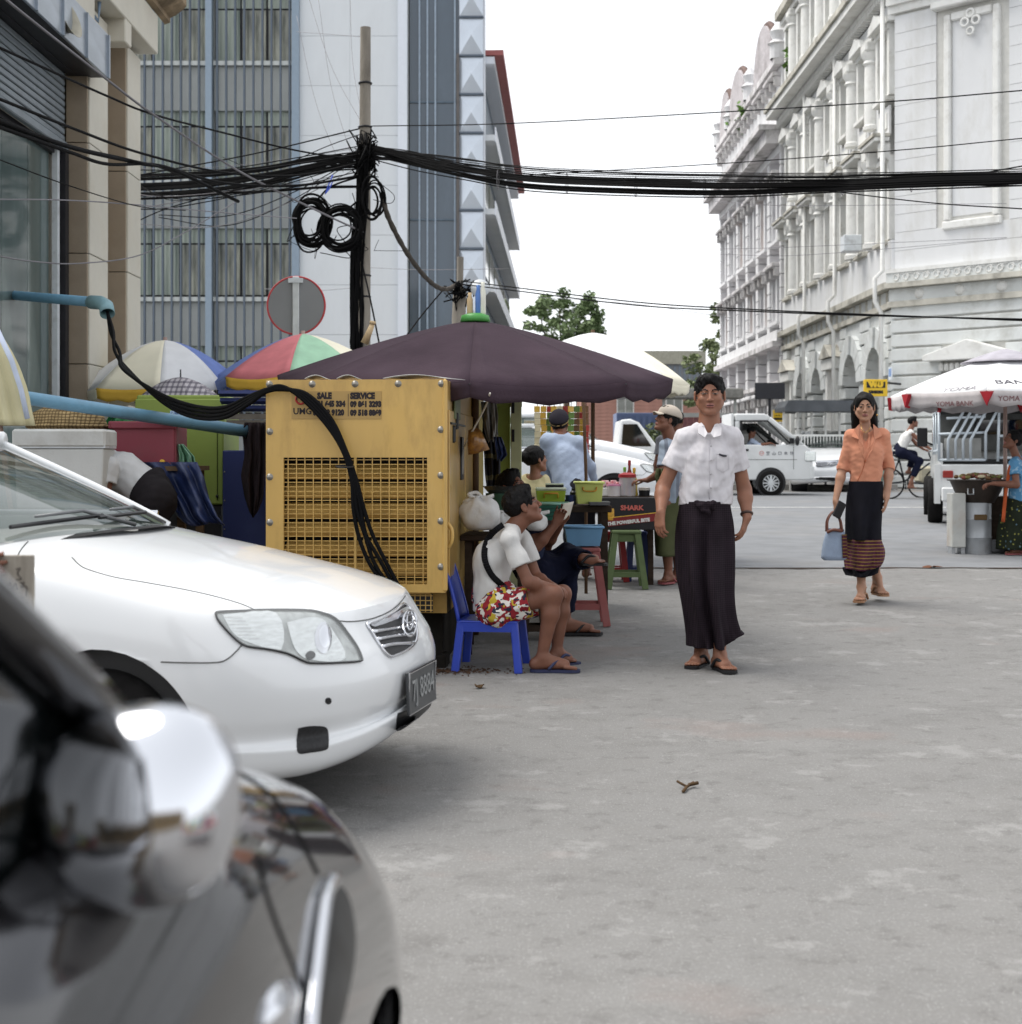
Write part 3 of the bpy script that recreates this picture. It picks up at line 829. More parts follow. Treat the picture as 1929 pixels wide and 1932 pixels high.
for k in range(7):
 s = .0+2.58*k
 for c in range(24):
  z = .45+.5*c
  if z > 12.3: break
  lbx('quoin',M_LAVW,max(0,s-.26),min(LLEN,s+.26),-.4,.16,z+.015,z+.485,bevel=.02)
for s,w in ((3.2,2.0),(9.6,2.2),(13.2,1.4)):          # curved gables; coping colour mixes painted-in lens flare with dark stain
 n = 14; pts = [(w*math.cos(PI*i/n),.0+2.0*math.sin(PI*i/n)) for i in range(n+1)]
 mb = MB(); mb.prism(pts,-.3,.1,M=Matrix.Translation((-s,0,15.86)))
 o = mb.build('gable',mat('stained_gable','#b9b4b6',.85,var=.15,dirt='#6a6361',dirtamt=.7,dscale=.9),LV); o.matrix_local = FL; WM[o.name] = WM[LV.name] @ FL
 mb = MB(); mb.tube([(-s+x*1.03,-.1,15.86+z_*1.03) for x,z_ in pts],.13,6)
 o = mb.build('coping',mat('flare_stained_coping','#6f5f5a',.85,var=.2),LV); o.matrix_local = FL; WM[o.name] = WM[LV.name] @ FL
for s in (.3,6.5,11.8,15.2):
 mb = MB(); mb.lathe([(.3,0),(.3,.5),(.4,.55),(.2,.7),(.32,1.0),(.1,1.3),(0,1.4)],n=10,c=(-s,-.2,15.86),cap=False)
 o = mb.build('finial',M_LAVW,LV); o.matrix_local = FL; WM[o.name] = WM[LV.name] @ FL
M_WEED = mat('weed_leaf','#5b7a3c',.7,var=.4,scale=3)
def leaves(mb,c,rad,n,size,rng,flat=1.0):
 for _ in range(n):
  while True:
   v = Vector((rng.uniform(-1,1),rng.uniform(-1,1),rng.uniform(-1,1)))
   if v.length < 1: break
  p = Vector(c)+Vector((v.x*rad[0],v.y*rad[1],v.z*rad[2]))
  a = Vector((rng.gauss(0,1),rng.gauss(0,1),rng.gauss(0,.6))).normalized()
  b = a.cross(Vector((rng.gauss(0,1),rng.gauss(0,1),rng.gauss(0,1)))).normalized()
  s = size*rng.uniform(.6,1.3)
  mb.add([p-a*s,p+b*s*.5,p+a*s,p-b*s*.5],[(0,1,2,3)])
rng = random.Random(11)
for k,(X,Y,D,r,nm) in enumerate(((1447,130,58,.7,'highest on the roof edge'),(1422,195,60.5,1.0,'on the mossy cornice'),(1407,222,62,.8,'below the cornice gable'),
          (1385,232,65,.6,'at the far parapet'),(1452,262,55.5,.5,'where the two white buildings meet'),(1497,110,52,.6,'beside the rain pipe'))):
 p = P(X,Y,D); mb = MB(); leaves(mb,p,(r*.6,r,r*.8),90,.16,rng)
 t = mb.build('roof_weed',M_WEED); tag(t,'green weed tuft growing %s of the old terrace' % nm,'weed','weeds on the old terrace')
# ================================================================== far end of the street
M_BARK = mat('bark','#6a5f54',.9,var=.25,scale=12,bump=.4)
M_LEAF = mat('tree_leaf',(.10,.15,.06),.6,var=.45,scale=.9,col2=(.20,.27,.12))
M_LEAF2 = mat('tree_leaf_pale',(.12,.16,.07),.6,var=.4,scale=1.2,col2=(.22,.26,.12))
def tree(label,base,trunk_h,blobs,nleaf,lsize,mt,seed,limbs=7):
 t = thing('tree',label,'tree',base,group='trees at the end of the street')
 rg = random.Random(seed); mb = MB()
 top = Vector((0,0,trunk_h))
 mb.tube([(0,0,-.2),(.1,0,trunk_h*.5),top],[.32,.24,.18],8)
 for c,r in blobs:
  c = Vector(c); mid = (top+c)*.5+Vector((rg.uniform(-.3,.3),rg.uniform(-.3,.3),-.2))
  mb.tube([top*.9,mid,c],[.12,.07,.03],6)
 mb.build('trunk',M_BARK,t,smooth=True)
 mb = MB()
 for c,r in blobs:
  for _ in range(9):
   v = Vector((rg.gauss(0,.5),rg.gauss(0,.5),rg.gauss(0,.42)))
   leaves(mb,Vector(c)+Vector((v.x*r,v.y*r,v.z*r)),(r*.42,r*.42,r*.3),nleaf // (len(blobs)*9),lsize,rg)
 mb.build('crown',mt,t)
 return t
b0 = Vector((P(1068,0,90).x,90,gz(90)))
tree('full green tree rising past the end of the grey office block',b0,5.0,
  [((-1.6,0,9.6),1.0),((-.4,.5,10.4),1.1),((1.0,0,9.9),1.1),((2.0,.3,9.2),.9),((.2,-.5,9.0),1.3),((-1.7,0,8.0),1.0),((1.3,0,7.9),1.2),((0,0,7.2),1.4)],5200,.17,M_LEAF,3)
b0 = Vector((P(1350,0,74).x,74,gz(74)))
tree('sparse pale green tree in front of the terrace end',b0,3.2,
  [((-.9,0,5.4),.7),((-.2,.4,6.6),.7),((.3,0,7.8),.6),((.6,0,5.6),.9),((-.5,-.3,4.4),.9),((.2,0,3.6),.9),((-1.6,0,4.0),.7),((.9,0,7.1),.6)],2600,.14,M_LEAF2,5)
t = thing('bush','rounded light green clipped bush in front of the brick building','bush',(P(1243,0,56).x,56,gz(56)))
mb = MB(); rg = random.Random(8); leaves(mb,(0,0,1.1),(.8,.8,1.1),1500,.1,rg); mb.build('foliage',M_LEAF2,t)
mb = MB(); mb.tube([(0,0,-.1),(0,0,1.2)],.08,6); mb.build('stem',M_BARK,t)
# brick building, its windows and the wall in front
M_BRICK = mat('faded_brick','#b58a7d',.85,var=.12,scale=2,bump=.2,bscale=20)
M_BLUEC = mat('blue_container','#5c6c8f',.5,var=.08)
YB = 84.0; ppmB = FPX/YB
BB = thing('brick_building','low faded pink brick building with white framed dark windows','building',(P(1300,0,YB).x,YB+3,gz(YB)))
xa,xb = P(1100,0,YB).x,P(1420,0,YB).x
mb = MB(); mb.box(((xa+xb)/2,YB+4,2.6),(xb-xa,8,5.2)); mb.build('wall',M_BRICK,BB,world=True)
for r in range(22):                                   # courses stand slightly proud
 wbx('brick_course',BB,M_BRICK,((xa+xb)/2,YB-.01,.55+.21*r),(xb-xa,.06,.19))
for X in (1180,1272,1346):
 w = wbx('window',BB,M_WHITE2,(P(X,0,YB).x,YB-.08,4.0),(1.0,.1,1.5))
 for q in (-.23,.23): bx('pane',w,M_DWIN,(q,-.06,0),(.4,.03,1.35))
wbx('roof',BB,mat('roof_grey_sheet','#84898f',.6,var=.1),((xa+xb)/2,YB+4,5.35),(xb-xa+.6,8.6,.25))
WH = thing('warehouse','grey sheet-roofed warehouse rising behind the brick building','building',(P(1275,0,110).x,113,gz(110)))
xa,xb = P(1225,0,110).x,P(1330,0,110).x
mb = MB(); mb.box(((xa+xb)/2,116,4.4),(xb-xa,9,8.0)); mb.build('wall',mat('warehouse_wall','#8a8e92',.7),WH,world=True)
for k in range(11): wbx('cladding_rib',WH,mat('warehouse_rib','#6f7a85',.6),(xa+.2+k*(xb-xa-.4)/10,111.45,7.0),(.14,.12,2.6))
wbx('roof',WH,mat('warehouse_roof','#9b9a8d',.7),((xa+xb)/2,116,8.9),(xb-xa+.5,9.6,1.0))
t = thing('shipping_container','blue corrugated container standing before the brick building','container',(P(1215,0,70).x,70,gz(70)))
mb = MB(); mb.box((0,1.2,1.5),(2.6,2.4,2.9)); mb.build('body',M_BLUEC,t,bevel=.03)
for k in range(9): bx('rib',t,M_BLUEC,(-1.15+.287*k,-.03,1.5),(.13,.06,2.6))
t = thing('boundary_wall','dull red sheet fence beside the bush under the sparse tree','fence',(P(1340,0,62).x,62,gz(62)))
for k in range(9): bx('fence_sheet',t,mat('dull_red_sheet','#93676a',.7,var=.12),(-1.1+.27*k,0,1.35),(.255,.05,2.3),bevel=.01)
bx('rail',t,M_SPAN,(0,-.06,2.6),(2.9,.1,.18))
for q in (-1.2,1.2): bx('post',t,M_SPAN,(q,.06,1.3),(.12,.08,2.6))
# long dark awning with rail along the far pavement
t = thing('street_awning','long dark grey awning on thin white posts behind the parked cars','awning',(P(1545,0,36.5).x,36.5,gz(36.5)))
w = (1625-1478)/FPX*36.5
mb = MB(); mb.prism([(-w/2,1.95),(w/2,1.95),(w/2,2.05),(w/2-.1,2.22),(-w/2+.1,2.22),(-w/2,2.05)],-.7,.7)
for _ in (0,): mb.build('canopy',mat('awning_grey','#55585c',.7,var=.15,scale=3),t)
for k in range(6): bx('post',t,M_WHITE2,(-w/2+.1+k*(w-.2)/5,0,.98),(.05,.05,1.95))
for k in range(22): bx('rail_bar',t,M_WHITE2,(-w/2+.15+k*(w-.3)/21,-.4,.85),(.025,.025,1.0))
bx('rail',t,M_WHITE2,(0,-.4,1.36),(w,.04,.05)); bx('rail',t,M_WHITE2,(0,-.4,.35),(w,.04,.05))
for k in (0,1): bx('rail_foot',t,M_WHITE2,(-w/2+.2+k*(w-.4),-.4,.3),(.06,.06,.6))
t = thing('street_awning','weathered grey beam awning behind the walking man\'s head','awning',(P(1320,0,45).x,45,gz(45)))
bx('canopy',t,mat('awning_pale','#8d8c88',.8,var=.2),(0,0,2.75),(2.6,.8,.32),bevel=.04)
for q in (-1.1,1.1): bx('post',t,M_SPAN,(q,0,1.3),(.08,.08,2.6))
t = thing('notice_board','plain dark notice board above the white van cab','sign',(P(1453,0,40).x,40,gz(40)))
bx('board',t,mat('board_dark','#26272d',.6,var=.1),(0,0,2.62),(.82,.06,.45),bevel=.01)
bx('post',t,M_DARKM,(0,.05,1.2),(.07,.05,2.4))
# ================================================================== poles and sign
M_CONC = mat('old_concrete','#8d877e',.9,var=.2,scale=6,bump=.4,bscale=40,dirt='#4a443d',dirtamt=.7,dscale=5,stretch=(1,1,.3))
M_WIRE = mat('black_cable','#0b0b0d',.75,var=.25,scale=3)
M_WIRE2 = mat('grey_wire','#77757a',.6,var=.2,scale=2)
M_SHEATH = mat('dusty_sheath','#4f4a45',.9,var=.3,scale=20,bump=.4)
PD = 18.0
pt,pb_ = P(690,52,PD),P(685,900,PD); pb_.z = gz(PD)
t = thing('utility_pole','tall weathered concrete utility pole tangled in black cables','pole',pb_)
mb = MB(); mb.tube([pb_,pb_.lerp(pt,.5),pt],[.092,.078,.064],16); mb.build('shaft',M_CONC,t,auto=40,world=True)
def ring(mb,c,r,rr=.012,n=16,tilt=0.0,rng=None):
 mb.tube([Vector(c)+Vector((r*math.cos(a),r*math.sin(a),tilt*math.cos(a))) for a in [2*PI*i/n for i in range(n)]],rr,5,closed=True)
for Y in (157,240,300,520,560):
 mb = MB(); f = (EYE+(HZP-Y)/FPX*PD-pb_.z)/(pt.z-pb_.z); c = pb_.lerp(pt,f); ring(mb,c,.075,.014); mb.build('clamp_band',M_DARKM,t,smooth=True,world=True)
rg = random.Random(21)
for k in range(26):       # cables clipped down the shaft
 mb = MB(); pts = []
 x0 = rg.uniform(-.085,.06);
 Ys = [rg.uniform(250,330),380,450,520,580,645,700]
 for Y in Ys:
  pts.append(P(690-6*(Y/600)+x0/PD*FPX*(1+.12*math.sin(Y*.02+k))+rg.uniform(-4,3)-(9 if Y > 400 else 0),Y,PD-.09-rg.uniform(0,.05)))
 mb.tube(pts,rg.uniform(.007,.016),5); mb.build('riser_cable',M_WIRE,t,smooth=True,world=True)
for k in range(22):       # tangle at the top fixing
 mb = MB(); pts = []
 for q in range(7): pts.append(P(690+rg.gauss(0,13),300+rg.gauss(0,26),PD-.1+rg.gauss(0,.06)))
 mb.tube(pts,rg.uniform(.006,.012),5); mb.build('tangled_cable',M_WIRE,t,smooth=True,world=True)
P2 = 20.0
c = P(866,700,P2); c.z = gz(P2)
t = thing('utility_pole','short concrete pole with a meter dish behind the dark umbrella','pole',c)
mb = MB(); mb.tube([c,P(866,600,P2),P(868,545,P2)],[.1,.095,.09],14); mb.tube([P(868,545,P2),P(869,485,P2)],[.045,.045],10); mb.build('shaft',M_CONC,t,auto=40,world=True)
mb = MB(); mb.lathe([(.0,.02),(.12,.0),(.13,-.03),(0,-.05)],n=20,M=Matrix.Translation(P(906,543,P2-.2)) @ Matrix.Rotation(R(80),4,'X'),cap=False); mb.build('dish',M_WHITEP,t,smooth=True,world=True)
mb = MB(); mb.beam(P(870,545,P2),P(906,548,P2-.15),.025); mb.build('dish_arm',M_DARKM,t,world=True)
for k in range(9):
 mb = MB(); pts = [P(868+rg.gauss(0,14),550+rg.gauss(0,16),P2-.12+rg.gauss(0,.05)) for q in range(6)]
 mb.tube(pts,.011,5); mb.build('tangled_cable',M_WIRE,t,smooth=True,world=True)
# back of a round road sign
SD = 16.0
c = P(560,577,SD); r = 55/FPX*SD
t = thing('road_sign','round road sign seen from behind with a red rim on a white post','sign',(c.x,SD,gz(SD)))
mb = MB(); mb.lathe([(0,-.004),(r-.014,-.004),(r-.014,.004),(0,.004)],n=48,cap=False,M=Matrix.Translation((0,-.03,c.z-gz(SD))) @ Matrix.Rotation(R(90),4,'X')); mb.build('sign_back',mat('sign_back_grey','#868789',.55,.2,var=.04,scale=3),t)
mb = MB(); mb.tube([(r*.985*math.cos(a),-.03,c.z-gz(SD)+r*.985*math.sin(a)) for a in [2*PI*i/48 for i in range(48)]],.011,8,closed=True); mb.build('rim',mat('sign_red','#b23a3e',.5),t,smooth=True)
bx('post',t,mat('post_white','#c9cccd',.5),(0,-.055,(c.z+r-gz(SD))/2),(.07,.03,c.z+r-gz(SD)-.01),bevel=.006)
bx('bolt_plate',t,M_WHITEP,(0,-.075,c.z+r-gz(SD)-.05),(.16,.02,.05))
# ================================================================== overhead cables
def catm(pts,n=10):
 "smooth curve through points"
 out = []
 Q = [pts[0]*2-pts[1]]+pts+[pts[-1]*2-pts[-2]]
 for i in range(1,len(Q)-2):
  p0,p1,p2,p3 = Q[i-1],Q[i],Q[i+1],Q[i+2]
  for k in range(n):
   u = k/n
   out.append(.5*((2*p1)+(p2-p0)*u+(2*p0-5*p1+4*p2-p3)*u*u+(3*p1-p0-3*p2+p3)*u ** 3))
 out.append(pts[-1]); return out
def wire(name,label,ks,r,group,mt=None,n=9,seg=5,cat='cable',jit=0.0,rg=None):
 pts = [P(X,Y,D) for X,Y,D in ks]
 if ks[-1][0] == 1960: pts.append(pts[-1]+(pts[-1]-pts[-2])*3.0)      # on to the next pole, out of the picture
 if jit: pts = [p+Vector((0,rg.gauss(0,jit),rg.gauss(0,jit))) for p in pts]
 mb = MB(); mb.tube(catm(pts,n),r,seg)
 return tag(mb.build(name,mt or M_WIRE,None,smooth=True),label,cat,group)
rg = random.Random(5)
L_R = 'black cable strung in the thick bundle between the tall pole and the white building'
for k in range(26):
 o = rg.uniform(-1,1); q = rg.uniform(-1,1)
 y0 = 272+rg.uniform(0,32)
 dy = o*17
 lift = rg.choice([0,0,0,0,-10,-20])*rg.random()
 ks = [(692,y0,PD-.1),(780,302+dy*.9+(y0-288)*.4+lift*.5,PD-.4),(880,325+dy*.9+lift,PD-1),(1000,344+dy+lift,PD-1.6),(1200,353+dy*(1+.1*q)+lift,PD-2.6),
   (1380,357+dy*.9+lift,PD-3.4),(1560,351+dy*(.8-.2*q)+lift*.6,PD-4.1),(1750,342+dy*.9+lift*.3,PD-4.7),(1960,336+dy*.8,PD-5.2)]
 wire('overhead_cable',L_R,ks,rg.uniform(.006,.0145),'cables in the bundle right of the pole')
for k in range(9):
 y0 = 262+rg.uniform(0,20)
 ks = [(692,y0,PD),(860,300+3*k,PD-1),(1050,318+3.4*k,PD-2),(1360,326+3.2*k,PD-3.4),(1650,326+3*k,PD-4.4),(1960,318+4*k,PD-5.2)]
 wire('overhead_cable','thin loose cable sagging just above the thick bundle right of the pole',ks,rg.uniform(.004,.007),'loose cables above the right bundle')
wire('overhead_cable','single wire high across the white sky from the pole top to the right edge',[(690,238,PD),(960,233,17),(1370,211,15.6),(1700,190,14.4),(1960,168,13.5)],.0065,None)
wire('overhead_cable','single wire crossing the white building just above the thick bundle',[(1000,330,17),(1370,308,15.6),(1700,283,14.4),(1960,258,13.5)],.0055,None)
wire('overhead_cable','thin wire dropping below the thick bundle over the blind panel',[(1400,345,14.8),(1560,360,14.3),(1760,383,13.6),(1960,396,13)],.006,None)
wire('overhead_cable','thin wire rising through the bundle towards the right edge',[(1520,362,14.5),(1700,345,14),(1830,330,13.6),(1960,308,13)],.0065,None)
for q,lb in ((0,'upper'),(6,'lower')):
 wire('overhead_cable','%s strand of the twin cable from the short pole across the trees' % lb,[(868,530+q,P2),(960,541+q,19),(1200,570+q,17.5),(1400,583+q*.6,16.2),(1650,594+q*.3,15),(1960,606-q*.5,13.8)],.0085,'twin cable from the short pole')
pts = catm([P(720,365,PD-.1),P(735,415,PD-.05),P(770,480,PD+.6),P(810,530,PD+1.2),P(840,546,PD+1.6),P(866,535,P2)],8)
mb = MB(); mb.tube(pts,[.032+.004*math.sin(i*2.1) for i in range(len(pts))],8)
tag(mb.build('sheathed_cable',M_SHEATH,None,smooth=True),'thick dusty sheathed cable drooping between the two poles','cable')
wire('guy_wire','dark stay wire slanting down left from the short pole',[(842,540,P2),(800,590,19.6),(762,640,19)],.011,None,cat='wire')
wire('guy_wire','dark stay wire slanting down right of the tall pole',[(684,500,PD-.12),(700,570,PD-.5),(716,650,PD-.9)],.011,None,cat='wire')
# bundle that runs left behind the shop corner
for k in range(26):
 dy = rg.uniform(-24,22); y0 = 280+rg.uniform(0,40)
 ks = [(688,y0,PD-.1),(610,310+dy*.7,PD),(500,333+dy*.8,PD+.2),(390,347+dy,PD+.5),(265,354+dy*1.05,PD+1),(150,352+dy,PD+1.6)]
 wire('overhead_cable','black cable in the bundle passing behind the shop corner left of the pole',ks,rg.uniform(.005,.015),'cables in the bundle left of the pole')
wire('overhead_cable','low black cable leaving the coils towards the shop corner',[(690,352,PD),(600,354,PD),(480,362,PD+.4),(265,368,PD+1)],.018,None)
# cables that pass in front of the shop
for k,(ks,r,lb) in enumerate((
 ([(-40,214,10.2),(0,228,10.6),(135,278,12.0),(265,308,13.7),(330,322,14.6),(450,380,16.0)],.02,'thick'),
 ([(-40,226,10.2),(0,240,10.6),(135,288,12.0),(205,310,12.9),(300,312,14.1),(420,345,16.0),(560,350,17.0),(690,330,PD)],.016,'lower twin'),
 ([(-40,222,10.3),(0,236,10.7),(150,280,12.2),(230,298,13.2),(290,312,13.9),(400,330,15.9),(690,290,PD)],.012,'middle'))):
 wire('overhead_cable','%s black cable of the run hanging across the shop window' % lb,ks,r,'cables across the shop front')
wire('overhead_cable','pair of dark cables slung across the grey shutter',[(-40,172,10.0),(0,187,10.5),(140,243,12.1),(270,290,13.9),(420,325,16.0),(560,331,17.0),(690,305,PD)],.013,None)
wire('overhead_cable','dark cable crossing from the canopy corner over both stone columns',[(-40,70,10.0),(0,90,10.5),(200,180,12.8),(290,216,14.0),(420,250,16.0),(560,284,17.0),(690,304,PD)],.011,None)
wire('overhead_cable','pale cable falling from the canopy fascia to the coils',[(-20,-30,9.9),(40,22,10.5),(205,152,12.8),(290,216,13.9),(450,322,16.2),(600,398,17.4),(690,440,PD-.1)],.012,None,M_WIRE2)
wire('overhead_cable','slack pale wire curving low across the shop window to the bundle',[(-30,478,10.0),(60,493,11.0),(150,497,12.1),(265,481,13.8),(360,432,15.2),(450,378,16.5)],.006,None,M_WIRE2)
wire('overhead_cable','thin wire curving under the cables past the second column',[(-30,376,10.0),(130,378,11.9),(265,387,13.8),(430,402,16.0),(560,412,17.0)],.006,None,M_WIRE2)
wire('overhead_cable','thin wire slanting across the shop window pane',[(-30,290,10.0),(130,350,11.9),(265,390,13.8),(350,397,15.2)],.005,None)
wire('overhead_cable','dark wire rising from the fins to the pole fixing',[(265,330,PD+.6),(480,290,PD+.3),(690,240,PD)],.009,None)
wire('overhead_cable','second dark wire rising past the pale cladding to the pole',[(540,310,PD+.2),(620,275,PD),(690,250,PD)],.006,None)
for k,(xa,ya,xb,yb) in enumerate(((575,0,690,245),(600,20,665,300),(560,60,648,325),(660,0,688,240))):
 wire('drop_wire','fine drop wire climbing the pale cladding %s' % ('nearest the fins','second from the pilaster','low beside the coils','closest to the pole')[k],
   [(xa,ya-30,PD+2),((xa+xb)/2-8,(ya+yb)/2,PD+1),(xb,yb,PD)],.0035,'fine drop wires left of the pole',M_WIRE2,cat='wire')
for k in range(7):
 y = (60,380,470,480,505,560,545)[k]
 wire('distant_wire','hair-thin wire %s' % ('far up across the cladding','below the right bundle over the far terrace','across the terrace windows','just above the twin cable','low across the curtain wall','beneath the twin cable by the trees','under the coils across the fins')[k],
   [((560,1350,1350,1360,700,1000,500)[k],y,24),((640,1500,1500,1520,800,1200,600)[k],y+(6,8,-4,1,4,14,3)[k],23),((690,1900,1900,1900,960,1380,690)[k],y+(10,4,-22,-30,2,40,-4)[k],22)],.004,'hair-thin wires',M_WIRE2,cat='wire')
# coils of spare cable tied to the pole
for (X,Y,rx,ry,lb) in ((587,418,31,42,'left-hand coil of spare black cable hanging beside the pole'),(643,430,36,36,'right-hand coil of spare black cable hanging against the pole'),(703,372,17,32,'small loop of black cable on the right side of the pole')):
 t = thing('cable_coil',lb,'cable coil',P(X,Y,PD-.15),group='coils of spare cable on the pole')
 for k in range(14 if rx > 20 else 6):
  mb = MB(); s = rg.uniform(.72,1.16); ox,oy = rg.gauss(0,4),rg.gauss(0,6) ; ph = rg.uniform(0,6)
  pts = [P(X+ox+rx*s*math.cos(a)*(1+.05*math.sin(3*a+ph)),Y+oy+ry*s*math.sin(a)*(1+.05*math.sin(2*a+ph)),PD-.16+.05*math.sin(a+ph)) for a in [2*PI*i/28 for i in range(28)]]
  mb.tube(pts,rg.uniform(.009,.016),6,closed=True); mb.build('cable_loop',M_WIRE,t,smooth=True,world=True)
 if rx > 20:
  mb = MB(); mb.tube(catm([P(X+rx*.4,Y-ry,PD-.15),P(X+40,Y-ry-25,PD-.12),P(688,330,PD-.1)],6),.012,6); mb.build('hanger',M_WIRE,t,smooth=True,world=True)
t = thing('cable_tie','bright blue tie knotted on the cables above the coils','cable tie',P(622,345,PD-.25))
mb = MB(); mb.tube([P(628,330,PD-.22),P(620,350,PD-.24),P(614,366,PD-.22),P(622,356,PD-.2),P(630,338,PD-.22)],.008,5); mb.build('strap',mat('tie_blue','#2f4fc0',.5),t,smooth=True,world=True)
# loose slack wires fanning out left of the pole and stray ends round the coils
for k in range(16):
 y0,y1,x1 = 262+rg.uniform(0,70),300+rg.uniform(-10,150),rg.choice((265,265,300,420,150)); sg = rg.uniform(5,60)
 wire('slack_wire','slack thin wire fanning out over the office fins left of the pole',[(690,y0,PD-.05),((690*2+x1)/3,(y0*2+y1)/3+sg*.8,PD+.2),((690+2*x1)/3,(y0+y1*2)/3+sg,PD+.5),(x1 if x1 > 265 else 240,y1,PD+1)],rg.uniform(.003,.0075),'slack wires left of the pole',M_WIRE2 if k % 4 == 0 else M_WIRE,cat='wire')
for k in range(12):
 X,Y = rg.uniform(555,720),rg.uniform(320,480)
 wire('stray_wire','curly stray wire end hanging around the cable coils',[(X,Y,PD-.2),(X+rg.gauss(0,18),Y+rg.uniform(10,30),PD-.22),(X+rg.gauss(0,26),Y+rg.uniform(20,60),PD-.18),(X+rg.gauss(0,20),Y+rg.uniform(0,40),PD-.2)],rg.uniform(.003,.006),'stray wire ends by the coils',cat='wire')
for k in range(7):
 X = 940+130*k; Y = float(np.interp(X,[940,1200,1380,1560,1750,1960],[338,353,357,351,342,336])); D = float(np.interp(X,[940,1960],[PD-1.4,PD-5.2])); mb = MB()
 mb.tube([P(X+2*math.cos(a),Y+19*math.sin(a),D+.07*math.cos(a)) for a in [2*PI*i/14 for i in range(14)]],.004,4,closed=True)
 tag(mb.build('cable_tie',M_WIRE2,None,smooth=True),'pale tie wound round the thick bundle right of the pole','cable tie','ties on the right bundle')
# ================================================================== the two cars in the foreground
from mathutils.bvhtree import BVHTree
def crv(ps,n):
 "Catmull-Rom through numpy rows, n samples per span"
 ps = np.asarray(ps,float); q = np.vstack([2*ps[0]-ps[1],ps,2*ps[-1]-ps[-2]]); out = []
 for i in range(1,len(q)-2):
  p0,p1,p2,p3 = q[i-1:i+3]
  for k in range(n):
   u = k/n
   out.append(.5*(2*p1+(p2-p0)*u+(2*p0-5*p1+4*p2-p3)*u*u+(3*p1-p0-3*p2+p3)*u ** 3))
 out.append(ps[-1]); return np.array(out)
class CarShape:
 """x forward from the nose, y left, z up. levels: (z, x0, a, b, n) plan curves from sill to bonnet edge; ztop(x, y) the bonnet surface"""
 def __init__(s,levels,ztop,xcowl,xend,arch,belt,length):
  s.levels,s.ztop,s.xcowl,s.xend,s.arch,s.belt = levels,ztop,xcowl,xend,arch,belt
 def plan(s,lv,q):
  z,x0,a,b,n = lv
  if q <= 1:
   th = q*PI/2
   return x0-a+a*max(math.cos(th),0) ** (2/n),b*max(math.sin(th),0) ** (2/n)
  return x0-a-(q-1)*(x0-a-s.xend),b
 def zedge(s,x,y):
  if x > s.xcowl: return s.ztop(x,y)
  f = min(1,(s.xcowl-x)/.5)
  return s.ztop(s.xcowl,y)*(1-f)+s.belt*f
 def column(s,q,nper=7):
  rows = []
  top = s.levels[-1]; xt,yt = s.plan(top,q); zt = s.zedge(xt,yt); z0 = s.levels[0][0]; zl = top[0]
  for lv in s.levels:
   x,y = s.plan(lv,q)
   z = lv[0]
   k = (lv[0]-.3)/(zl-.3)
   if k > 0: z = lv[0]+(zt-zl)*k ** 1.3
   if lv[0] < .3: z += .05*max(0,1-y/.6)-.0
   rows.append((x,y,z))
  return crv(rows,nper)
 def body(s,nq=120,nside=60,nper=7):
  qs = [i/nq for i in range(nq+1)]+[1+(i+1)/nside for i in range(nside)]
  G = np.array([s.column(q,nper) for q in qs])      # q, t, xyz
  return qs,G
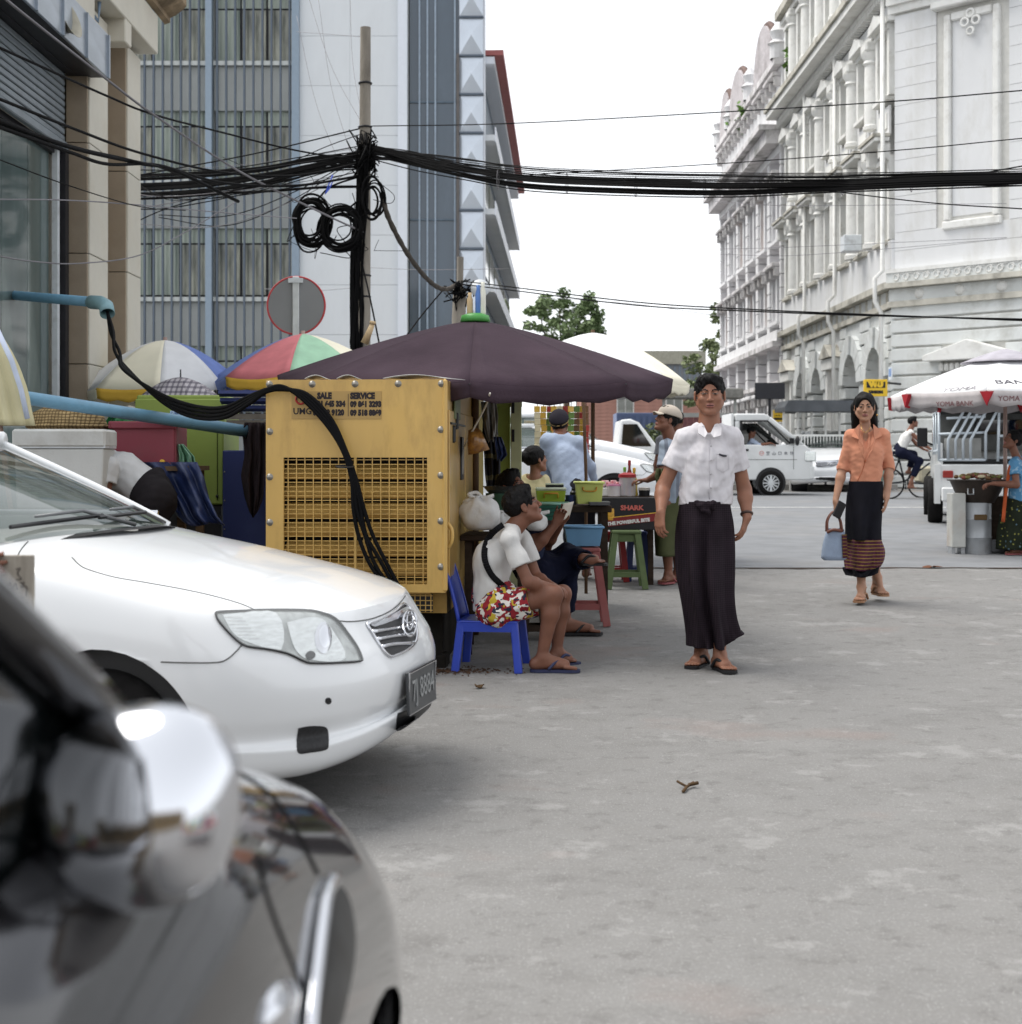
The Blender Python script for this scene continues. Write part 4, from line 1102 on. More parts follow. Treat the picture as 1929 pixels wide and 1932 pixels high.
def car_mesh(S,t,paint,under):
 qs,G = S.body()
 nq,ntt,_ = G.shape
 ax,az,ar = S.arch
 V = G.reshape(-1,3).copy()
 axs = [ax,ax-S.wb]
 for a_ in axs:
  d = np.hypot(V[:,0]-a_,V[:,2]-az)
  near = (d < ar) & (d > ar-.055) & (V[:,1] > .5)
  V[near,0] = a_+(V[near,0]-a_)*ar/d[near]; V[near,2] = az+(V[near,2]-az)*ar/d[near]
 F = []
 for i in range(nq-1):
  for j in range(ntt-1):
   ids = (i*ntt+j,i*ntt+j+1,(i+1)*ntt+j+1,(i+1)*ntt+j)
   c = V[list(ids)]
   cut = False
   for a_ in axs:
    d = np.hypot(c[:,0]-a_,c[:,2]-az)
    if c[:,1].min() > .5 and (d < ar-.002).any() and (d < ar+.002).all(): cut = True
    if c[:,1].min() > .5 and (d < ar-.02).any(): cut = True
   if not cut: F.append(ids)
 mb = MB()
 for sg in (1,-1):
  mb.add([(x,y*sg,z) for x,y,z in V],[f if sg > 0 else f[::-1] for f in F])
 # bonnet, from the top edge curve towards the centre line
 k = [i for i,q in enumerate(qs) if G[i,-1,0] >= S.xcowl-.02]
 E = G[k,-1]
 nr = 26
 xs = np.interp(np.linspace(0,1,len(E)),[0,1],[E[0,0],S.xcowl])
 Hs = []
 for i,e in enumerate(E):
  xsp = E[0,0]+(S.xcowl_c-E[0,0])*(i/(len(E)-1)) ** 1.15
  for r in range(nr+1):
   f = r/nr; x = e[0]*(1-f ** 1.6)+xsp*f ** 1.6; y = e[1]*(1-f)
   z = S.ztop(x,y)
   if r == 0: z = e[2]
   Hs.append((x,y,z))
 F2 = [(i*(nr+1)+r,i*(nr+1)+r+1,(i+1)*(nr+1)+r+1,(i+1)*(nr+1)+r) for i in range(len(E)-1) for r in range(nr)]
 for sg in (1,-1): mb.add([(x,y*sg,z) for x,y,z in Hs],[f if sg < 0 else f[::-1] for f in F2])
 o = mb.build('body',paint,t,auto=35)
 bm = bmesh.new(); bm.from_mesh(o.data); bmesh.ops.remove_doubles(bm,verts=bm.verts,dist=.0012); bmesh.ops.recalc_face_normals(bm,faces=bm.faces); bm.to_mesh(o.data); bm.free()
 # inner wheel houses
 mb = MB()
 for a_ in axs:
  for sg in (1,-1):
   mb.lathe([(ar-.004,0),(ar-.004,.3),(.0,.3)],n=32,cap=False,M=Matrix.Translation((a_,sg*.46,az)) @ Matrix.Rotation(R(-90*sg),4,'X') @ Matrix.Translation((0,0,.3*0)) @ Matrix.Diagonal((1,1,1,1)))
 mb.box(((S.xend+.1)/2,0,.3),(abs(S.xend)-.35,1.0,.1))
 mb.build('underbody',under,t)
 return o
def wheel(t,x,y,z,r,tyre,rim,w=.19,spokes=8):
 Mx = Matrix.Translation((x,y,z)) @ Matrix.Rotation(R(90),4,'X')
 sgn = -1 if y < 0 else 1
 mb = MB(); prof = [(r*.66,-w/2),(r*.9,-w/2),(r*.97,-w*.42),(r,-w*.3),(r,-w*.12),(r*.985,-w*.1),(r,-w*.08),(r,w*.08),(r*.985,w*.1),(r,w*.12),(r,w*.3),(r*.97,w*.42),(r*.9,w/2),(r*.66,w/2)]
 mb.lathe(prof,n=40,M=Mx,cap=False); wo = mb.build('wheel',tyre,t,auto=40)
 mb = MB(); mb.lathe([(r*.67,-w*.46),(r*.62,-w*.46),(r*.6,-w*.2),(r*.6,w*.2),(r*.62,w*.46),(r*.67,w*.46)],n=32,M=Mx,cap=False)
 zf = -sgn*w*.34
 mb.lathe([(0,zf-sgn*.03),(r*.14,zf-sgn*.03),(r*.16,zf)],n=16,M=Mx,cap=False)
 for k in range(spokes):
  a = 2*PI*k/spokes
  p = Mx @ Vector((r*.1*math.cos(a),r*.1*math.sin(a),zf)); q = Mx @ Vector((r*.63*math.cos(a),r*.63*math.sin(a),zf-sgn*.01))
  mb.beam(p,q,.045,.025)
 mb.lathe([(0,zf*.3),(r*.6,zf*.3)],n=24,M=Mx,cap=False)
 mb.build('rim',rim,wo,auto=40)
 return wo
def greenhouse(S,t,paint,glass,dash,zroof=1.44,xr=-1.72,xre=-3.1,xtail=-3.75):
 b,zb = .74,S.belt
 zc = S.ztop(S.xcowl_c,0)+.015
 # windscreen
 def ws(u,v):
  y = (u-.5)*2
  x0 = S.xcowl_c-.02-.2*y*y; x1 = xr-.06*y*y
  z0 = zc-.03*y*y+.0; w0,w1 = .72,.56
  x = x0+(x1-x0)*v; z = z0+(zroof-z0)*(v ** .92)-.02*y*y*v
  return (x,y*(w0+(w1-w0)*v),z)
 mb = MB(); mb.grid(ws,24,14); mb.build('windscreen',glass,t,smooth=True)
 mb = MB()
 def rf(u,v):
  y = (u-.5)*2; x = xr+(xre-xr)*v
  return (x-.06*y*y*(1-v),y*.56,zroof+.03*math.sin(PI*v)-.02*y*y-.03*max(0,abs(y)-.8)*5*.4)
 mb.grid(rf,20,16); mb.build('roof',paint,t,smooth=True)
 def rg(u,v):
  y = (u-.5)*2; x = xre+(xtail-xre)*v
  return (x,y*(.56+.12*v),zroof-.02*y*y+(zb+.04-zroof)*v ** 1.3)
 mb = MB(); mb.grid(rg,16,8); mb.build('rear_window',glass,t,smooth=True)
 for sg in (1,-1):
  mb = MB(); low = [ws(.5+.5*sg,k/8) for k in range(9)]
  top = [ws(.5+.5*sg,k/8) for k in range(9)]+[(xr+(xre-xr)*k/6,sg*.565,zroof-.03) for k in range(1,7)]
  mb.tube([Vector(p)+Vector((0,sg*.012,0)) for p in low],[.02]*9,8)
  mb.build('pillar',paint,t,smooth=True)
  mb = MB(); mb.tube([(xr,sg*.565,zroof-.02),(xre,sg*.565,zroof-.02),(xtail,sg*.68,zb+.02)],.035,8); mb.build('roof_rail',paint,t,smooth=True)
  pts = [Vector(p) for p in low]+[Vector((xre,sg*.565,zroof-.03)),Vector((xtail,sg*.69,zb+.03))]
  bot = [Vector((max(min(p.x,S.xcowl_c-.3),xtail),sg*(S.levels[-1][3]-.012),zb-.005)) for p in pts]
  mb = MB(); mb.add(pts+bot,[(i,i+1,len(pts)+i+1,len(pts)+i) for i in range(len(pts)-1)]); mb.build('side_window',glass,t)
  mb = MB(); mb.tube([(S.xcowl_c-.3,sg*(S.levels[-1][3]+.004),zb+.006),(xtail,sg*(S.levels[-1][3]+.004),zb+.006)],.014,6); mb.build('belt_trim',MT_CHROME,t,smooth=True)
  mb = MB(); mb.beam((-2.35,sg*.75,zb),(-2.4,sg*.57,zroof-.03),.1,.03); mb.build('door_pillar',MT_BLACKP,t)
 mb = MB(); mb.add([(xtail,-.76,zb+.03),(xtail,.76,zb+.03),(S.xend,.72,zb-.02),(S.xend,-.72,zb-.02),(S.xend-.06,-.7,.3),(S.xend-.06,.7,.3)],[(0,1,2,3),(3,2,5,4)]); mb.build('boot_lid',paint,t)
 # dashboard and seats behind the glass
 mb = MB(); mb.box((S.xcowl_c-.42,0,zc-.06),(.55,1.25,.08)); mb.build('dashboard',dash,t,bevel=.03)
 for sg in (1,-1):
  mb = MB(); mb.box((-2.2,sg*.36,.8),(.16,.46,.66)); mb.box((-2.2,sg*.36,1.22),(.1,.24,.18)); mb.build('seat',MT_SEAT,t,bevel=.05)
 mb = MB(); mb.tube([(-1.62+.05*math.sin(a),-.36+.17*math.cos(a),.96+.17*math.sin(a)) for a in [2*PI*i/20 for i in range(20)]],.014,6,closed=True); mb.build('steering_wheel',MT_BLACKP,t,smooth=True)
def bvh_of(obs):
 v = []; f = []
 for o in obs:
  W = WM[o.name]; b = len(v)
  v += [W @ x.co for x in o.data.vertices]; f += [tuple(i+b for i in p.vertices) for p in o.data.polygons]
 return BVHTree.FromPolygons(v,f)
EYEV = Vector((0,0,EYE))
def ray(bvh,X,Y,off=0.0,t=None,d0=5.0):
 d = (P(X,Y,10.0)-EYEV).normalized()
 h = bvh.ray_cast(EYEV,d)
 if h[0] is None: return P(X,Y,d0),-d
 n = h[1] if h[1].dot(d) < 0 else -h[1]
 return h[0]+n*off,n
def smooth_poly(pts,n=6): return [tuple(p) for p in crv(pts+[pts[0]],n)[:-1]]
def decal(name,bvh,poly,mt,par,off=.003,bulge=0.0,rings=7,mirror=None,smooth=True,d0=5.0):
 "a panel lying on the body, its outline given in the photo's coordinates"
 cx = sum(p[0] for p in poly)/len(poly); cy = sum(p[1] for p in poly)/len(poly); n = len(poly)
 base = [ray(bvh,cx+(x-cx)*k/rings,cy+(y-cy)*k/rings,0,d0=d0) for k in range(1,rings+1) for x,y in poly]
 c0 = ray(bvh,cx,cy,0,d0=d0)
 vs = [c0[0]+c0[1]*(off+bulge)]
 for k in range(1,rings+1):
  h = off+bulge*(1-(k/rings) ** 2)
  for i in range(n):
   p,nn = base[(k-1)*n+i]; vs.append(p+nn*h)
 fs = [(0,1+i,1+(i+1) % n) for i in range(n)]
 for k in range(rings-1):
  for i in range(n): fs.append((1+k*n+i,1+(k+1)*n+i,1+(k+1)*n+(i+1) % n,1+k*n+(i+1) % n))
 # a rim down to the body gives the panel its thickness
 b = len(vs)
 vs += [base[(rings-1)*n+i][0]-base[(rings-1)*n+i][1]*.012 for i in range(n)]
 fs += [(1+(rings-1)*n+i,b+i,b+(i+1) % n,1+(rings-1)*n+(i+1) % n) for i in range(n)]
 mb = MB(); mb.add(vs,fs)
 o = mb.build(name,mt,par,smooth=smooth,world=True)
 if smooth:
  try: o.data.set_sharp_from_angle(angle=R(50))
  except Exception: pass
 if mirror:
  root = mirror
  I = inv(root); W = WM[root.name]
  mb = MB(); mb.add([W @ Vector((q.x,-q.y,q.z)) for q in (I @ v for v in vs)],[f[::-1] for f in fs])
  mb.build(name,mt,par if par == root else root,smooth=smooth,world=True)
 return o
def seam(name,bvh,pts,mt,par,r=.0022,n=8,off=.0004,d0=5.0):
 q = crv(pts,n); mb = MB(); mb.tube([ray(bvh,x,y,off,d0=d0)[0] for x,y in q],r,5)
 return mb.build(name,mt,par,smooth=True,world=True)
MT_CHROME = mat('chrome','#d9dbe0',.07,1.0,var=.02)
MT_BLACKP = mat('black_plastic','#17171a',.45,var=.1)
MT_TYRE = mat('tyre_rubber','#1c1b1b',.85,var=.2,scale=20,bump=.3,bscale=60)
MT_RIM = mat('alloy_rim','#b4b7bb',.3,.8,var=.05)
MT_SEAT = mat('car_seat','#3c3b3d',.9)
MT_SEAM = mat('panel_gap','#50514f',.8,var=.05)
MT_WPAINT = mat('pearl_white_paint','#e3e5e7',.28,0,var=.01,scale=1,coat=.8,spec=.5)
MT_WPAINT.node_tree.nodes['Principled BSDF'].inputs['Coat Roughness'].default_value = .06
MT_WGLASS = mat('car_glass','#4d5c56',.03,0,var=.05,spec=.8,alpha=.62,coat=1.0)
MT_LENS = mat('clear_lens','#f4f7f7',.02,0,var=0,alpha=.16,coat=1.0)
MT_REFL = mat('reflector_silver','#dfe3e2',.16,.85,var=.12,scale=30,stretch=(1,1,4))
MT_LAMPD = mat('lamp_housing','#a9adab',.25,.6,var=.3,scale=25)
# ---------------------------------------------------------------- white sedan
th = R(-12)
WC = thing('sedan_car','white four door sedan parked nose out in front of the yellow generator','car',(-.430,5.3,0),rz=th)
lev = [(.17,-.16,.42,.62,2.6),(.165,-.02,.5,.74,2.6),(.20,.06,.52,.795,2.5),(.265,.088,.54,.815,2.5),(.285,.080,.54,.815,2.5),(.31,.062,.54,.81,2.5),(.37,.082,.54,.825,2.5),(.45,.09,.55,.838,2.5),(.52,.068,.55,.84,2.5),
  (.57,.035,.55,.838,2.5),(.62,.005,.54,.828,2.45),(.652,-.012,.53,.812,2.4),(.668,-.022,.52,.79,2.4)]
_zx = [-2.0,-1.2,-1.0,-.73,-.43,-.28,-.1,0.0,.1]; _zz = [.99,.955,.925,.875,.81,.772,.71,.672,.63]
def zt_w(x,y): return float(np.interp(x,_zx,_zz))-.058*(abs(y)/.7) ** 2.4-.012*math.exp(-((abs(y)-.47)/.06) ** 2)*0
_S = np.array([crv(np.array(list(zip(_zx,_zz))),12)])[0]
def zt_w(x,y): return float(np.interp(x,_S[:,0],_S[:,1]))-.055*(abs(y)/.7) ** 2.4
S = CarShape(lev,zt_w,-1.22,-3.7,(-.72,.25,.345),.955,4); S.wb = 2.3; S.xcowl_c = -1.0
body = car_mesh(S,WC,MT_WPAINT,MT_BLACKP)
greenhouse(S,WC,MT_WPAINT,MT_WGLASS,mat('dash_sky_reflection','#dcdcd8',.7,var=.05),zroof=1.3,xr=-1.9)  # pale dashboard colour stands in for sky reflected in the windscreen
for x in (-.735,-.735-2.3):
 for y in (-.70,.70): wheel(WC,x,y,.262,.262,MT_TYRE,MT_RIM)
bv = bvh_of([body])
hl = [(407,1159),(416,1156),(484,1153.6),(540,1153),(585,1154.5),(616,1161),(636,1173),(655,1197),(672,1222),(680,1241),(678,1248),(640,1251),(600,1252),(576,1250),(541,1234),(500,1225),(466,1220),(446,1208),(425,1187),(411,1170)]
hs = smooth_poly(hl,3)
L0 = decal('headlight',bv,hs,MT_LAMPD,WC,.002,.0,mirror=WC)
def inset(poly,cx,cy,f,g=None):
 g = g or f; return [(cx+(x-cx)*f,cy+(y-cy)*g) for x,y in poly]
decal('reflector',bv,smooth_poly([(420,1161),(520,1158),(530,1226),(470,1213),(440,1195)],4),MT_REFL,L0,.005)
decal('reflector',bv,smooth_poly([(540,1176),(590,1166),(618,1180),(650,1243),(585,1246),(556,1226)],4),MT_REFL,L0,.006)
for k in range(7):
 y = 1166+6.5*k; x0 = 424+5*k
 seam('lens_rib',bv,[(x0,y),(x0+34,y+1)],MT_LENS,L0,r=.0025,n=2,off=.007)
decal('projector',bv,[(608+16*math.cos(a),1205+30*math.sin(a)) for a in [2*PI*i/20 for i in range(20)]],MT_CHROME,L0,.008,.012)
decal('bulb',bv,[(584+9*math.cos(a),1238+8*math.sin(a)) for a in [2*PI*i/12 for i in range(12)]],MT_BLACKP,L0,.009)
decal('lens',bv,hs,MT_LENS,L0,.010,.006)
seam('lamp_gasket',bv,hs+[hs[0]],MT_BLACKP,L0,r=.004,n=1,off=.006)
# seams
sm = mat('panel_gap','#50514f')
for pts in ([(136,1052),(150,1066),(167,1075),(215,1089),(273,1099),(340,1111),(396,1123),(450,1138),(484,1152)],
   [(304,1249),(350,1250.5),(409,1250),(430,1243),(446,1229),(456,1218)],
   [(634,1171),(660,1173),(690,1170),(715,1163),(739,1151),(756,1136),(765,1124)]):
 seam('panel_seam',bv,pts,MT_SEAM,WC)
seam('panel_seam',bv,[(53,1022),(44,1032),(35,1046),(25,1075)],MT_SEAM,WC)
# grille
gp = [(691,1179),(705,1174),(725,1166),(745,1154),(760,1140),(772,1150),(781,1172),(785,1195),(781,1214),(765,1228),(748,1236),(735,1239),(722,1228),(706,1203)]
G0 = decal('grille',bv,smooth_poly(gp,3),MT_BLACKP,WC,.002)
seam('grille_surround',bv,gp+[gp[0]],MT_CHROME,G0,r=.006,n=3,off=.004)
for k in range(3):
 yl,yr = 1194+14*k,1178+16*k
 seam('grille_bar',bv,[(700+9*k,yl),(740,(yl+yr)/2+1),(778,yr+4)],MT_CHROME,G0,r=.0075,n=5,off=.006)
decal('grille_top_bar',bv,smooth_poly([(697,1178),(725,1168),(752,1153),(766,1146),(772,1156),(745,1170),(705,1184)],2),MT_CHROME,G0,.007)
# oval ring emblem
def on(X,Y,off): return ray(bv,X,Y,off)[0]
mb = MB();
def ell_(cx,cy,rx,ry): return [on(cx+rx*math.cos(a),cy+ry*math.sin(a),.02) for a in [2*PI*i/24 for i in range(24)]]
mb.tube(ell_(765,1181,13,25),.0045,6,closed=True); mb.tube(ell_(765,1176,5.5,18),.0035,6,closed=True); mb.tube(ell_(765,1172,11,8),.0035,6,closed=True)
mb.build('badge',MT_CHROME,G0,smooth=True,world=True)
# V crease pieces, lower intake, fog recess, washer cap, plate
I0 = decal('lower_intake',bv,smooth_poly([(750,1346),(772,1338),(800,1322),(812,1318),(812,1332),(796,1348),(775,1366),(750,1380),(748,1362)],3),MT_BLACKP,WC,.002)
decal('fog_recess',bv,smooth_poly([(563,1374),(585,1370),(612,1371),(619,1380),(620,1405),(614,1415),(585,1420),(563,1421),(560,1400)],3),mat('fog_mesh','#242426',.6,var=.3,scale=90),WC,.002,mirror=WC)
decal('tow_cap',bv,[(619.5+6*math.cos(a),1322.6+6.5*math.sin(a)) for a in [2*PI*i/14 for i in range(14)]],MT_BLACKP,WC,.0015,rings=2)
# number plate: dark grey, pale characters
Mp = Matrix.Translation((.118,0.0,.375)) @ Matrix.Rotation(R(90),4,'Z') @ Matrix.Rotation(R(86),4,'X')
pl = bx('number_plate',WC,mat('plate_dark','#4a4c4e',.4,.3,var=.1),(.108,0,.375),(.012,.36,.15),rot=Matrix.Rotation(R(-3),3,'Y'),bevel=.003)
lettering('plate_text','7J 8884',.105,mat('plate_print','#8d8f8f',.5),pl,Matrix.Translation((.008,0,0)) @ Matrix.Rotation(R(90),4,'Z') @ Matrix.Rotation(R(90),4,'X'),sx=.92)
mb = MB(); mb.tube([(.114,-.175,-.0+.302),(.114,.175,.302),(.114,.175,.448),(.114,-.175,.448)],.004,5,closed=True); mb.build('plate_rim',MT_CHROME,WC)
# cowl, wipers, mirror
mb = MB()
mb.grid(lambda u,v: ((S.xcowl_c+.035-.085*v-.22*((u-.5)*2) ** 2),(u-.5)*2*.70,zt_w(S.xcowl_c,0)+.012-.05*abs((u-.5)*2) ** 2.4+.006*v),24,3)
mb.build('cowl_panel',MT_BLACKP,WC,smooth=True)
def wsp(y,v,off=.02):
 u = y
 x0 = S.xcowl_c-.02-.2*u*u; x1 = -1.9-.06*u*u; zc = zt_w(S.xcowl_c,0)+.015; z0 = zc-.03*u*u
 return Vector((x0+(x1-x0)*v+.02,u*(.72-.16*v),z0+(1.3-z0)*v ** .92-.02*u*u*v+off))
for (ya,yb) in ((.55,-.25),(.02,-.82)):
 mb = MB(); mb.tube([wsp(ya,.02,.0),wsp(ya*.6+yb*.4,.10,.03),wsp(yb*.8+ya*.2,.09,.03)],[.008,.007,.005],6); w_ = mb.build('wiper',mat('wiper_silver','#6f7173',.4,.5),WC,smooth=True)
 mb = MB(); mb.tube([wsp(ya*.75+yb*.25,.075,.018),wsp(yb,.06,.018)],.008,5); mb.build('blade',MT_BLACKP,w_)
mb = MB(); mb.ball((-1.28,-.93,.98),(.07,.11,.075),16,10); o = mb.build('door_mirror',MT_WPAINT,WC,smooth=True)
mb = MB(); mb.beam((-1.3,-.74,.94),(-1.28,-.88,.95),.05); mb.build('mirror_arm',MT_BLACKP,WC)
# ---------------------------------------------------------------- black car beside the camera
MT_BPAINT = mat('black_car_paint','#141316',.12,0.0,var=.1,coat=1.0,spec=.6)
MT_BGLASS = mat('dark_car_glass','#15191a',.03,0,var=.1,spec=.8,coat=1.0)
BC = thing('hatchback_car','glossy black car close beside the camera with a chrome door mirror','car',(-.93,2.38,0),rz=R(86))
levb = [(.17,-.2,.5,.6,2.4),(.2,-.02,.55,.76,2.4),(.3,.03,.6,.80,2.4),(.42,.04,.62,.825,2.4),(.5,.02,.62,.835,2.4),(.58,-.02,.62,.83,2.3),(.645,-.07,.62,.80,2.2),(.69,-.11,.60,.75,2.2),(.71,-.14,.58,.70,2.2)]
_SB = crv(np.array(list(zip([-2.0,-1.3,-1.05,-.8,-.55,-.35,-.2,-.05,.1],[1.07,1.035,1.005,.945,.88,.825,.77,.705,.64]))),12)
def zt_b(x,y): return float(np.interp(x,_SB[:,0],_SB[:,1]))-.075*(abs(y)/.7) ** 2.6
SB = CarShape(levb,zt_b,-1.2,-3.6,(-.72,.27,.33),.875,4); SB.wb = 2.3; SB.xcowl_c = -1.02
bbody = car_mesh(SB,BC,MT_BPAINT,MT_BLACKP)
greenhouse(SB,BC,MT_BPAINT,MT_BGLASS,MT_SEAT,zroof=1.42,xr=-1.75)
for x in (-.72,-3.02):
 for y in (-.69,.69): wheel(BC,x,y,.272,.272,MT_TYRE,MT_RIM)
bb = bvh_of([bbody])
lp = smooth_poly([(622,1662),(650,1690),(664,1750),(663,1810),(650,1880),(630,1945),(575,1960),(580,1900),(590,1820),(602,1730)],3)
LH = decal('headlight',bb,lp,mat('smoked_lens','#0c0d0e',.35,.0,var=.6,scale=34,coat=.0,col2='#2c2f31',spec=.2),BC,.004,.004,d0=1.9)
mb = MB(); q = crv([(621,1660),(606,1695),(596,1750),(585,1830),(575,1900),(569,1960)],8)
mb.tube([ray(bb,x,y,.006,d0=1.9)[0] for x,y in q],.0075,6); mb.build('chrome_strip',MT_CHROME,LH,smooth=True,world=True)
rp_ = decal('side_repeater',bb,smooth_poly([(540,1848),(549,1870),(546,1910),(540,1945),(500,1950),(492,1925),(502,1885),(520,1855)],3),MT_CHROME,BC,.003,.008,d0=1.8)
seam('panel_seam',bb,[(487,1610),(495,1660),(520,1740),(560,1840),(600,1950)],mat('gap_black','#0b0b0c',.9),BC,r=.0018,d0=1.5)
seam('panel_seam',bb,[(395,1425),(470,1470),(520,1510),(560,1570),(600,1650)],mat('gap_black','#0b0b0c'),BC,r=.002,d0=1.8)
# chrome door mirror on its stalk
mc = P(264,1524,1.02)
mb = MB(); Mm = Matrix.Translation(mc) @ Matrix.Rotation(R(-14),4,'Z') @ Matrix.Rotation(R(-14),4,'Y') @ Matrix.Rotation(R(-14),4,'X')
def cap(u,v):
 a = 2*PI*u; b = max(-1.56,min(1.56,PI*(v-.5)))
 x,y,z = math.cos(a)*math.cos(b),math.sin(a)*math.cos(b),math.sin(b)
 k = (abs(x) ** 2.35+abs(y) ** 2.35+abs(z) ** 2.35) ** (-1/2.35)
 return Mm @ Vector((.072*x*k*(1+.12*z),.052*y*k,.071*z*k))
mb.grid(cap,40,24,cu=True); MR = mb.build('door_mirror',MT_CHROME,BC,smooth=True,world=True)
mb = MB(); mb.tube([P(200,1620,1.04),P(130,1690,1.06),P(70,1730,1.1)],[.025,.025,.03],8); mb.build('mirror_stalk',MT_BPAINT,BC,smooth=True,world=True)
# ================================================================== people: bodies as one continuous surface
class SDF:
 def __init__(s,lo,hi,h):
  s.h = h; s.lo = np.array(lo,float); n = np.ceil((np.array(hi)-s.lo)/h).astype(int)+1
  s.n = n; s.f = np.full(n,.25,np.float32)
  s.ax = [s.lo[i]+h*np.arange(n[i]) for i in range(3)]
 def win(s,lo,hi):
  a = np.clip(np.floor((np.array(lo)-s.lo)/s.h).astype(int),0,s.n); b = np.clip(np.ceil((np.array(hi)-s.lo)/s.h).astype(int)+1,0,s.n)
  sl = tuple(slice(a[i],b[i]) for i in range(3))
  return sl,s.ax[0][sl[0]][:,None,None],s.ax[1][sl[1]][None,:,None],s.ax[2][sl[2]][None,None,:]
 def put(s,sl,d,k,sub=False):
  a = s.f[sl]
  if a.size == 0: return
  if sub:
   d = -d; hh = np.clip(.5-.5*(d-a)/k,0,1) if k else 0
   s.f[sl] = np.maximum(a,d) if not k else (d*(1-hh)+a*hh+k*hh*(1-hh))
  else:
   hh = np.clip(.5+.5*(d-a)/k,0,1); s.f[sl] = d*(1-hh)+a*hh-k*hh*(1-hh)
 def cone(s,a,b,ra,rb,k=.02,sub=False,flat=None):
  a = np.array(a,float); b = np.array(b,float); r = max(ra,rb)+k*2+.03
  sl,X,Y,Z = s.win(np.minimum(a,b)-r,np.maximum(a,b)+r)
  d = b-a; L2 = max(d @ d,1e-9)
  t = np.clip(((X-a[0])*d[0]+(Y-a[1])*d[1]+(Z-a[2])*d[2])/L2,0,1)
  qx,qy,qz = X-a[0]-t*d[0],Y-a[1]-t*d[1],Z-a[2]-t*d[2]
  if flat is not None:                     # (unit axis, factor): flatten the section along an axis
   ax,fk = flat; c = qx*ax[0]+qy*ax[1]+qz*ax[2]; q2 = qx*qx+qy*qy+qz*qz+c*c*(fk*fk-1)
  else: q2 = qx*qx+qy*qy+qz*qz
  s.put(sl,(np.sqrt(q2)-(ra+(rb-ra)*t)).astype(np.float32),k,sub)
  return s
 def ell(s,c,r,M=None,k=.015,sub=False):
  c = np.array(c,float); r = np.array(r,float); R_ = r.max()+k*2+.03
  sl,X,Y,Z = s.win(c-R_,c+R_)
  dx,dy,dz = X-c[0],Y-c[1],Z-c[2]
  if M is not None:
   m = np.array(M); p = [m[0][i]*dx+m[1][i]*dy+m[2][i]*dz for i in range(3)]
  else: p = [dx,dy,dz]
  k0 = np.sqrt((p[0]/r[0]) ** 2+(p[1]/r[1]) ** 2+(p[2]/r[2]) ** 2); k1 = np.sqrt((p[0]/r[0] ** 2) ** 2+(p[1]/r[1] ** 2) ** 2+(p[2]/r[2] ** 2) ** 2)+1e-9
  s.put(sl,(k0*(k0-1)/k1).astype(np.float32),k,sub)
  return s
 def cut(s,p,n):
  "keep the side the normal points away from"
  n = np.array(Vector(n).normalized()); p = np.array(p)
  d = (s.ax[0][:,None,None]-p[0])*n[0]+(s.ax[1][None,:,None]-p[1])*n[1]+(s.ax[2][None,None,:]-p[2])*n[2]
  s.f = np.maximum(s.f,d.astype(np.float32)); return s
 def ripple(s,amp,freq,seed,aniso=(1,1,1),n=7):
  rg = np.random.RandomState(seed); X,Y,Z = s.ax[0][:,None,None],s.ax[1][None,:,None],s.ax[2][None,None,:]
  acc = 0
  for i in range(n):
   v = rg.normal(size=3)*np.array(aniso); v = v/np.linalg.norm(v)*freq*rg.uniform(.6,1.7)
   w = rg.normal(size=3); w = w/np.linalg.norm(w)*freq*.35
   acc = acc+np.sin(v[0]*X+v[1]*Y+v[2]*Z+rg.uniform(0,6)+1.6*np.sin(w[0]*X+w[1]*Y+w[2]*Z))
  s.f = s.f+(acc*amp/n ** .5).astype(np.float32); return s
 def mesh(s):
  f = s.f; S = f < 0
  c = np.zeros(np.array(f.shape)-1,np.uint8)
  for i in (0,1):
   for j in (0,1):
    for k in (0,1): c += S[i:i+c.shape[0],j:j+c.shape[1],k:k+c.shape[2]]
  act = np.argwhere((c > 0) & (c < 8)); ids = np.full(c.shape,-1,np.int64); ids[tuple(act.T)] = np.arange(len(act))
  acc = np.zeros((len(act),3)); cnt = np.zeros(len(act))
  cor = np.array([(i,j,k) for i in (0,1) for j in (0,1) for k in (0,1)])
  val = np.stack([f[tuple((act+o).T)] for o in cor],1)
  for a in range(8):
   for b in range(a+1,8):
    if np.abs(cor[a]-cor[b]).sum() != 1: continue
    va,vb = val[:,a],val[:,b]; m = (va < 0) != (vb < 0)
    t = va[m]/(va[m]-vb[m]); acc[m] += cor[a]+t[:,None]*(cor[b]-cor[a]); cnt[m] += 1
  V = s.lo+(act+acc/cnt[:,None])*s.h
  Q = []
  for ax in range(3):
   u,v = (ax+1) % 3,(ax+2) % 3
   sl0 = [slice(None)]*3; sl1 = [slice(None)]*3; sl0[ax] = slice(0,-1); sl1[ax] = slice(1,None)
   a,b = S[tuple(sl0)],S[tuple(sl1)]
   e = np.argwhere(a != b)
   ok = (e[:,u] > 0) & (e[:,v] > 0) & (e[:,u] < c.shape[u]) & (e[:,v] < c.shape[v]); e = e[ok]
   inside = a[tuple(e.T)]
   q = []
   for du,dv in ((-1,-1),(0,-1),(0,0),(-1,0)):
    o = e.copy(); o[:,u] += du; o[:,v] += dv; q.append(ids[tuple(o.T)])
   q = np.stack(q,1); q[~inside] = q[~inside][:,::-1]; Q.append(q)
  return V,np.vstack(Q)
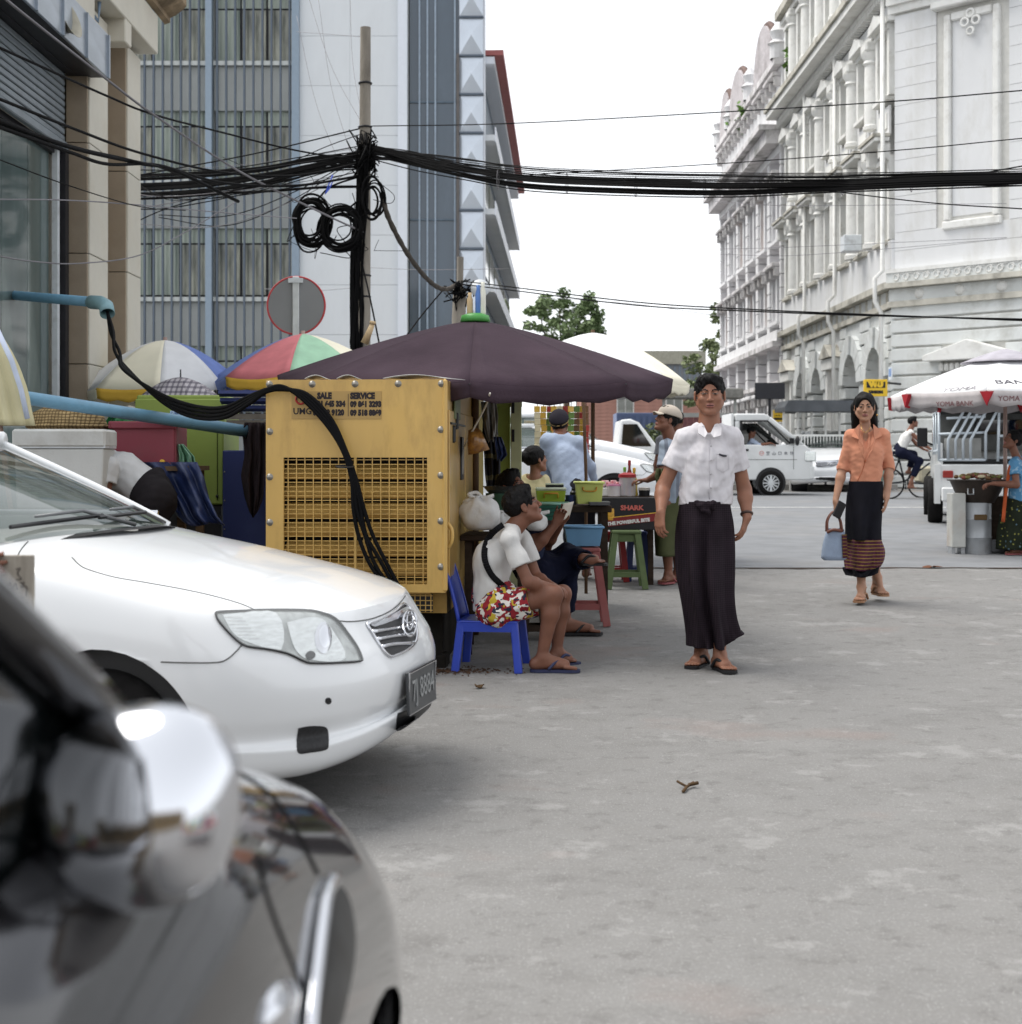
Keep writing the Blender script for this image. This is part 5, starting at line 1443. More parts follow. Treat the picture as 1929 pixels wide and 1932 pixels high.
 def build(s,name,mats,parent,pick=None,smooth_iter=0):
  V,Q = s.mesh()
  if parent is not None:
   I = np.array(inv(parent)); VL = V @ I[:3,:3].T+I[:3,3]
  else: VL = V
  me = bpy.data.meshes.new(name); me.from_pydata(VL.tolist(),[],Q.tolist())
  for m in mats: me.materials.append(m)
  me.polygons.foreach_set('use_smooth',[True]*len(Q))
  if pick is not None: me.polygons.foreach_set('material_index',pick(V[Q].mean(1)).astype(np.int32))
  me.update(); o = bpy.data.objects.new(name,me); _link(o,parent,Matrix.Identity(4))
  return o
def n3(v): return np.array(v,float)
SKIN = lambda nm,c: mat(nm,c,.5,var=.10,scale=14,bump=.08,bscale=120,sss=.12,spec=.4)
M_SKIN = SKIN('skin_tan','#8f6450'); M_SKIN_D = SKIN('skin_brown','#7a5241'); M_SKIN_L = SKIN('skin_light','#ab826b')
M_LIP = mat('lip','#96605a',.45); M_EYEW = mat('eye_white','#6f645e',.6); M_IRIS = mat('eye_dark','#120d0c',.5); M_BROW = mat('brow_hair','#2a2020',.7)
M_HAIR = mat('black_hair','#0d0b0c',.6,var=.6,scale=60,bump=.8,bscale=110,stretch=(1,1,.3),spec=.22)
def head_frame(c,yaw=0,pitch=0,roll=0):
 "yaw 0 faces the camera (-y); +yaw turns to the picture's right"
 return Matrix.Translation(Vector(c)) @ Matrix.Rotation(R(yaw),4,'Z') @ Matrix.Rotation(R(180),4,'Z') @ Matrix.Rotation(R(-pitch),4,'X') @ Matrix.Rotation(R(roll),4,'Y')
def add_head(S,H,s=1.0,female=False,fat=1.0):
 T = lambda x,y,z: n3(H @ Vector((x*s,y*s,z*s))); Rm = np.array(H.to_3x3())
 S.ell(T(0,-.012,.035),n3((.074*(.4+.6*fat),.094,.086))*s,Rm)
 S.ell(T(0,.03,-.03),n3((.060*fat,.060,.084))*s,Rm,k=.02)
 for q in (-1,1):
  S.cone(T(q*.054*fat,.0,-.045),T(q*.02,.062,-.098),.021*s,.018*s,k=.02)
  S.ell(T(q*.042,.06,-.022),n3((.022,.022,.018))*s,Rm,k=.015)          # cheek
 S.ell(T(0,.070,-.100),n3((.024,.02,.018))*s,Rm,k=.012)
 for q in (-1,1): S.ell(T(q*.031,.104,.009),n3((.021,.016,.010))*s,Rm,k=.008,sub=True)
 for q in (-1,1): S.ell(T(q*.032,.077,.008),n3((.016,.0165,.0125))*s,Rm,k=.002)
 for q in (-1,1): S.cone(T(q*.014,.0915,.027),T(q*.05,.077,.027),.006*s,.005*s,k=.008)
 S.cone(T(0,.088,.014),T(0,.108,-.028),.006*s,.0105*s,k=.008)
 for q in (-1,1): S.ell(T(q*.0125,.098,-.031),n3((.009,.010,.008))*s,Rm,k=.005)
 S.cone(T(-.021,.084,-.0585),T(0,.0955,-.056),.004*s,.0058*s,k=.005); S.cone(T(.021,.084,-.0585),T(0,.0955,-.056),.004*s,.0058*s,k=.005)
 S.cone(T(-.018,.084,-.068),T(.018,.084,-.068),.006*s,.006*s,k=.005); S.ell(T(0,.088,-.068),n3((.014,.008,.007))*s,Rm,k=.004)
 for q in (-1,1):
  S.ell(T(q*(.079+.05*(fat-1)),-.004,.0),n3((.009,.02,.033))*s,Rm,k=.008)
  S.ell(T(q*(.086+.05*(fat-1)),.002,.002),n3((.006,.010,.019))*s,Rm,k=.004,sub=True)
def face_pick(H,s):
 I = np.array(H.inverted())
 def pick(c):
  p = (c @ I[:3,:3].T+I[:3,3])/s; x,y,z = np.abs(p[:,0]),p[:,1],p[:,2]
  m = np.zeros(len(c),int)
  e = ((x-.032)/.0165) ** 2+((z-.0075)/.0042) ** 2 < 1; f = y > .055
  m[e & f] = 2; m[(((x-.031) ** 2+(z-.008) ** 2) < .0078 ** 2) & f & e] = 3
  bz = .0275+.0035*np.sin(np.clip((x-.012)/.04,0,1)*3.1)
  m[(x > .012) & (x < .053) & (np.abs(z-bz) < .005) & f] = 4
  m[(x < .024) & (z < -.050) & (z > -.0755) & (np.abs(z+.0625) < .0125*(1-(x/.026) ** 2)+.001) & (y > .082)] = 1
  m[(x < .021) & (np.abs(z+.0622) < .0013) & (y > .08)] = 4
  lid = (np.abs(((x-.032)/.0185) ** 2+((z-.0085)/.0065) ** 2-1) < .2) & (z > .009) & f
  m[lid] = 4
  return m
 return pick
def add_hand(S,w,d,nrm,side,curl=.35,size=1.0,spread=.12,thumb=.5):
 "w wrist, d direction to the knuckles, nrm out of the palm, side +1/-1 picks the thumb's side"
 d = Vector(d).normalized(); nrm = (Vector(nrm)-d*Vector(nrm).dot(d)).normalized(); sd = d.cross(nrm)*side; w = Vector(w)
 z = size
 pl = .083*z
 S.cone(w,w+d*.02*z,.022*z,.024*z,k=.012,flat=(n3(nrm),1.35))
 offs = (.029,.0105,-.009,-.027); lens = (.070,.080,.074,.058)
 for i,(o,L) in enumerate(zip(offs,lens)):
  kn = w+d*(pl-abs(o)*.25)+sd*o*z
  S.cone(w+d*.012+sd*o*.55*z,kn,.0125*z,.0105*z,k=.012)
  dirv = (d+sd*o*spread*8).normalized(); a = curl*(1+.12*i); p = kn
  for q,fr in enumerate((.45,.31,.24)):
   a_ = a*(q+.6)
   v = (dirv*math.cos(a_)+nrm*math.sin(a_)).normalized(); e = p+v*L*z*fr
   S.cone(p,e,(.0088-.0008*q)*z,(.0080-.0008*q)*z,k=.002); p = e
 b = w+d*.022*z+sd*.024*z
 v1 = (d*.75+sd*.75+nrm*thumb).normalized(); m_ = b+v1*.036*z; v2 = (d*.95+sd*.25+nrm*thumb).normalized(); m2 = m_+v2*.030*z; m3 = m2+(d+nrm*thumb*.8).normalized()*.024*z
 S.cone(b,m_,.0135*z,.0105*z,k=.01); S.cone(m_,m2,.0100*z,.0090*z,k=.003); S.cone(m2,m3,.009*z,.0075*z,k=.003)
def add_foot(S,an,toe,side,size=1.0):
 "an ankle joint, toe the middle of the toes on the sole; sole at toe height"
 an,toe = Vector(an),Vector(toe); d = (toe-an); d.z = 0; d.normalize(); lat = Vector((d.y,-d.x,0))*side; z0 = toe.z
 heel = Vector((an.x,an.y,z0+.030))-d*.035
 ball = toe-d*.055+Vector((0,0,.024))
 S.cone(an,heel,.032*size,.030*size,k=.02); S.cone(an+d*.02,ball+Vector((0,0,.012)),.032*size,.020*size,k=.025,flat=None)
 S.cone(heel,ball-lat*.012,.028*size,.022*size,k=.02); S.cone(heel,ball+lat*.02,.026*size,.02*size,k=.02)
 for i,o in enumerate((-.032,-.013,.003,.018,.031)):
  p = ball+lat*o*size-Vector((0,0,.008)); L = (.056,.056,.05,.043,.034)[i]
  S.cone(p,p+d*L*size-Vector((0,0,.006)),(.0125,.009,.0085,.008,.0075)[i]*size,(.0115,.008,.0075,.007,.0065)[i]*size,k=.004)
def box_of(pts,pad):
 a = np.array([list(p) for p in pts]); return a.min(0)-pad,a.max(0)+pad
def body(t,J,h,skin,H,hs=1.0,hands=None,b=1.0,legs=True,female=False,fat=1.0,feet=True):
 pts = [v for v in J.values()]+[H.translation+Vector((0,0,.14)),H.translation]
 lo,hi = box_of(pts,.16); S = SDF(lo,hi,h)
 up = (J['neck']-J['pelvis']).normalized(); lat = (J['shR']-J['shL']).normalized()
 ch = J.get('ch') or J['neck'].lerp(J['pelvis'],.38); fw = n3(up.cross(lat))
 S.cone(J['neck']-up*.085,ch,.066*b,.094*b,k=.04,flat=(fw,1.3)); S.cone(ch+lat*.045*b,J['pelvis']+lat*.04*b,.074*b,.072*b,k=.04); S.cone(ch-lat*.045*b,J['pelvis']-lat*.04*b,.074*b,.072*b,k=.04)
 S.cone(J['shL'],J['neck']-up*.05,.040*b,.042*b,k=.03); S.cone(J['shR'],J['neck']-up*.05,.040*b,.042*b,k=.03)
 S.cone(J['neck']-up*.04,H @ Vector((0,-.018*hs,-.055*hs)),.066*b if not female else .05*b,.058*hs if not female else .044*hs,k=.03)
 for q in 'LR':
  S.cone(J['sh' +q],J['el' +q],.044*b,.039*b,k=.03); S.cone(J['el' +q],J['el' +q].lerp(J['wr' +q],.3),.039*b,.041*b,k=.02); S.cone(J['el' +q].lerp(J['wr' +q],.3),J['wr' +q],.041*b,.026*b,k=.02)
  if legs:
   S.cone(J['hip' +q],J['kn' +q],.083*b,.055*b,k=.05); S.cone(J['kn' +q],J['kn' +q].lerp(J['an' +q],.3),.054*b,.056*b,k=.03); S.cone(J['kn' +q].lerp(J['an' +q],.3),J['an' +q],.056*b,.034*b,k=.03)
   if feet: add_foot(S,J['an' +q],J['toe' +q],1 if q == 'L' else -1)
 for k_ in (hands or []): add_hand(S,**k_)
 add_head(S,H,hs,female,fat)
 return S.build('body',[skin,M_LIP,M_EYEW,M_IRIS,M_BROW],t,face_pick(H,hs))
def short_hair(t,H,s=1.0,h=.005,m=None,back=-.035,top=.0,seed=1,fringe=.075,wide=1.0):
 T = lambda x,y,z: n3(H @ Vector((x*s,y*s,z*s))); Rm = np.array(H.to_3x3())
 c = T(0,0,.03); S = SDF(c-.15*s,c+.15*s,h)
 S.ell(T(0,-.016,.042),n3((.084*wide,.104,.090+top))*s,Rm,k=.01); S.ell(T(.0,.035,.098+top),n3((.062*wide,.06,.034))*s,Rm,k=.03)
 S.ripple(.0035,150,seed,(1,1,.6))
 # hollow out the face and the nape
 S.ell(T(0,.13,-.035),n3((.079*wide,.087,.122+(fringe-.075)))*s,Rm,k=.006,sub=True)
 for q in (-1,1): S.ell(T(q*.10,.012,-.040),n3((.026,.042,.052))*s,Rm,k=.006,sub=True)
 S.cut(T(0,-.05,back),H.to_3x3() @ Vector((0,.25,-1)))
 return S.build('hair',[m or M_HAIR],t)
def shirt(t,J,mt,h=.006,b=1.0,sl=.55,hem=None,loose=.014,amp=.0035,freq=42,seed=1,neck_cut=.02,openv=None,name='shirt',waist=1.0,sleeve=True,fatb=1.0):
 "torso and sleeves as one garment; hem = (point, normal)"
 up = (J['neck']-J['pelvis']).normalized(); lat = (J['shR']-J['shL']).normalized(); fw = n3(up.cross(lat))
 e = {q: J['sh' +q].lerp(J['el' +q],sl) if sl <= 1 else J['el' +q].lerp(J['wr' +q],sl-1) for q in 'LR'}
 lo,hi = box_of([J['neck'],J['pelvis'],J['shL'],J['shR'],J['elL'],J['elR'],e['L'],e['R']],.24); S = SDF(lo,hi,h)
 ch = J.get('ch') or J['neck'].lerp(J['pelvis'],.36)
 S.cone(J['neck']-up*.075,ch,(.072*b+loose),(.108*b+loose),k=.05,flat=(fw,1.2))
 for q in (-1,1):
  S.cone(ch+lat*.052*q*b,J['pelvis']+lat*.048*q*b*waist,.086*b+loose,(.088*b+loose)*waist,k=.06)
 for q in 'LR':
  S.cone(J['sh' +q],J['neck']-up*.022,.047*b+loose*.5,.050*b+loose*.3,k=.035)
  if sleeve:
   if sl <= 1: S.cone(J['sh' +q],e[q],.046*b+loose*.7,.046*b+loose*1.2,k=.03)
   else: S.cone(J['sh' +q],J['el' +q],.048*b+loose*.6,.042*b+loose*.6,k=.03); S.cone(J['el' +q],e[q],.043*b+loose*.6,.036*b+loose,k=.02)
 S.ripple(amp,freq,seed,(1,.8,.38))
 S.ripple(amp*.5,freq*2.2,seed+5,(1,.8,.5))
 if sleeve:
  for q in 'LR':
   a = J['sh' +q] if sl <= 1 else J['el' +q]; b_ = J['el' +q] if sl <= 1 else J['wr' +q]
   d = (b_-a).normalized(); r = .14
   # trim the sleeve end square
   sl_,X,Y,Z = S.win(n3(e[q])-r,n3(e[q])+r)
   dd = (X-e[q].x)*d.x+(Y-e[q].y)*d.y+(Z-e[q].z)*d.z
   rad = np.sqrt(np.maximum((X-e[q].x) ** 2+(Y-e[q].y) ** 2+(Z-e[q].z) ** 2-dd ** 2,0))
   cutm = np.where((rad < .080) & (dd > -.02),dd,-1).astype(np.float32)
   S.f[sl_] = np.maximum(S.f[sl_],cutm)
   S.cone(e[q]-d*.012,e[q]+d*.06,.041*b,.041*b,k=.004,sub=True)
 if hem: S.cut(hem[0],hem[1])
 nk = J['neck']
 S.cone(nk-up*.005+Vector(fw)*-.0,nk+up*.1,.060*b+neck_cut,.075*b,k=.01,sub=True)
 if openv is not None: S.cone(nk+up*.02,openv,.03,.006,k=.01,sub=True)
 return S.build(name,[mt],t)
def trousers(t,J,mt,to=1.9,h=.007,b=1.0,loose=.014,seed=3,top=None,name='trousers',amp=.004):
 ends = {q: J['hip' +q].lerp(J['kn' +q],to) if to <= 1 else J['kn' +q].lerp(J['an' +q],to-1) for q in 'LR'}
 lo,hi = box_of([J['pelvis'],J['hipL'],J['hipR'],J['knL'],J['knR'],ends['L'],ends['R']],.2); S = SDF(lo,hi,h)
 up = (J['neck']-J['pelvis']).normalized()
 S.cone(J['pelvis']+up*.07,J['hipL'],.105*b+loose,.09*b+loose,k=.05); S.cone(J['pelvis']+up*.07,J['hipR'],.105*b+loose,.09*b+loose,k=.05)
 for q in 'LR':
  if to <= 1: S.cone(J['hip' +q],ends[q],.088*b+loose,.072*b+loose*1.6,k=.05); a,b_ = J['hip' +q],J['kn' +q]
  else: S.cone(J['hip' +q],J['kn' +q],.088*b+loose,.062*b+loose,k=.05); S.cone(J['kn' +q],ends[q],.062*b+loose,.046*b+loose*1.3,k=.03); a,b_ = J['kn' +q],J['an' +q]
 S.ripple(amp,38,seed); S.ripple(amp*.4,95,seed+2)
 for q in 'LR':
  a,b_ = (J['hip' +q],J['kn' +q]) if to <= 1 else (J['kn' +q],J['an' +q])
  d = (b_-a).normalized(); e = ends[q]; r = .16; sl_,X,Y,Z = S.win(n3(e)-r,n3(e)+r)
  dd = (X-e.x)*d.x+(Y-e.y)*d.y+(Z-e.z)*d.z
  rad = np.sqrt(np.maximum((X-e.x) ** 2+(Y-e.y) ** 2+(Z-e.z) ** 2-dd ** 2,0))
  S.f[sl_] = np.maximum(S.f[sl_],np.where((rad < .13) & (dd > -.02),dd,-1).astype(np.float32))
  S.cone(e-d*.015,e+d*.08,.05*b,.05*b,k=.004,sub=True)
 if top: S.cut(top[0],top[1])
 return S.build(name,[mt],t)
def skirt(t,rings,mt,folds=7,amp=.014,seed=1,nu=110,name='longyi',sub=10,hemcut=None,grooves=(),sharp=1.0):
 """rings: (centre, rx, ry, fold strength) from waist to hem, x across the picture, y in depth"""
 rg = random.Random(seed); ph = [(rg.randint(2,folds),rg.uniform(0,6.28),rg.uniform(.5,1),rg.uniform(-2,2)) for _ in range(5)]
 C = crv([(c[0],c[1],c[2],rx,ry,f) for c,rx,ry,f in rings],sub); n = len(C)
 def fn(u,v):
  i = v*(n-1); i0 = min(int(i),n-2); w = i-i0; cx,cy,cz,rx,ry,f = C[i0]*(1-w)+C[i0+1]*w
  a = 2*PI*u
  d = sum(s_*math.sin(k*a+p+tw*v) for k,p,s_,tw in ph)/2.2
  d = math.copysign(abs(d) ** sharp,d)
  k = 1+f*amp/max(rx,.05)*d
  for ga,gt,gw,gd,gp in grooves:
   g = (a-ga-gt*v)/gw; k -= gd/rx*(v ** gp)*(math.exp(-g*g)-.55*math.exp(-(g-1.9) ** 2))
  z = cz
  if hemcut: z += hemcut(a,v)
  return (cx+rx*k*math.cos(a),cy-ry*k*math.sin(a),z)
 mb = MB(); mb.grid(fn,nu,(n-1)*1+1,cu=True)
 return mb.build(name,mt,t,smooth=True,world=True,solid=.004)
def sandal(t,an,toe,side,mt,sole_m=None,size=1.0,lift=0.0,name='flip_flop'):
 an,toe = Vector(an),Vector(toe); d = (toe-an); d.z = 0; d.normalize(); lat = Vector((d.y,-d.x,0))*side; z0 = toe.z
 heel = Vector((an.x,an.y,z0))-d*.06; tip = toe+d*.022; L = (tip-heel).length
 prof = [(-.5,.0),(-.48,.5),(-.38,.85),(-.2,.86),(0,.8),(.2,.95),(.34,1.05),(.44,.85),(.49,.45),(.5,0)]
 pts = [(u,w) for u,w in prof]+[(u,-w) for u,w in prof[-2:0:-1]]
 mid = (heel+tip)/2; n = len(pts)
 up = Vector((0,0,1)); vs = []
 for dz in (-.016,.0):
  for u,w in pts: vs.append(mid+d*u*L*1.04+lat*(w*.043+.004)*size+up*(dz+.002))
 mb = MB(); mb.add(vs,[tuple(range(n-1,-1,-1)),tuple(range(n,2*n))]+[(i,(i+1) % n,n+(i+1) % n,n+i) for i in range(n)])
 o = mb.build(name,sole_m or mt,t,world=True)
 mb = MB(); y = toe-d*.045-lat*.018+up*.036
 for q in (-1,1):
  e = toe-d*.15+lat*q*.042+up*.004; m_ = (y+e)/2+up*.03+lat*q*.006
  mb.tube(catm([y,m_,e],6),.009,6)
 mb.tube([y,y-up*.03+d*.006],.006,5)
 mb.build('thong_strap',mt,o,smooth=True,world=True)
 return o
# ================================================================== the walking man
DM = 8.33
q = lambda X,Y,d=0.0,D0=DM: P(X,Y,D0+d)
t = thing('person','man in a white short-sleeved shirt and dark longyi walking towards the camera','person',(q(1335,1262).x,DM,0))
MAN = t
J = dict(neck=q(1338,802),pelvis=q(1331,985),shR=q(1292,829),elR=q(1251,920,.02),wrR=q(1247,966,-.1),shL=q(1382,827),elL=q(1405,924,.06),wrL=q(1410,976,-.02),
   hipR=q(1311,990),knR=q(1318,1105,.02),anR=q(1324,1229,.06),hipL=q(1352,990),knL=q(1357,1100,-.04),anL=q(1358,1232,-.10))
J['toeR'] = Vector((q(1303,1254).x,8.27,.022)); J['toeL'] = Vector((q(1366,1258).x,8.10,.022))
J['anR'].z = .085; J['anL'].z = .09
H = head_frame(q(1339.5,747,-.02),yaw=-7,pitch=-1,roll=1)
hd = [dict(w=J['wrR'],d=(-.06,-.12,-1),nrm=(.75,.6,0),side=-1,curl=.42,thumb=.35),dict(w=J['wrL'],d=(-.32,-.1,-1),nrm=(-.8,.4,.3),side=1,curl=.32,thumb=.35)]
body(t,J,.0048,M_SKIN,H,.95,hd,fat=1.18)
short_hair(t,H,.95,.004,top=-.002,seed=4,fringe=.080,back=-.01,wide=1.09)
M_SHIRT = overlay(mat('white_dotted_shirt','#cfccd0',.85,var=.04,scale=6,bump=.15,bscale=160,sheen=.2),'dots','#8b8a92',scale=(1,.2,1),thr=.2,s=150,amt=.55)
shirt(t,J,M_SHIRT,.0055,1.0,.60,hem=(q(1331,953),(0,-.1,-1)),loose=.014,amp=.0036,freq=62,seed=9,neck_cut=.0,openv=q(1337,829,-.16))
mt_col = mat('shirt_collar','#d0cdd0',.85,var=.03)
for s_,pts in ((0,[(1323,797,-.03),(1316,806,-.1),(1318,818,-.135),(1330,826,-.145),(1335,818,-.12),(1328,803,-.07)]),(1,[(1352,797,-.03),(1362,808,-.1),(1361,822,-.135),(1347,826,-.145),(1341,818,-.13),(1348,803,-.07)])):
 mb = MB(); v = [q(*p) for p in pts]; mb.add(v,[tuple(range(6))] if s_ else [tuple(range(5,-1,-1))]); mb.build('collar',mt_col,t,world=True,solid=.006)
mb = MB(); mb.tube([q(1325,794,.04),q(1321,800,-.02),q(1327,806,-.085)],.008,6); mb.tube([q(1353,794,.04),q(1357,800,-.02),q(1351,806,-.085)],.008,6); mb.build('collar_band',mt_col,t,smooth=True,world=True)
bsh = bvh_of([o for o in children(t) if o.name.startswith('shirt')])
def onb(X,Y,off): return ray(bsh,X,Y,off,d0=8.15)[0]
mb = MB(); mb.tube([onb(1339+.6*math.sin(y*.1),y,.001) for y in range(830,950,8)],.0018,4); mb.build('placket',mat('shirt_seam','#c4c1c6',.9),t,smooth=True,world=True)
for y in (842,868,894,920): mb = MB(); mb.ball(onb(1342,y,.002),.0055,8,6); mb.build('button',mat('shirt_button','#b9b7ba',.4),t,smooth=True,world=True)
pk = [(1352,857),(1374,858),(1375,885),(1364,891),(1352,884),(1352,857)]
mb = MB(); mb.tube([onb(a[0]+(b_[0]-a[0])*k/6,a[1]+(b_[1]-a[1])*k/6,.001) for a,b_ in zip(pk,pk[1:]) for k in range(6)],.0011,4); mb.build('chest_pocket',mat('shirt_seam','#c4c1c6'),t,smooth=True,world=True)
mb = MB(); mb.tube([onb(1357,857.5,.004),onb(1364,860,.006),onb(1370,860.5,.004)],.0055,6); mb.build('pen',mat('pen_dark','#2b2b35',.4),t,smooth=True,world=True)
M_LONGYI = overlay(mat('dark_checked_longyi','#1d171c',.85,var=.3,scale=8,bump=.2,bscale=140),'stripes','#3a2f38',s=26,dir='Z',thr=.82,amt=.4)
overlay(M_LONGYI,'stripes','#3a2f38',s=26,dir='X',thr=.82,amt=.3)
c_ = lambda X,Y,d=0.0: q(X,Y,d)
rings = [(c_(1331,946),.140,.115,.2),(c_(1331,962),.146,.122,.4),(c_(1331,990),.160,.14,.5),(c_(1331,1030),.165,.15,.7),(c_(1332,1080,-.02),.158,.165,.9),(c_(1335,1120,-.03),.142,.175,1.1),(c_(1340,1160,-.02),.132,.185,1.4),(c_(1346,1195),.132,.20,1.7),(c_(1349,1214,.01),.136,.21,1.9)]
def hc(a,v):
 k = max(0,math.cos(a)) ** 2; f = max(0,math.sin(a))
 return v ** 6*(.085*k-.03*f*(1-abs(math.cos(a)))*0-.012)
skirt(t,rings,M_LONGYI,folds=7,amp=.018,seed=12,sharp=.8,hemcut=hc,nu=150,grooves=((1.72,.06,.20,.085,1.1),(1.45,.75,.16,.03,.4),(2.4,-.1,.2,.025,.8),(.9,-.3,.2,.03,.9),(.05,0,.5,-.03,5)))
S = SDF(n3(q(1331,955,-.16))-.13,n3(q(1331,955,-.16))+.13,.005)      # the knot
for (a,b_,r) in (((1318,951),(1330,955),.022),((1330,955),(1345,949),.022),((1331,957),(1336,964),.020),((1320,956),(1326,962),.016),((1340,957),(1346,958),.014)):
 S.cone(q(*a,-.135),q(*b_,-.155),r,r*.9,k=.008)
S.ripple(.004,120,3); S.build('waist_knot',[M_LONGYI],t)
for sd,a,b_ in ((-1,'anR','toeR'),(1,'anL','toeL')): sandal(t,J[a],J[b_],-sd,mat('black_rubber','#18171a',.6,var=.2))
w0 = J['wrL']; dv = (J['wrL']-J['elL']).normalized(); mb = MB()
e1 = dv.orthogonal().normalized(); e2 = dv.cross(e1)
mb.tube([w0-dv*.022+(e1*math.cos(a)+e2*math.sin(a))*.030 for a in [2*PI*i/20 for i in range(20)]],.008,6,closed=True); mb.build('wristwatch',mat('watch_strap','#4a3a35',.4,.3),t,smooth=True,world=True)
# ================================================================== the woman in orange
DW = 11.3
q = lambda X,Y,d=0.0,D0=DW: P(X,Y,D0+d)
zg = gz(DW)
t = thing('person','woman in an orange jacket and dark embroidered long skirt walking with a blue bag','person',(q(1635,1130).x,DW,zg))
J = dict(neck=q(1634,806),pelvis=q(1634,930),shR=q(1607,823),elR=q(1590,884,.03),wrR=q(1577,944,-.04),shL=q(1666,821),elL=q(1678,882,.04),wrL=q(1674,938,-.05),
   hipR=q(1622,935),knR=q(1623,1020,-.08),anR=q(1626,1108,-.08),hipL=q(1648,935),knL=q(1643,1015,.02),anL=q(1655,1090,.16))
J['toeR'] = Vector((q(1611,1130).x,DW-.18,zg+.03)); J['toeL'] = q(1668,1122,.02)
H = head_frame(q(1631.5,769,-.02),yaw=-10,pitch=3,roll=0)
hd = [dict(w=J['wrR'],d=(.05,-.1,-1),nrm=(.9,.2,0),side=-1,curl=.75,size=.92),dict(w=J['wrL'],d=(-.2,-.1,-1),nrm=(-.9,.3,0),side=1,curl=.3,size=.92)]
body(t,J,.0062,M_SKIN_L,H,.90,hd,b=.86,female=True,fat=1.1)
# long hair falling behind the shoulders
T = lambda x,y,z: n3(H @ Vector((x,y,z))); Rm = np.array(H.to_3x3())
S = SDF(T(0,0,0)-.26,T(0,0,0)+.24,.006)
S.ell(T(0,-.014,.036),(.080,.098,.088),Rm); S.cone(T(-.05,-.05,.0),T(-.075,-.085,-.19),.05,.035,k=.03); S.cone(T(.05,-.05,0),T(.06,-.08,-.17),.05,.03,k=.03); S.cone(T(0,-.06,0),T(0,-.1,-.2),.06,.05,k=.03)
S.ripple(.0035,90,2,(1,1,.15))
S.ell(T(0,.115,-.035),(.072,.085,.115),Rm,k=.01,sub=True); S.ell(T(0,.06,-.13),(.06,.08,.1),Rm,k=.01,sub=True)
S.build('hair',[M_HAIR],t)
M_ORANGE = mat('orange_linen','#cf8e72',.9,var=.06,scale=10,bump=.3,bscale=220,sheen=.15)
shirt(t,J,M_ORANGE,.0055,.88,1.08,hem=(q(1634,917),(0,0,-1)),loose=.011,amp=.0030,freq=55,seed=6,neck_cut=.012,openv=q(1633,866,-.14),name='jacket',waist=.93)
bj = bvh_of([o for o in children(t) if o.name.startswith('jacket')])
def onj(X,Y,off): return ray(bj,X,Y,off,d0=DW-.12)[0]
for pts in ([(1622,800),(1612,812),(1608,824),(1618,828),(1622,845),(1633,868),(1629,842),(1624,815)],[(1648,800),(1660,812),(1664,822),(1652,828),(1646,850),(1634,868),(1642,842),(1647,815)]):
 mb = MB(); v = [onj(*p,.007) for p in pts]; c0 = sum(v,Vector())/len(v)
 mb.add([c0+Vector((0,-.006,0))]+v,[(0,i,i % len(v)+1) for i in range(1,len(v)+1)]); mb.build('lapel',M_ORANGE,t,world=True,solid=.005)
mb = MB(); mb.tube([onj(x,y,.002) for x,y in ((1633,868),(1630,880),(1626,892),(1620,904),(1616,914))],.003,4); mb.build('front_edge',mat('orange_seam','#b06a4c',.9),t,smooth=True,world=True)
mb = MB(); mb.ball(onj(1633,870,.004),.008,8,6); mb.build('button',mat('orange_seam','#b06a4c'),t,smooth=True,world=True)
mb = MB(); mb.tube([q(1624,800,-.045),q(1627,812,-.095),q(1633,817,-.105),q(1640,811,-.095),q(1644,800,-.04)],.0028,5); mb.build('necklace',mat('gold','#c9a566',.25,.9),t,smooth=True,world=True)
for X in (1655,): mb = MB(); mb.ball(q(X,783,-.02),.009,8,6); mb.build('earring',mat('gold','#c9a566'),t,smooth=True,world=True)
# skirt: dark cloth with a maroon woven border
M_SKIRT = mat('navy_black_silk','#101018',.75,var=.3,scale=9,bump=.15,bscale=90)
M_BORDER = overlay(overlay(mat('maroon_weave','#4a2433',.7,var=.3,scale=30,bump=.3,bscale=120),'stripes','#8f7a3a',s=12,dir='Z',thr=.86,amt=.8),'dots','#7a4a63',scale=(1,.2,1.4),thr=.3,s=40,amt=.5)
rings = [(q(1634,908),.128,.10,.1),(q(1633,935),.140,.115,.4),(q(1631,965,-.01),.140,.12,.8),(q(1630,1000,-.02),.136,.13,1.2),(q(1630,1018,-.02),.136,.14,1.4)]
skirt(t,rings,M_SKIRT,folds=5,amp=.016,seed=5,grooves=((1.25,.3,.22,.035,.8),),name='skirt')
rings = [(q(1630,1017,-.02),.137,.14,1.4),(q(1633,1040,.0),.152,.165,1.6),(q(1632,1060,.0),.146,.17,1.7),(q(1629,1074,.0),.132,.165,1.8)]
bd = skirt(t,rings,M_BORDER,folds=5,amp=.016,seed=5,grooves=((1.25,.3,.22,.035,.8),),name='skirt_border',hemcut=lambda a,v: .03*max(0,math.cos(a))*v)
rings = [(q(1628,1073,.0),.129,.165,1.8),(q(1627,1086,.0),.118,.16,1.8)]
skirt(t,rings,M_SKIRT,folds=5,amp=.016,seed=5,grooves=((1.25,.3,.22,.035,.8),),name='skirt_hem',hemcut=lambda a,v: .03*max(0,math.cos(a))*(1-v)+.03*max(0,math.cos(a))*v)
M_TANL = mat('tan_leather','#9c7558',.6,var=.1)
for a,b_,s_ in (('anR','toeR',1),('anL','toeL',-1)):
 o = sandal(t,J[a],J[b_],s_,M_TANL,name='sandal')
 mb = MB(); c = J[a]; mb.tube([c+Vector((.036*math.cos(k),.036*math.sin(k),.0)) for k in [2*PI*i/16 for i in range(16)]],.006,5,closed=True); mb.build('ankle_strap',M_TANL,o,smooth=True,world=True)
WOMAN = t
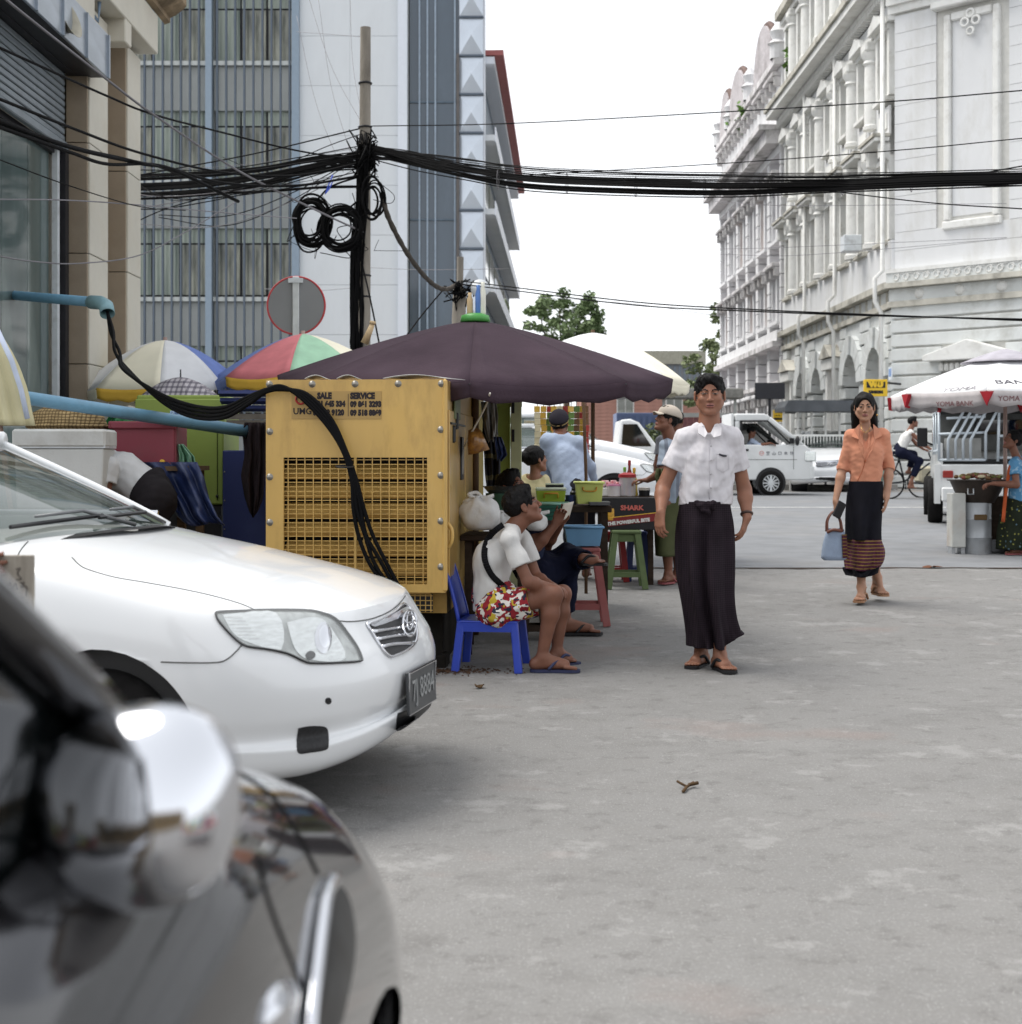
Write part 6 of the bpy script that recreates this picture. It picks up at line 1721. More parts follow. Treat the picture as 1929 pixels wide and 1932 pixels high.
# her bag and phone are things she holds
c = q(1574,1025,-.09); bt = thing('handbag','pale blue tote with brown handles hanging from the woman\'s hand','bag',c)
mb = MB()
def bagf(u,v):
 a = 2*PI*u; z = (-.13+.235*v); wx = .098*(1-.35*v ** 2.5)*(1 if v > .03 else .8); wy = .055*(1-.3*v)*(1 if v > .03 else .7)
 f = lambda c_: math.copysign(abs(c_) ** .7,c_)
 return c+Vector((wx*f(math.cos(a))+.012*v,wy*f(math.sin(a)),z+.012*math.sin(a*2)*v))
mb.grid(bagf,36,14,cu=True); mb.add([bagf(i/36,0) for i in range(36)],[tuple(range(35,-1,-1))])
mb.build('pouch',mat('pale_blue_canvas','#8d9bb0',.8,var=.08,scale=14,bump=.2),bt,smooth=True,world=True)
for dy in (-.03,.03):
 mb = MB(); mb.tube(catm([c+Vector((-.055,dy,.09)),c+Vector((-.05,dy*.7,.18)),c+Vector((.0,dy*.4,.245)),c+Vector((.045,dy*.7,.18)),c+Vector((.06,dy,.09))],6),.007,6); mb.build('handle',mat('brown_leather','#6d4438',.5),bt,smooth=True,world=True)
mb = MB(); mb.add([c+Vector((.055,-.058,-.11)),c+Vector((.096,-.03,-.11)),c+Vector((.088,-.03,.07)),c+Vector((.05,-.054,.07))],[(0,1,2,3)]); mb.build('embroidered_strip',M_BORDER,bt,world=True,solid=.006)
mb = MB(); mb.tube(catm([c+Vector((-.06,-.03,.085)),c+Vector((-.02,-.05,.105)),c+Vector((.03,-.05,.1)),c+Vector((.055,-.02,.09))],6),.012,6); mb.build('leather_rim',mat('brown_leather','#6d4438'),bt,smooth=True,world=True)
ph = thing('phone_case','black phone case held against the bag handles by the woman','phone',q(1584,962,-.12),rz=R(20),ry=R(28))
bx('case',ph,MT_BLACKP,(0,0,0),(.075,.016,.13),bevel=.006); bx('screen',ph,mat('phone_glass','#0b0c12',.1),(0,-.009,0),(.066,.002,.12))
# ================================================================== traffic on the cross street
MT_FWHITE = mat('white_van_paint','#d6d8d8',.3,var=.03,scale=2,coat=.5,dirt='#9a9a96',dirtamt=.3,dscale=1.5)
def far_sedan(loc,rz,label,sc,grp='white cars on the cross street'):
 r = dup(WC,loc,rz,label,grp,sc)
 kidmap()
 for c in KIDS.get(r.name,[]):
  if c.name.split('.')[0] in ('number_plate','plate_rim','tow_cap'):
   for g in KIDS.get(c.name,[]): bpy.data.objects.remove(g)
   bpy.data.objects.remove(c)
 return r
far_sedan((P(1262,0,23.5).x,24.6,gz(24)),R(-3),'white saloon car whose bonnet shows just behind the bottles on the stall',1.12)
far_sedan((P(1258,0,29).x,30.0,gz(30)),R(1),'taller white estate car behind the saloon and below the yellow roof',1.32)
far_sedan((P(1566,0,34.6).x,34.6,gz(34.6)),R(-102),'white parked hatchback nose on between the white van and the woman',1.15)
# yellow taxi: only its roof shows
M_TAXI = mat('taxi_yellow','#e0ab3f',.35,var=.04,coat=.4)
def boxcar(name,label,cat,loc,rz,prof,w,wins,wheels,wr,paint,group=None,bev=.05):
 t = thing(name,label,cat,loc,rz,group)
 mb = MB(); mb.prism(prof,-w/2,w/2); mb.build('body',paint,t,bevel=bev,seg=3,auto=40)
 for poly in wins:
  for sg in (-1,1):
   mb = MB(); y = sg*(w/2+.004); mb.prism(poly,min(y,y-sg*.03),max(y,y-sg*.03)); mb.build('window',MT_BGLASS,t)
 for x in wheels:
  for sg in (-1,1):
   mb = MB(); mb.lathe([(0,0),(wr*1.2,0),(wr*1.2,.02),(0,.02)],n=28,cap=False,M=Matrix.Translation((x,sg*(w/2-.012) ,wr*1.02)) @ Matrix.Rotation(R(90 if sg < 0 else -90),4,'X')); mb.build('wheel_arch',MT_BLACKP,t)
   wheel(t,x,sg*(w/2-.06),wr,wr,MT_TYRE,MT_RIM,.17,10)
 return t
boxcar('taxi','yellow taxi roof just showing above the white estate car','car',(P(1205,0,36).x,36.6,gz(36)),0,[(0,.3),(0,.75),(-1.0,.95),(-1.75,1.66),(-1.95,1.72),(-3.2,1.72),(-3.9,.95),(-4.2,.9),(-4.2,.3)],1.6,
  [[(-1.25,1.0),(-1.85,1.62),(-3.1,1.62),(-3.6,1.0)]],(-.8,-3.3),.3,M_TAXI)
# white pickup with a rounded rear cab window
t = boxcar('pickup_truck','white pickup cab with a rounded window behind the man in the cap','truck',(P(1330,0,33).x,33.6,gz(33)),0,[(0,.35),(0,.95),(-1.1,1.1),(-1.5,1.62),(-1.7,1.7),(-1.92,1.68),(-2.0,1.0),(-4.4,.98),(-4.4,.4)],1.65,
   [[(-1.22,1.08),(-1.55,1.58),(-1.86,1.58),(-1.9,1.08)]],(-.8,-3.5),.32,MT_FWHITE)
# small white van with a driver's arm on the sill
vx,vy = P(1534,0,32).x,32.72
prof = [(0,.34),(.01,.72),(-.05,1.02),(-.17,1.15),(-.93,1.74),(-1.06,1.80),(-1.70,1.80),(-1.70,.8),(-3.25,.8),(-3.25,.42),(-1.6,.34)]
VAN = thing('delivery_van','small white flatbed van crossing behind the walking man with its driver\'s window open','van',(vx,vy,gz(32)))
W_ = 1.42
win = [(-.48,1.16),(-.98,1.62),(-1.58,1.62),(-1.58,1.14)]
mb = MB()        # cab shell with an open door window on the near side: frame pieces round the opening
mb.prism([(0,.34),(.01,.72),(-.05,1.02),(-.17,1.12),(-1.70,1.12),(-1.70,.34)],-W_/2,W_/2)
mb.prism([(-.98,1.635),(-.93,1.74),(-1.06,1.80),(-1.70,1.80),(-1.70,1.635)],-W_/2,W_/2)
mb.prism([(-1.59,1.12),(-1.59,1.635),(-1.70,1.635),(-1.70,1.12)],-W_/2,W_/2)
for y in (-W_/2,W_/2-.06): mb.prism([(-.17,1.12),(-.93,1.74),(-1.0,1.64),(-.3,1.12)],y,y+.06)
mb.build('cab',MT_FWHITE,VAN,bevel=.03,auto=40)
mb = MB(); mb.prism([(-.16,1.13),(-.92,1.73),(-.94,1.72),(-.19,1.12)],-W_/2+.06,W_/2-.06); mb.build('windscreen',MT_WGLASS,VAN)
mb = MB(); mb.prism([(-.48,1.13),(-.98,1.62),(-1.58,1.62),(-1.58,1.13)],W_/2-.04,W_/2-.02); mb.build('window',MT_BGLASS,VAN)
bx('cab_rear',VAN,MT_BLACKP,(-1.55,0,1.38),(.04,W_-.14,.5))
bx('headboard',VAN,MT_FWHITE,(-1.76,0,1.3),(.06,W_,1.0),bevel=.01)
bx('cargo_bed',VAN,MT_FWHITE,(-2.52,0,.74),(1.46,W_,.14),bevel=.01)
for sg in (-1,1): bx('side_board',VAN,MT_FWHITE,(-2.52,sg*(W_/2-.02),.95),(1.46,.03,.28),bevel=.008)
bx('window_frame',VAN,MT_BLACKP,(-.46,-W_/2-.004,1.2),(.1,.02,.12))
mb = MB(); mb.tube([(-.5,-W_/2-.006,1.14),(-.99,-W_/2-.006,1.635),(-1.58,-W_/2-.006,1.635),(-1.58,-W_/2-.006,1.13)],.018,5); mb.build('window_seal',MT_BLACKP,VAN,smooth=True)
for x in (-.92,-2.75):
 for sg in (-1,1):
  mb = MB(); mb.lathe([(0,0),(.33,0),(.33,.02),(0,.02)],n=28,cap=False,M=Matrix.Translation((x,sg*(W_/2-.01),.29)) @ Matrix.Rotation(R(90 if sg < 0 else -90),4,'X')); mb.build('wheel_arch',MT_BLACKP,VAN)
  wheel(VAN,x,sg*(W_/2-.03),.275,.275,MT_TYRE,mat('white_rim','#cfd2d4',.4,.2),.16,12)
bx('headlight',VAN,MT_REFL,(-.05,-W_/2+.02,.86),(.24,.1,.22),bevel=.02); bx('bumper',VAN,MT_FWHITE,(-.03,0,.5),(.14,W_+.01,.3),bevel=.03)
bx('door_handle',VAN,MT_BLACKP,(-1.48,-W_/2-.008,1.0),(.15,.025,.045),bevel=.006); bx('door_seam',VAN,MT_SEAM,(-.42,-W_/2-.001,.85),(.01,.006,.54)); bx('door_seam',VAN,MT_SEAM,(-.95,-W_/2-.001,.79),(1.2,.006,.01))
mb = MB(); mb.ball((-.36,-W_/2-.12,1.2),(.05,.07,.11),12,8); mb.build('wing_mirror',MT_BLACKP,VAN,smooth=True)
# door lettering: an emblem and five brush characters
mk = mat('door_lettering','#7c7f84',.6); dz,y0 = .93,-W_/2-.004
def strokes(cx,ss,s=.075):
 mb = MB()
 for (a,b) in ss: mb.beam((cx+a[0]*s,y0,dz+a[1]*s),(cx+b[0]*s,y0,dz+b[1]*s),.011,.006,up=(0,1,0))
 mb.build('door_character',mk,VAN)
strokes(-.98,[((-.5,.4),(.5,.4)),((0,.5),(0,-.5)),((-.4,0),(.4,0)),((-.5,-.5),(.5,-.5)),((-.4,.4),(-.4,0)),((.4,.4),(.4,0))])
strokes(-.85,[((-.45,.1),(-.45,-.45)),((0,.5),(0,-.45)),((.45,.1),(.45,-.45)),((-.45,-.45),(.45,-.45))])
strokes(-.72,[((-.4,.35),(.4,.35)),((-.4,-.4),(.4,-.4)),((-.4,.35),(-.4,-.4)),((.4,.35),(.4,-.4))])
strokes(-.59,[((-.5,.2),(.5,.2)),((0,.5),(0,-.5)),((0,.2),(-.45,-.4)),((0,.2),(.45,-.4))])
strokes(-.46,[((-.5,.2),(0,.2)),((-.25,.5),(-.25,-.5)),((.05,.2),(.5,.2)),((.3,.5),(.3,-.5)),((.3,.2),(.0,-.3))])
mb = MB(); mb.tube([(-1.12+.045*math.cos(a),y0,dz+.045*math.sin(a)) for a in [2*PI*i/16 for i in range(16)]],.007,5,closed=True); mb.beam((-1.15,y0,dz),(-1.09,y0,dz),.012,.006,up=(0,1,0)); mb.build('door_emblem',mat('emblem_pink','#c98c88',.5),VAN)
# pickup bus with an open tube cage, seen from behind on the right
th = R(-11.6+90)
PB = thing('pickup_bus','white pickup bus with an open tube cage at the rear, parked behind the food cart','truck',(P(1772,0,20.4).x,20.4,gz(20.4)),rz=R(-14.5))
Wb = 1.62                       # local x to the right, y forwards, origin at the rear left corner
mb = MB(); mb.box((Wb/2,1.2,.78),(Wb,2.4,.16)); mb.build('load_bed',MT_FWHITE,PB,bevel=.03)
mb = MB(); mb.prism([(0,.42),(Wb,.42),(Wb,.86),(0,.86)],-.02,.06); mb.build('tailgate',MT_FWHITE,PB,bevel=.02)
for sg in (0,1): bx('side_panel',PB,MT_FWHITE,(.03+sg*(Wb-.06),1.2,.98),(.05,2.4,.36),bevel=.015)
for sg in (0,1):
 mb = MB(); M0 = Matrix.Translation((sg*Wb+(-.01 if not sg else .01),.75,.36)) @ Matrix.Rotation(R(90),4,'Z'); ang = [PI*i/14 for i in range(15)]
 pts = [(.42*math.cos(a),.42*math.sin(a)-.05) for a in ang]; out = [(.62,-.1),(.62,.5),(-.78,.5),(-.78,-.1)]
 for i in range(14):
  a0,a1 = ang[i],ang[i+1]; f = lambda a: (max(-.78,min(.62,1.1*math.cos(a))),min(.5,1.1*math.sin(a)-.05))
  mb.prism([(.42*math.cos(a0),.42*math.sin(a0)-.05),f(a0),f(a1),(.42*math.cos(a1),.42*math.sin(a1)-.05)],-.03,.05,M=M0)
 mb.build('rear_wing',MT_FWHITE,PB)
def pbwheel(x,y):
 Mx = Matrix.Translation((x,y,.33)); mb = MB()
 mb.lathe([(.2,-.1),(.3,-.1),(.33,-.06),(.33,.06),(.3,.1),(.2,.1)],n=32,cap=False,M=Mx @ Matrix.Rotation(R(90),4,'Y')); w = mb.build('wheel',MT_TYRE,PB,auto=40)
 mb = MB(); mb.lathe([(0,-.03),(.1,-.05),(.2,-.09),(.2,.09),(.1,.05),(0,.03)],n=24,cap=False,M=Mx @ Matrix.Rotation(R(90),4,'Y')); mb.build('rim',mat('dull_rim','#a3a5a6',.45,.5),w,smooth=True)
for x in (-.03,Wb+.03):
 for y in (.75,3.2): pbwheel(x,y)
mb = MB(); mb.prism([(2.35,.4),(4.25,.4),(4.3,.8),(4.2,.95),(3.4,1.08),(3.0,1.6),(2.8,1.68),(2.35,1.68)],0,Wb,M=Matrix.Rotation(R(90),4,'Z') @ Matrix.Diagonal((1,-1,1,1))); mb.build('cab',MT_FWHITE,PB,bevel=.04,auto=40)
for sg in (-.004,Wb-.016):
 mb = MB(); mb.prism([(2.45,1.1),(3.3,1.1),(2.95,1.55),(2.45,1.58)],-sg-.02,-sg,M=Matrix.Rotation(R(90),4,'Z')); mb.build('window',MT_BGLASS,PB)
bx('rear_window',PB,MT_BGLASS,(Wb/2,2.34,1.36),(Wb*.7,.03,.36))
mb = MB(); mb.box((-.16,3.0,1.28),(.16,.1,.3)); mb.beam((-.1,3.0,1.2),(.02,3.05,1.15),.03); mb.build('wing_mirror',MT_BLACKP,PB,bevel=.02)
M_TUBE = mat('pale_tube','#b9c2c9',.4,.2,var=.05)
tubes = [[(0,0,.9),(0,.03,1.62)],[(Wb,0,.9),(Wb,.03,1.62)],[(.78,-.02,.9),(.8,.0,1.62)],[(0,0,1.28),(.62,0,1.3)],[(0,0,1.05),(0,2.3,1.05)],[(.62,-.02,.92),(.62,-.02,1.3),(.78,.0,1.62)],
   [(.62,-.02,.92),(0,0,.92)],[(.8,-.02,1.25),(Wb,0,1.25)],[(.8,0,.95),(1.2,0,.95),(1.2,.0,1.62)],[(0,.03,1.62),(Wb,.03,1.62)],[(0,2.3,1.62),(0,.03,1.62)],[(Wb,2.3,1.62),(Wb,.03,1.62)],[(0,1.2,1.0),(0,1.2,1.62)],[(0,2.3,1.0),(0,2.3,1.62)],[(.1,0,1.5),(.62,0,1.52)]]
for k in range(4): tubes.append([(.12+.1*k,-.03,.93),(.12+.1*k,-.03,1.2),(.34+.1*k,-.01,1.62)])
for p in tubes: mb = MB(); mb.tube(p,.02,7); mb.build('cage_tube',M_TUBE,PB,smooth=True)
bx('bench_board',PB,mat('bench_panel','#b7b8b5',.6),(.34,.5,1.08),(.5,.03,.3)); bx('cab_back',PB,mat('cab_back_grey','#7f8180',.7),(Wb/2,2.29,1.36),(Wb-.06,.04,.6)); bx('cage_window',PB,MT_BGLASS,(Wb*.62,2.26,1.42),(Wb*.5,.03,.22)); bx('canopy_lining',PB,mat('lining_dark','#3f4040',.9),(Wb/2,1.15,1.64),(Wb-.08,2.4,.03)); bx('bench',PB,MT_BLACKP,(Wb*.5,1.2,.9),(Wb-.12,2.2,.06))
bx('canopy',PB,mat('canopy_grey','#9a9b9a',.8,var=.15),(Wb/2,1.15,1.72),(Wb+.14,2.6,.12),bevel=.05)
for sg in (.12,Wb-.12): bx('tail_light',PB,mat('tail_red','#8c2f2a',.3),(sg,-.03,.72),(.14,.03,.1),bevel=.01)
bx('rear_bumper',PB,MT_FWHITE,(.2,-.08,.44),(.34,.08,.2),bevel=.02); bx('rear_bumper',PB,MT_FWHITE,(Wb-.2,-.08,.44),(.34,.08,.2),bevel=.02); bx('underframe',PB,MT_BLACKP,(Wb/2,1.5,.45),(Wb-.3,2.8,.2))
mb = MB(); mb.tube([(1.45+.14*math.cos(a),-.06,1.5+.14*math.sin(a)) for a in [2*PI*i/20 for i in range(20)]],.05,7,closed=True); tag(mb.build('cable_reel',mat('reel_blue','#2c4f86',.5),None,smooth=True,world=False),'coil of blue hose hanging under the printed umbrella behind the vendor','hose')
COL.objects['cable_reel'].matrix_basis = WM[PB.name]
# ================================================================== parasols
M_POLEW = mat('parasol_pole','#a98f86',.5,var=.15); M_POLED = mat('bamboo_dark','#5a4636',.7,var=.2); M_RIB = mat('rib_metal','#4a4a4e',.4,.6)
def parasol(name,label,apex,Rr,drop,mats,base_z,n=8,rot=0.0,tilt=(0,0),valance=.09,sag=.05,vmats=None,pole=M_POLEW,curve=1.35,group=None,under=None,vent=None,pole_r=.02,flare=0.0,domed=0.0):
 ax = Vector(apex); t = thing(name,label,'umbrella',(ax.x,ax.y,base_z),0,group)
 def pt(a,rho,s=0.0):
  v = Rr*rho
  x,y = v*math.cos(a),v*math.sin(a)
  z = -drop*rho ** curve-s*rho*rho
  return ax+Vector((x,y,z+tilt[0]*x+tilt[1]*y))
 for k in range(n):
  a0,a1 = rot+2*PI*k/n,rot+2*PI*(k+1)/n
  nu,nv = 9,9
  def fn(u,v):
   rho = .02+.98*v
   p0,p1 = pt(a0,rho),pt(a1,rho); p = p0.lerp(p1,u); b = 4*u*(1-u)
   p.z += domed*b*rho-sag*b*rho ** 2
   return p
  mb = MB(); mb.grid(fn,nu,nv); pn = mb.build('canopy_panel',mats[k % len(mats)],t,smooth=True,world=True,solid=.003)
  if valance:
   def fv(u,v):
    p = fn(u,1.0); c = p-ax; c.z = 0; c.normalize()
    return p+Vector((0,0,-valance*v*(1-.25*math.cos(6*PI*u)*v*.4)))-c*(.012*v)+c*flare*v
   mb = MB(); mb.grid(fv,13,4); mb.build('valance',(vmats or mats)[k % len(vmats or mats)],pn,smooth=True,world=True,solid=.003)
  mb = MB(); mb.tube([pt(a0,.03)-Vector((0,0,.02)),pt(a0,.5)-Vector((0,0,.02)),pt(a0,1.0)-Vector((0,0,.015))],.006,5); rb = mb.build('rib',M_RIB,t,smooth=True,world=True)
  mb = MB(); mb.tube([ax-Vector((0,0,drop*1.25)),pt(a0,.55)-Vector((0,0,.022))],.005,5); mb.build('strut',M_RIB,rb,smooth=True,world=True)
 mb = MB(); mb.tube([ax+Vector((0,0,.03)),Vector((ax.x,ax.y,base_z))],pole_r,10); mb.build('pole',pole,t,smooth=True,world=True)
 if vent:
  def fn(u,v):
   a = 2*PI*u; p = pt(a+rot,.02+.36*v); p.z += .055-.02*v; return p
  mb = MB(); mb.grid(fn,32,6,cu=True); mb.build('vent_cap',vent,t,smooth=True,world=True,solid=.003)
 return t
M_REDN = mat('red_nylon','#a8323a',.7)
M_PURPLE = mat('faded_plum_cloth','#43373f',.9,var=.16,scale=2.2,bump=.3,bscale=70,dirt='#554750',dirtamt=.5,dscale=1.3,spec=.1)
ap = P(897,604,9.6)
UMB = parasol('market_umbrella','large faded plum market umbrella leaning over the yellow generator and stall',ap,1.30,.375,[M_PURPLE],gz(9.6),rot=R(0),tilt=(-.01,.075),valance=.10,sag=.03,pole=M_POLED,pole_r=.024,curve=1.25)
mb = MB(); mb.lathe([(0,-.02),(.10,-.01),(.09,.03),(.04,.045),(0,.045)],n=18,c=ap,cap=False,sx=1.0); mb.build('finial_cap',mat('green_plastic','#4f9a4b',.4),UMB,smooth=True,world=True)
for dx,h,m_ in ((-.035,.15,mat('wood_pale','#c2a982',.6)),(.02,.2,mat('bottle_blue','#4f77b8',.3)),(.05,.22,mat('bottle_white','#dcdccf',.3))):
 mb = MB(); mb.lathe([(.016,0),(.02,.02),(.02,h*.7),(.012,h*.85),(.013,h)],n=10,c=ap+Vector((dx,0,.03))); mb.build('finial_bottle',m_,UMB,smooth=True,world=True)
mb = MB(); mb.tube([P(688,648,10.6),P(703,612,10.6)],[.03,.018],8); mb.tube([P(703,612,10.6),P(704,606,10.6)],.022,8)
tag(mb.build('bamboo_stub',mat('wood_pale','#c2a982'),None,smooth=True),'pale wrapped stick end poking up behind the plum umbrella','stick')
M_CRM = mat('cream_nylon','#ece6cf',.7,var=.06,scale=3,sheen=.2); M_WHN = mat('white_nylon','#dfe0e2',.7,var=.04,sheen=.2); M_BLN = mat('blue_nylon','#6f83bd',.7,var=.08); M_YLN = mat('yellow_nylon','#e2b64d',.7,var=.08)
M_PNK = mat('pink_red_nylon','#cf7b80',.7,var=.08); M_GRN = mat('mint_nylon','#a4cdb0',.7,var=.08); M_LGRN = mat('grass_nylon','#7aa94f',.7)
u1 = parasol('market_umbrella','cream market umbrella with a white and blue panel left of the rainbow one',P(312,642,14.3),.84,.50,[M_CRM,M_CRM,M_WHN,M_CRM,M_WHN,M_CRM,M_WHN,M_BLN],gz(14.3),rot=R(10),valance=.11,sag=.02,vmats=[M_YLN,M_WHN,M_CRM,M_CRM,M_CRM,M_YLN,M_CRM,M_WHN],curve=1.7)
lettering('lettering','MPT',.10,M_BLK,u1,inv(u1) @ Matrix.Translation(P(412,745,13.52)) @ Matrix.Rotation(R(32),4,'Z') @ Matrix.Rotation(R(90),4,'X'),bold=.006)
parasol('market_umbrella','rainbow market umbrella with pink, mint, blue and yellow panels',P(572,630,14.0),.88,.42,[M_YLN,M_CRM,M_LGRN,M_BLN,M_BLN,M_PNK,M_GRN,M_CRM],gz(14),rot=R(0),valance=.1,sag=.035,tilt=(.02,.02),vmats=[M_YLN,M_CRM,M_LGRN,M_BLN,M_BLN,M_YLN,M_PNK,M_LGRN],curve=1.5)
M_PLAID = mat('plaid_nylon','#b9b4b8',.7,var=.05)
overlay(M_PLAID,'stripes','#4a4654',s=7,dir='X',thr=.62,amt=.6); overlay(M_PLAID,'stripes','#4a4654',s=7,dir='Z',thr=.6,amt=.6)
pu = parasol('hand_umbrella','small grey plaid hand umbrella open below the cream one',P(341,712,12.6),.385,.21,[M_PLAID],1.2,rot=R(20),valance=0,sag=.02,curve=1.8,pole=M_RIB,pole_r=.007,domed=.0)
mb = MB(); mb.tube([P(341,713,12.6),P(341,697,12.6)],.006,6); mb.build('ferrule',M_RIB,pu,smooth=True,world=True)
u4 = parasol('market_umbrella','white and blue market umbrella showing right of the plum one',P(1119,628,14.6),.97,.52,[M_CRM,M_WHN,M_WHN,M_WHN,M_WHN,M_WHN,M_WHN,M_CRM],gz(14.6),rot=R(0),valance=.09,sag=.02,curve=1.6,pole=M_POLED)
mb = MB()
for pl in ([(1225,672),(1248,684),(1262,694),(1264,714),(1290,728),(1272,727),(1250,715),(1249,696)],):
 mb.add([P(x,y,13.98+.0015*abs(x-1240)) for x,y in pl],[tuple(range(len(pl)))])
u5 = parasol('market_umbrella','white bank umbrella with red lining and printed panels over the food cart',P(1897,668,15.9),1.24,.44,[M_WHN],gz(15.9),rot=R(18),valance=.15,sag=.02,curve=1.25,vent=mat('vent_grey','#a5a2aa',.7),vmats=[mat('valance_grey','#b9b4b5',.75)],pole=M_POLEW,pole_r=.022)
for k in range(8):
 a = R(18)+k*PI/4; e = Vector((math.cos(a),math.sin(a),0)); c0 = P(1897,668,15.9)+e*1.225-Vector((0,0,.455)); s_ = Vector((-e.y,e.x,0))*.07
 mb = MB(); mb.add([c0-s_,c0+s_,c0-e*.03-Vector((0,0,.15)),c0+e*.035-s_*.9,c0+e*.035+s_*.9,c0+e*.035-Vector((0,0,.14))],[(0,1,2),(5,4,3),(0,3,4,1),(1,4,5,2),(2,5,3,0)]); mb.build('red_corner',M_REDN,u5,world=True)
ub = bvh_of([o for o in COL.objects if o.parent == u5 and o.name.startswith('canopy_panel')]); ub2 = bvh_of([o for o in COL.objects if o.parent and o.parent.parent == u5 and o.name.startswith('valance')])
def print_on(bv_,txt,X,Y,size,mt,par,rotz=0,sx=1.0,bold=.0):
 p,n = ray(bv_,X,Y,.006,d0=15)
 z = n; x = Vector((0,0,1)).cross(z).normalized(); y = z.cross(x)
 M = Matrix((x,y,z)).transposed().to_4x4(); M.translation = p
 lettering('lettering',txt,size,mt,par,inv(par) @ M @ Matrix.Rotation(rotz,4,'Z'),bold=bold,sx=sx,ext=.001)
M_PRN = mat('print_grey','#8d8a8f',.7)
print_on(ub,'YOMA',1811,735,.135,M_PRN,u5,rotz=R(4),sx=1.05); print_on(ub,'BANK',1916,722,.15,mat('print_dark','#55535a',.7),u5,rotz=R(-2),sx=1.05)
print_on(ub2,'YOMA BANK',1802,762,.075,mat('print_red','#7c5658',.7),u5); print_on(ub2,'YOMA BANK',1925,752,.075,mat('print_red','#7c5658'),u5)
# ================================================================== yellow generator
M_GEN = mat('generator_yellow','#caa55e',.42,var=.07,scale=2.5,bump=.05,bscale=30,dirt='#84683a',dirtamt=.6,dscale=3.2,coat=.12,stretch=(1.6,1.6,.5))
M_GENS = mat('generator_side','#c09c58',.35,var=.05,scale=2,dirt='#6f5a38',dirtamt=.65,dscale=2.6,coat=.3,stretch=(1.5,1.5,.5))
M_BOLT = mat('bolt_steel','#8c8880',.35,.7)
gx0 = P(502,0,8.17).x
GN = thing('generator','yellow diesel generator cabinet with a wire grille and sale and service sticker','generator',(gx0,8.17,0),rz=R(-4))
GW,GH,GL = 1.01,1.64,2.35
mb = MB(); mb.box((GW/2,GL/2+.17,1.0),(GW-.03,GL-.34,1.26)); mb.build('inner_case',MT_BLACKP,GN)
ox0,ox1,oz0,oz1 = .10,.908,.50,1.205
mb = MB()
for (x0,x1,z0,z1) in ((0,GW,oz1,GH),(0,GW,.455,oz0),(0,ox0,oz0,oz1),(ox1,GW,oz0,oz1)): mb.box(((x0+x1)/2,.012,(z0+z1)/2),(x1-x0,.024,z1-z0))
mb.build('front_panel',M_GEN,GN)
bx('side_panel',GN,M_GENS,(GW-.012,GL/2+.03,1.05),(.024,GL,1.18),bevel=.004); bx('side_panel',GN,M_GENS,(.012,GL/2+.03,1.05),(.024,GL,1.18)); bx('roof_panel',GN,M_GEN,(GW/2,GL/2+.02,GH-.012),(GW-.004,GL,.024))
bx('corner_trim',GN,M_GEN,(GW-.004,.006,1.05),(.03,.03,1.185),bevel=.012)
for k in range(7):
 z = 1.165-.1085*k
 mb = MB(); M0 = Matrix.Translation((.504,.10,z-.03)) @ Matrix.Rotation(R(38),4,'X'); mb.box((0,0,0),(ox1-ox0+.02,.095,.006),M=M0); mb.box((0,-.046,-.012),(ox1-ox0+.02,.006,.03),M=M0); mb.build('louvre',M_GEN,GN)
for k in range(17): bx('grille_wire',GN,M_GEN,(ox0+(k+.5)*(ox1-ox0)/17,.012,(oz0+oz1)/2),(.005,.005,oz1-oz0))
for k in range(28): bx('grille_wire',GN,M_GEN,(.504,.017,oz0+(k+.5)*(oz1-oz0)/28),(ox1-ox0,.0045,.0045))
bx('grille_bar',GN,M_GEN,(.504,.008,(oz0+oz1)/2),(.014,.012,oz1-oz0))
mb = MB(); mb.lathe([(0,.012),(.009,.010),(.015,.004),(.02,0)],n=12,cap=False,M=Matrix.Rotation(R(90),4,'X')); bo = None
for (x,z) in [(.02+.242*k,GH-.025) for k in range(5)]+[(GW-.025,1.36-.254*k) for k in range(4)]+[(.022,1.35-.254*k) for k in range(4)]:
 mm = Matrix.Translation((x,0,z))
 if bo is None: bo = mb.build('bolt',M_BOLT,GN,smooth=True); bo.matrix_local = mm; WM[bo.name] = WM[GN.name] @ mm
 else: inst('bolt',bo.data,GN,mm)
mb = MB()        # lower section set back, with its own small grille
mb.box((GW/2,.16+GL/2,.40),(GW-.02,GL,.15)); mb.build('lower_panel',mat('generator_yellow_dark','#a98643',.5,var=.12,dirt='#5f5138',dirtamt=.6,dscale=3),GN)
bx('lower_grille',GN,MT_BLACKP,(.83,.08,.39),(.2,.01,.10))
for k in range(7): bx('grille_wire',GN,M_GEN,(.74+.03*k,.073,.39),(.005,.006,.10))
for k in range(4): bx('grille_wire',GN,M_GEN,(.83,.072,.35+.027*k),(.2,.005,.005))
mb = MB(); mb.box((GW/2,.2+GL/2,.17),(GW-.1,GL-.2,.30)); mb.build('skid_base',mat('skid_dark','#26231f',.8,var=.3),GN)
for y in (.3,2.0): bx('skid_foot',GN,mat('skid_dark','#26231f'),(GW/2,y,.04),(GW-.04,.2,.08),bevel=.01)
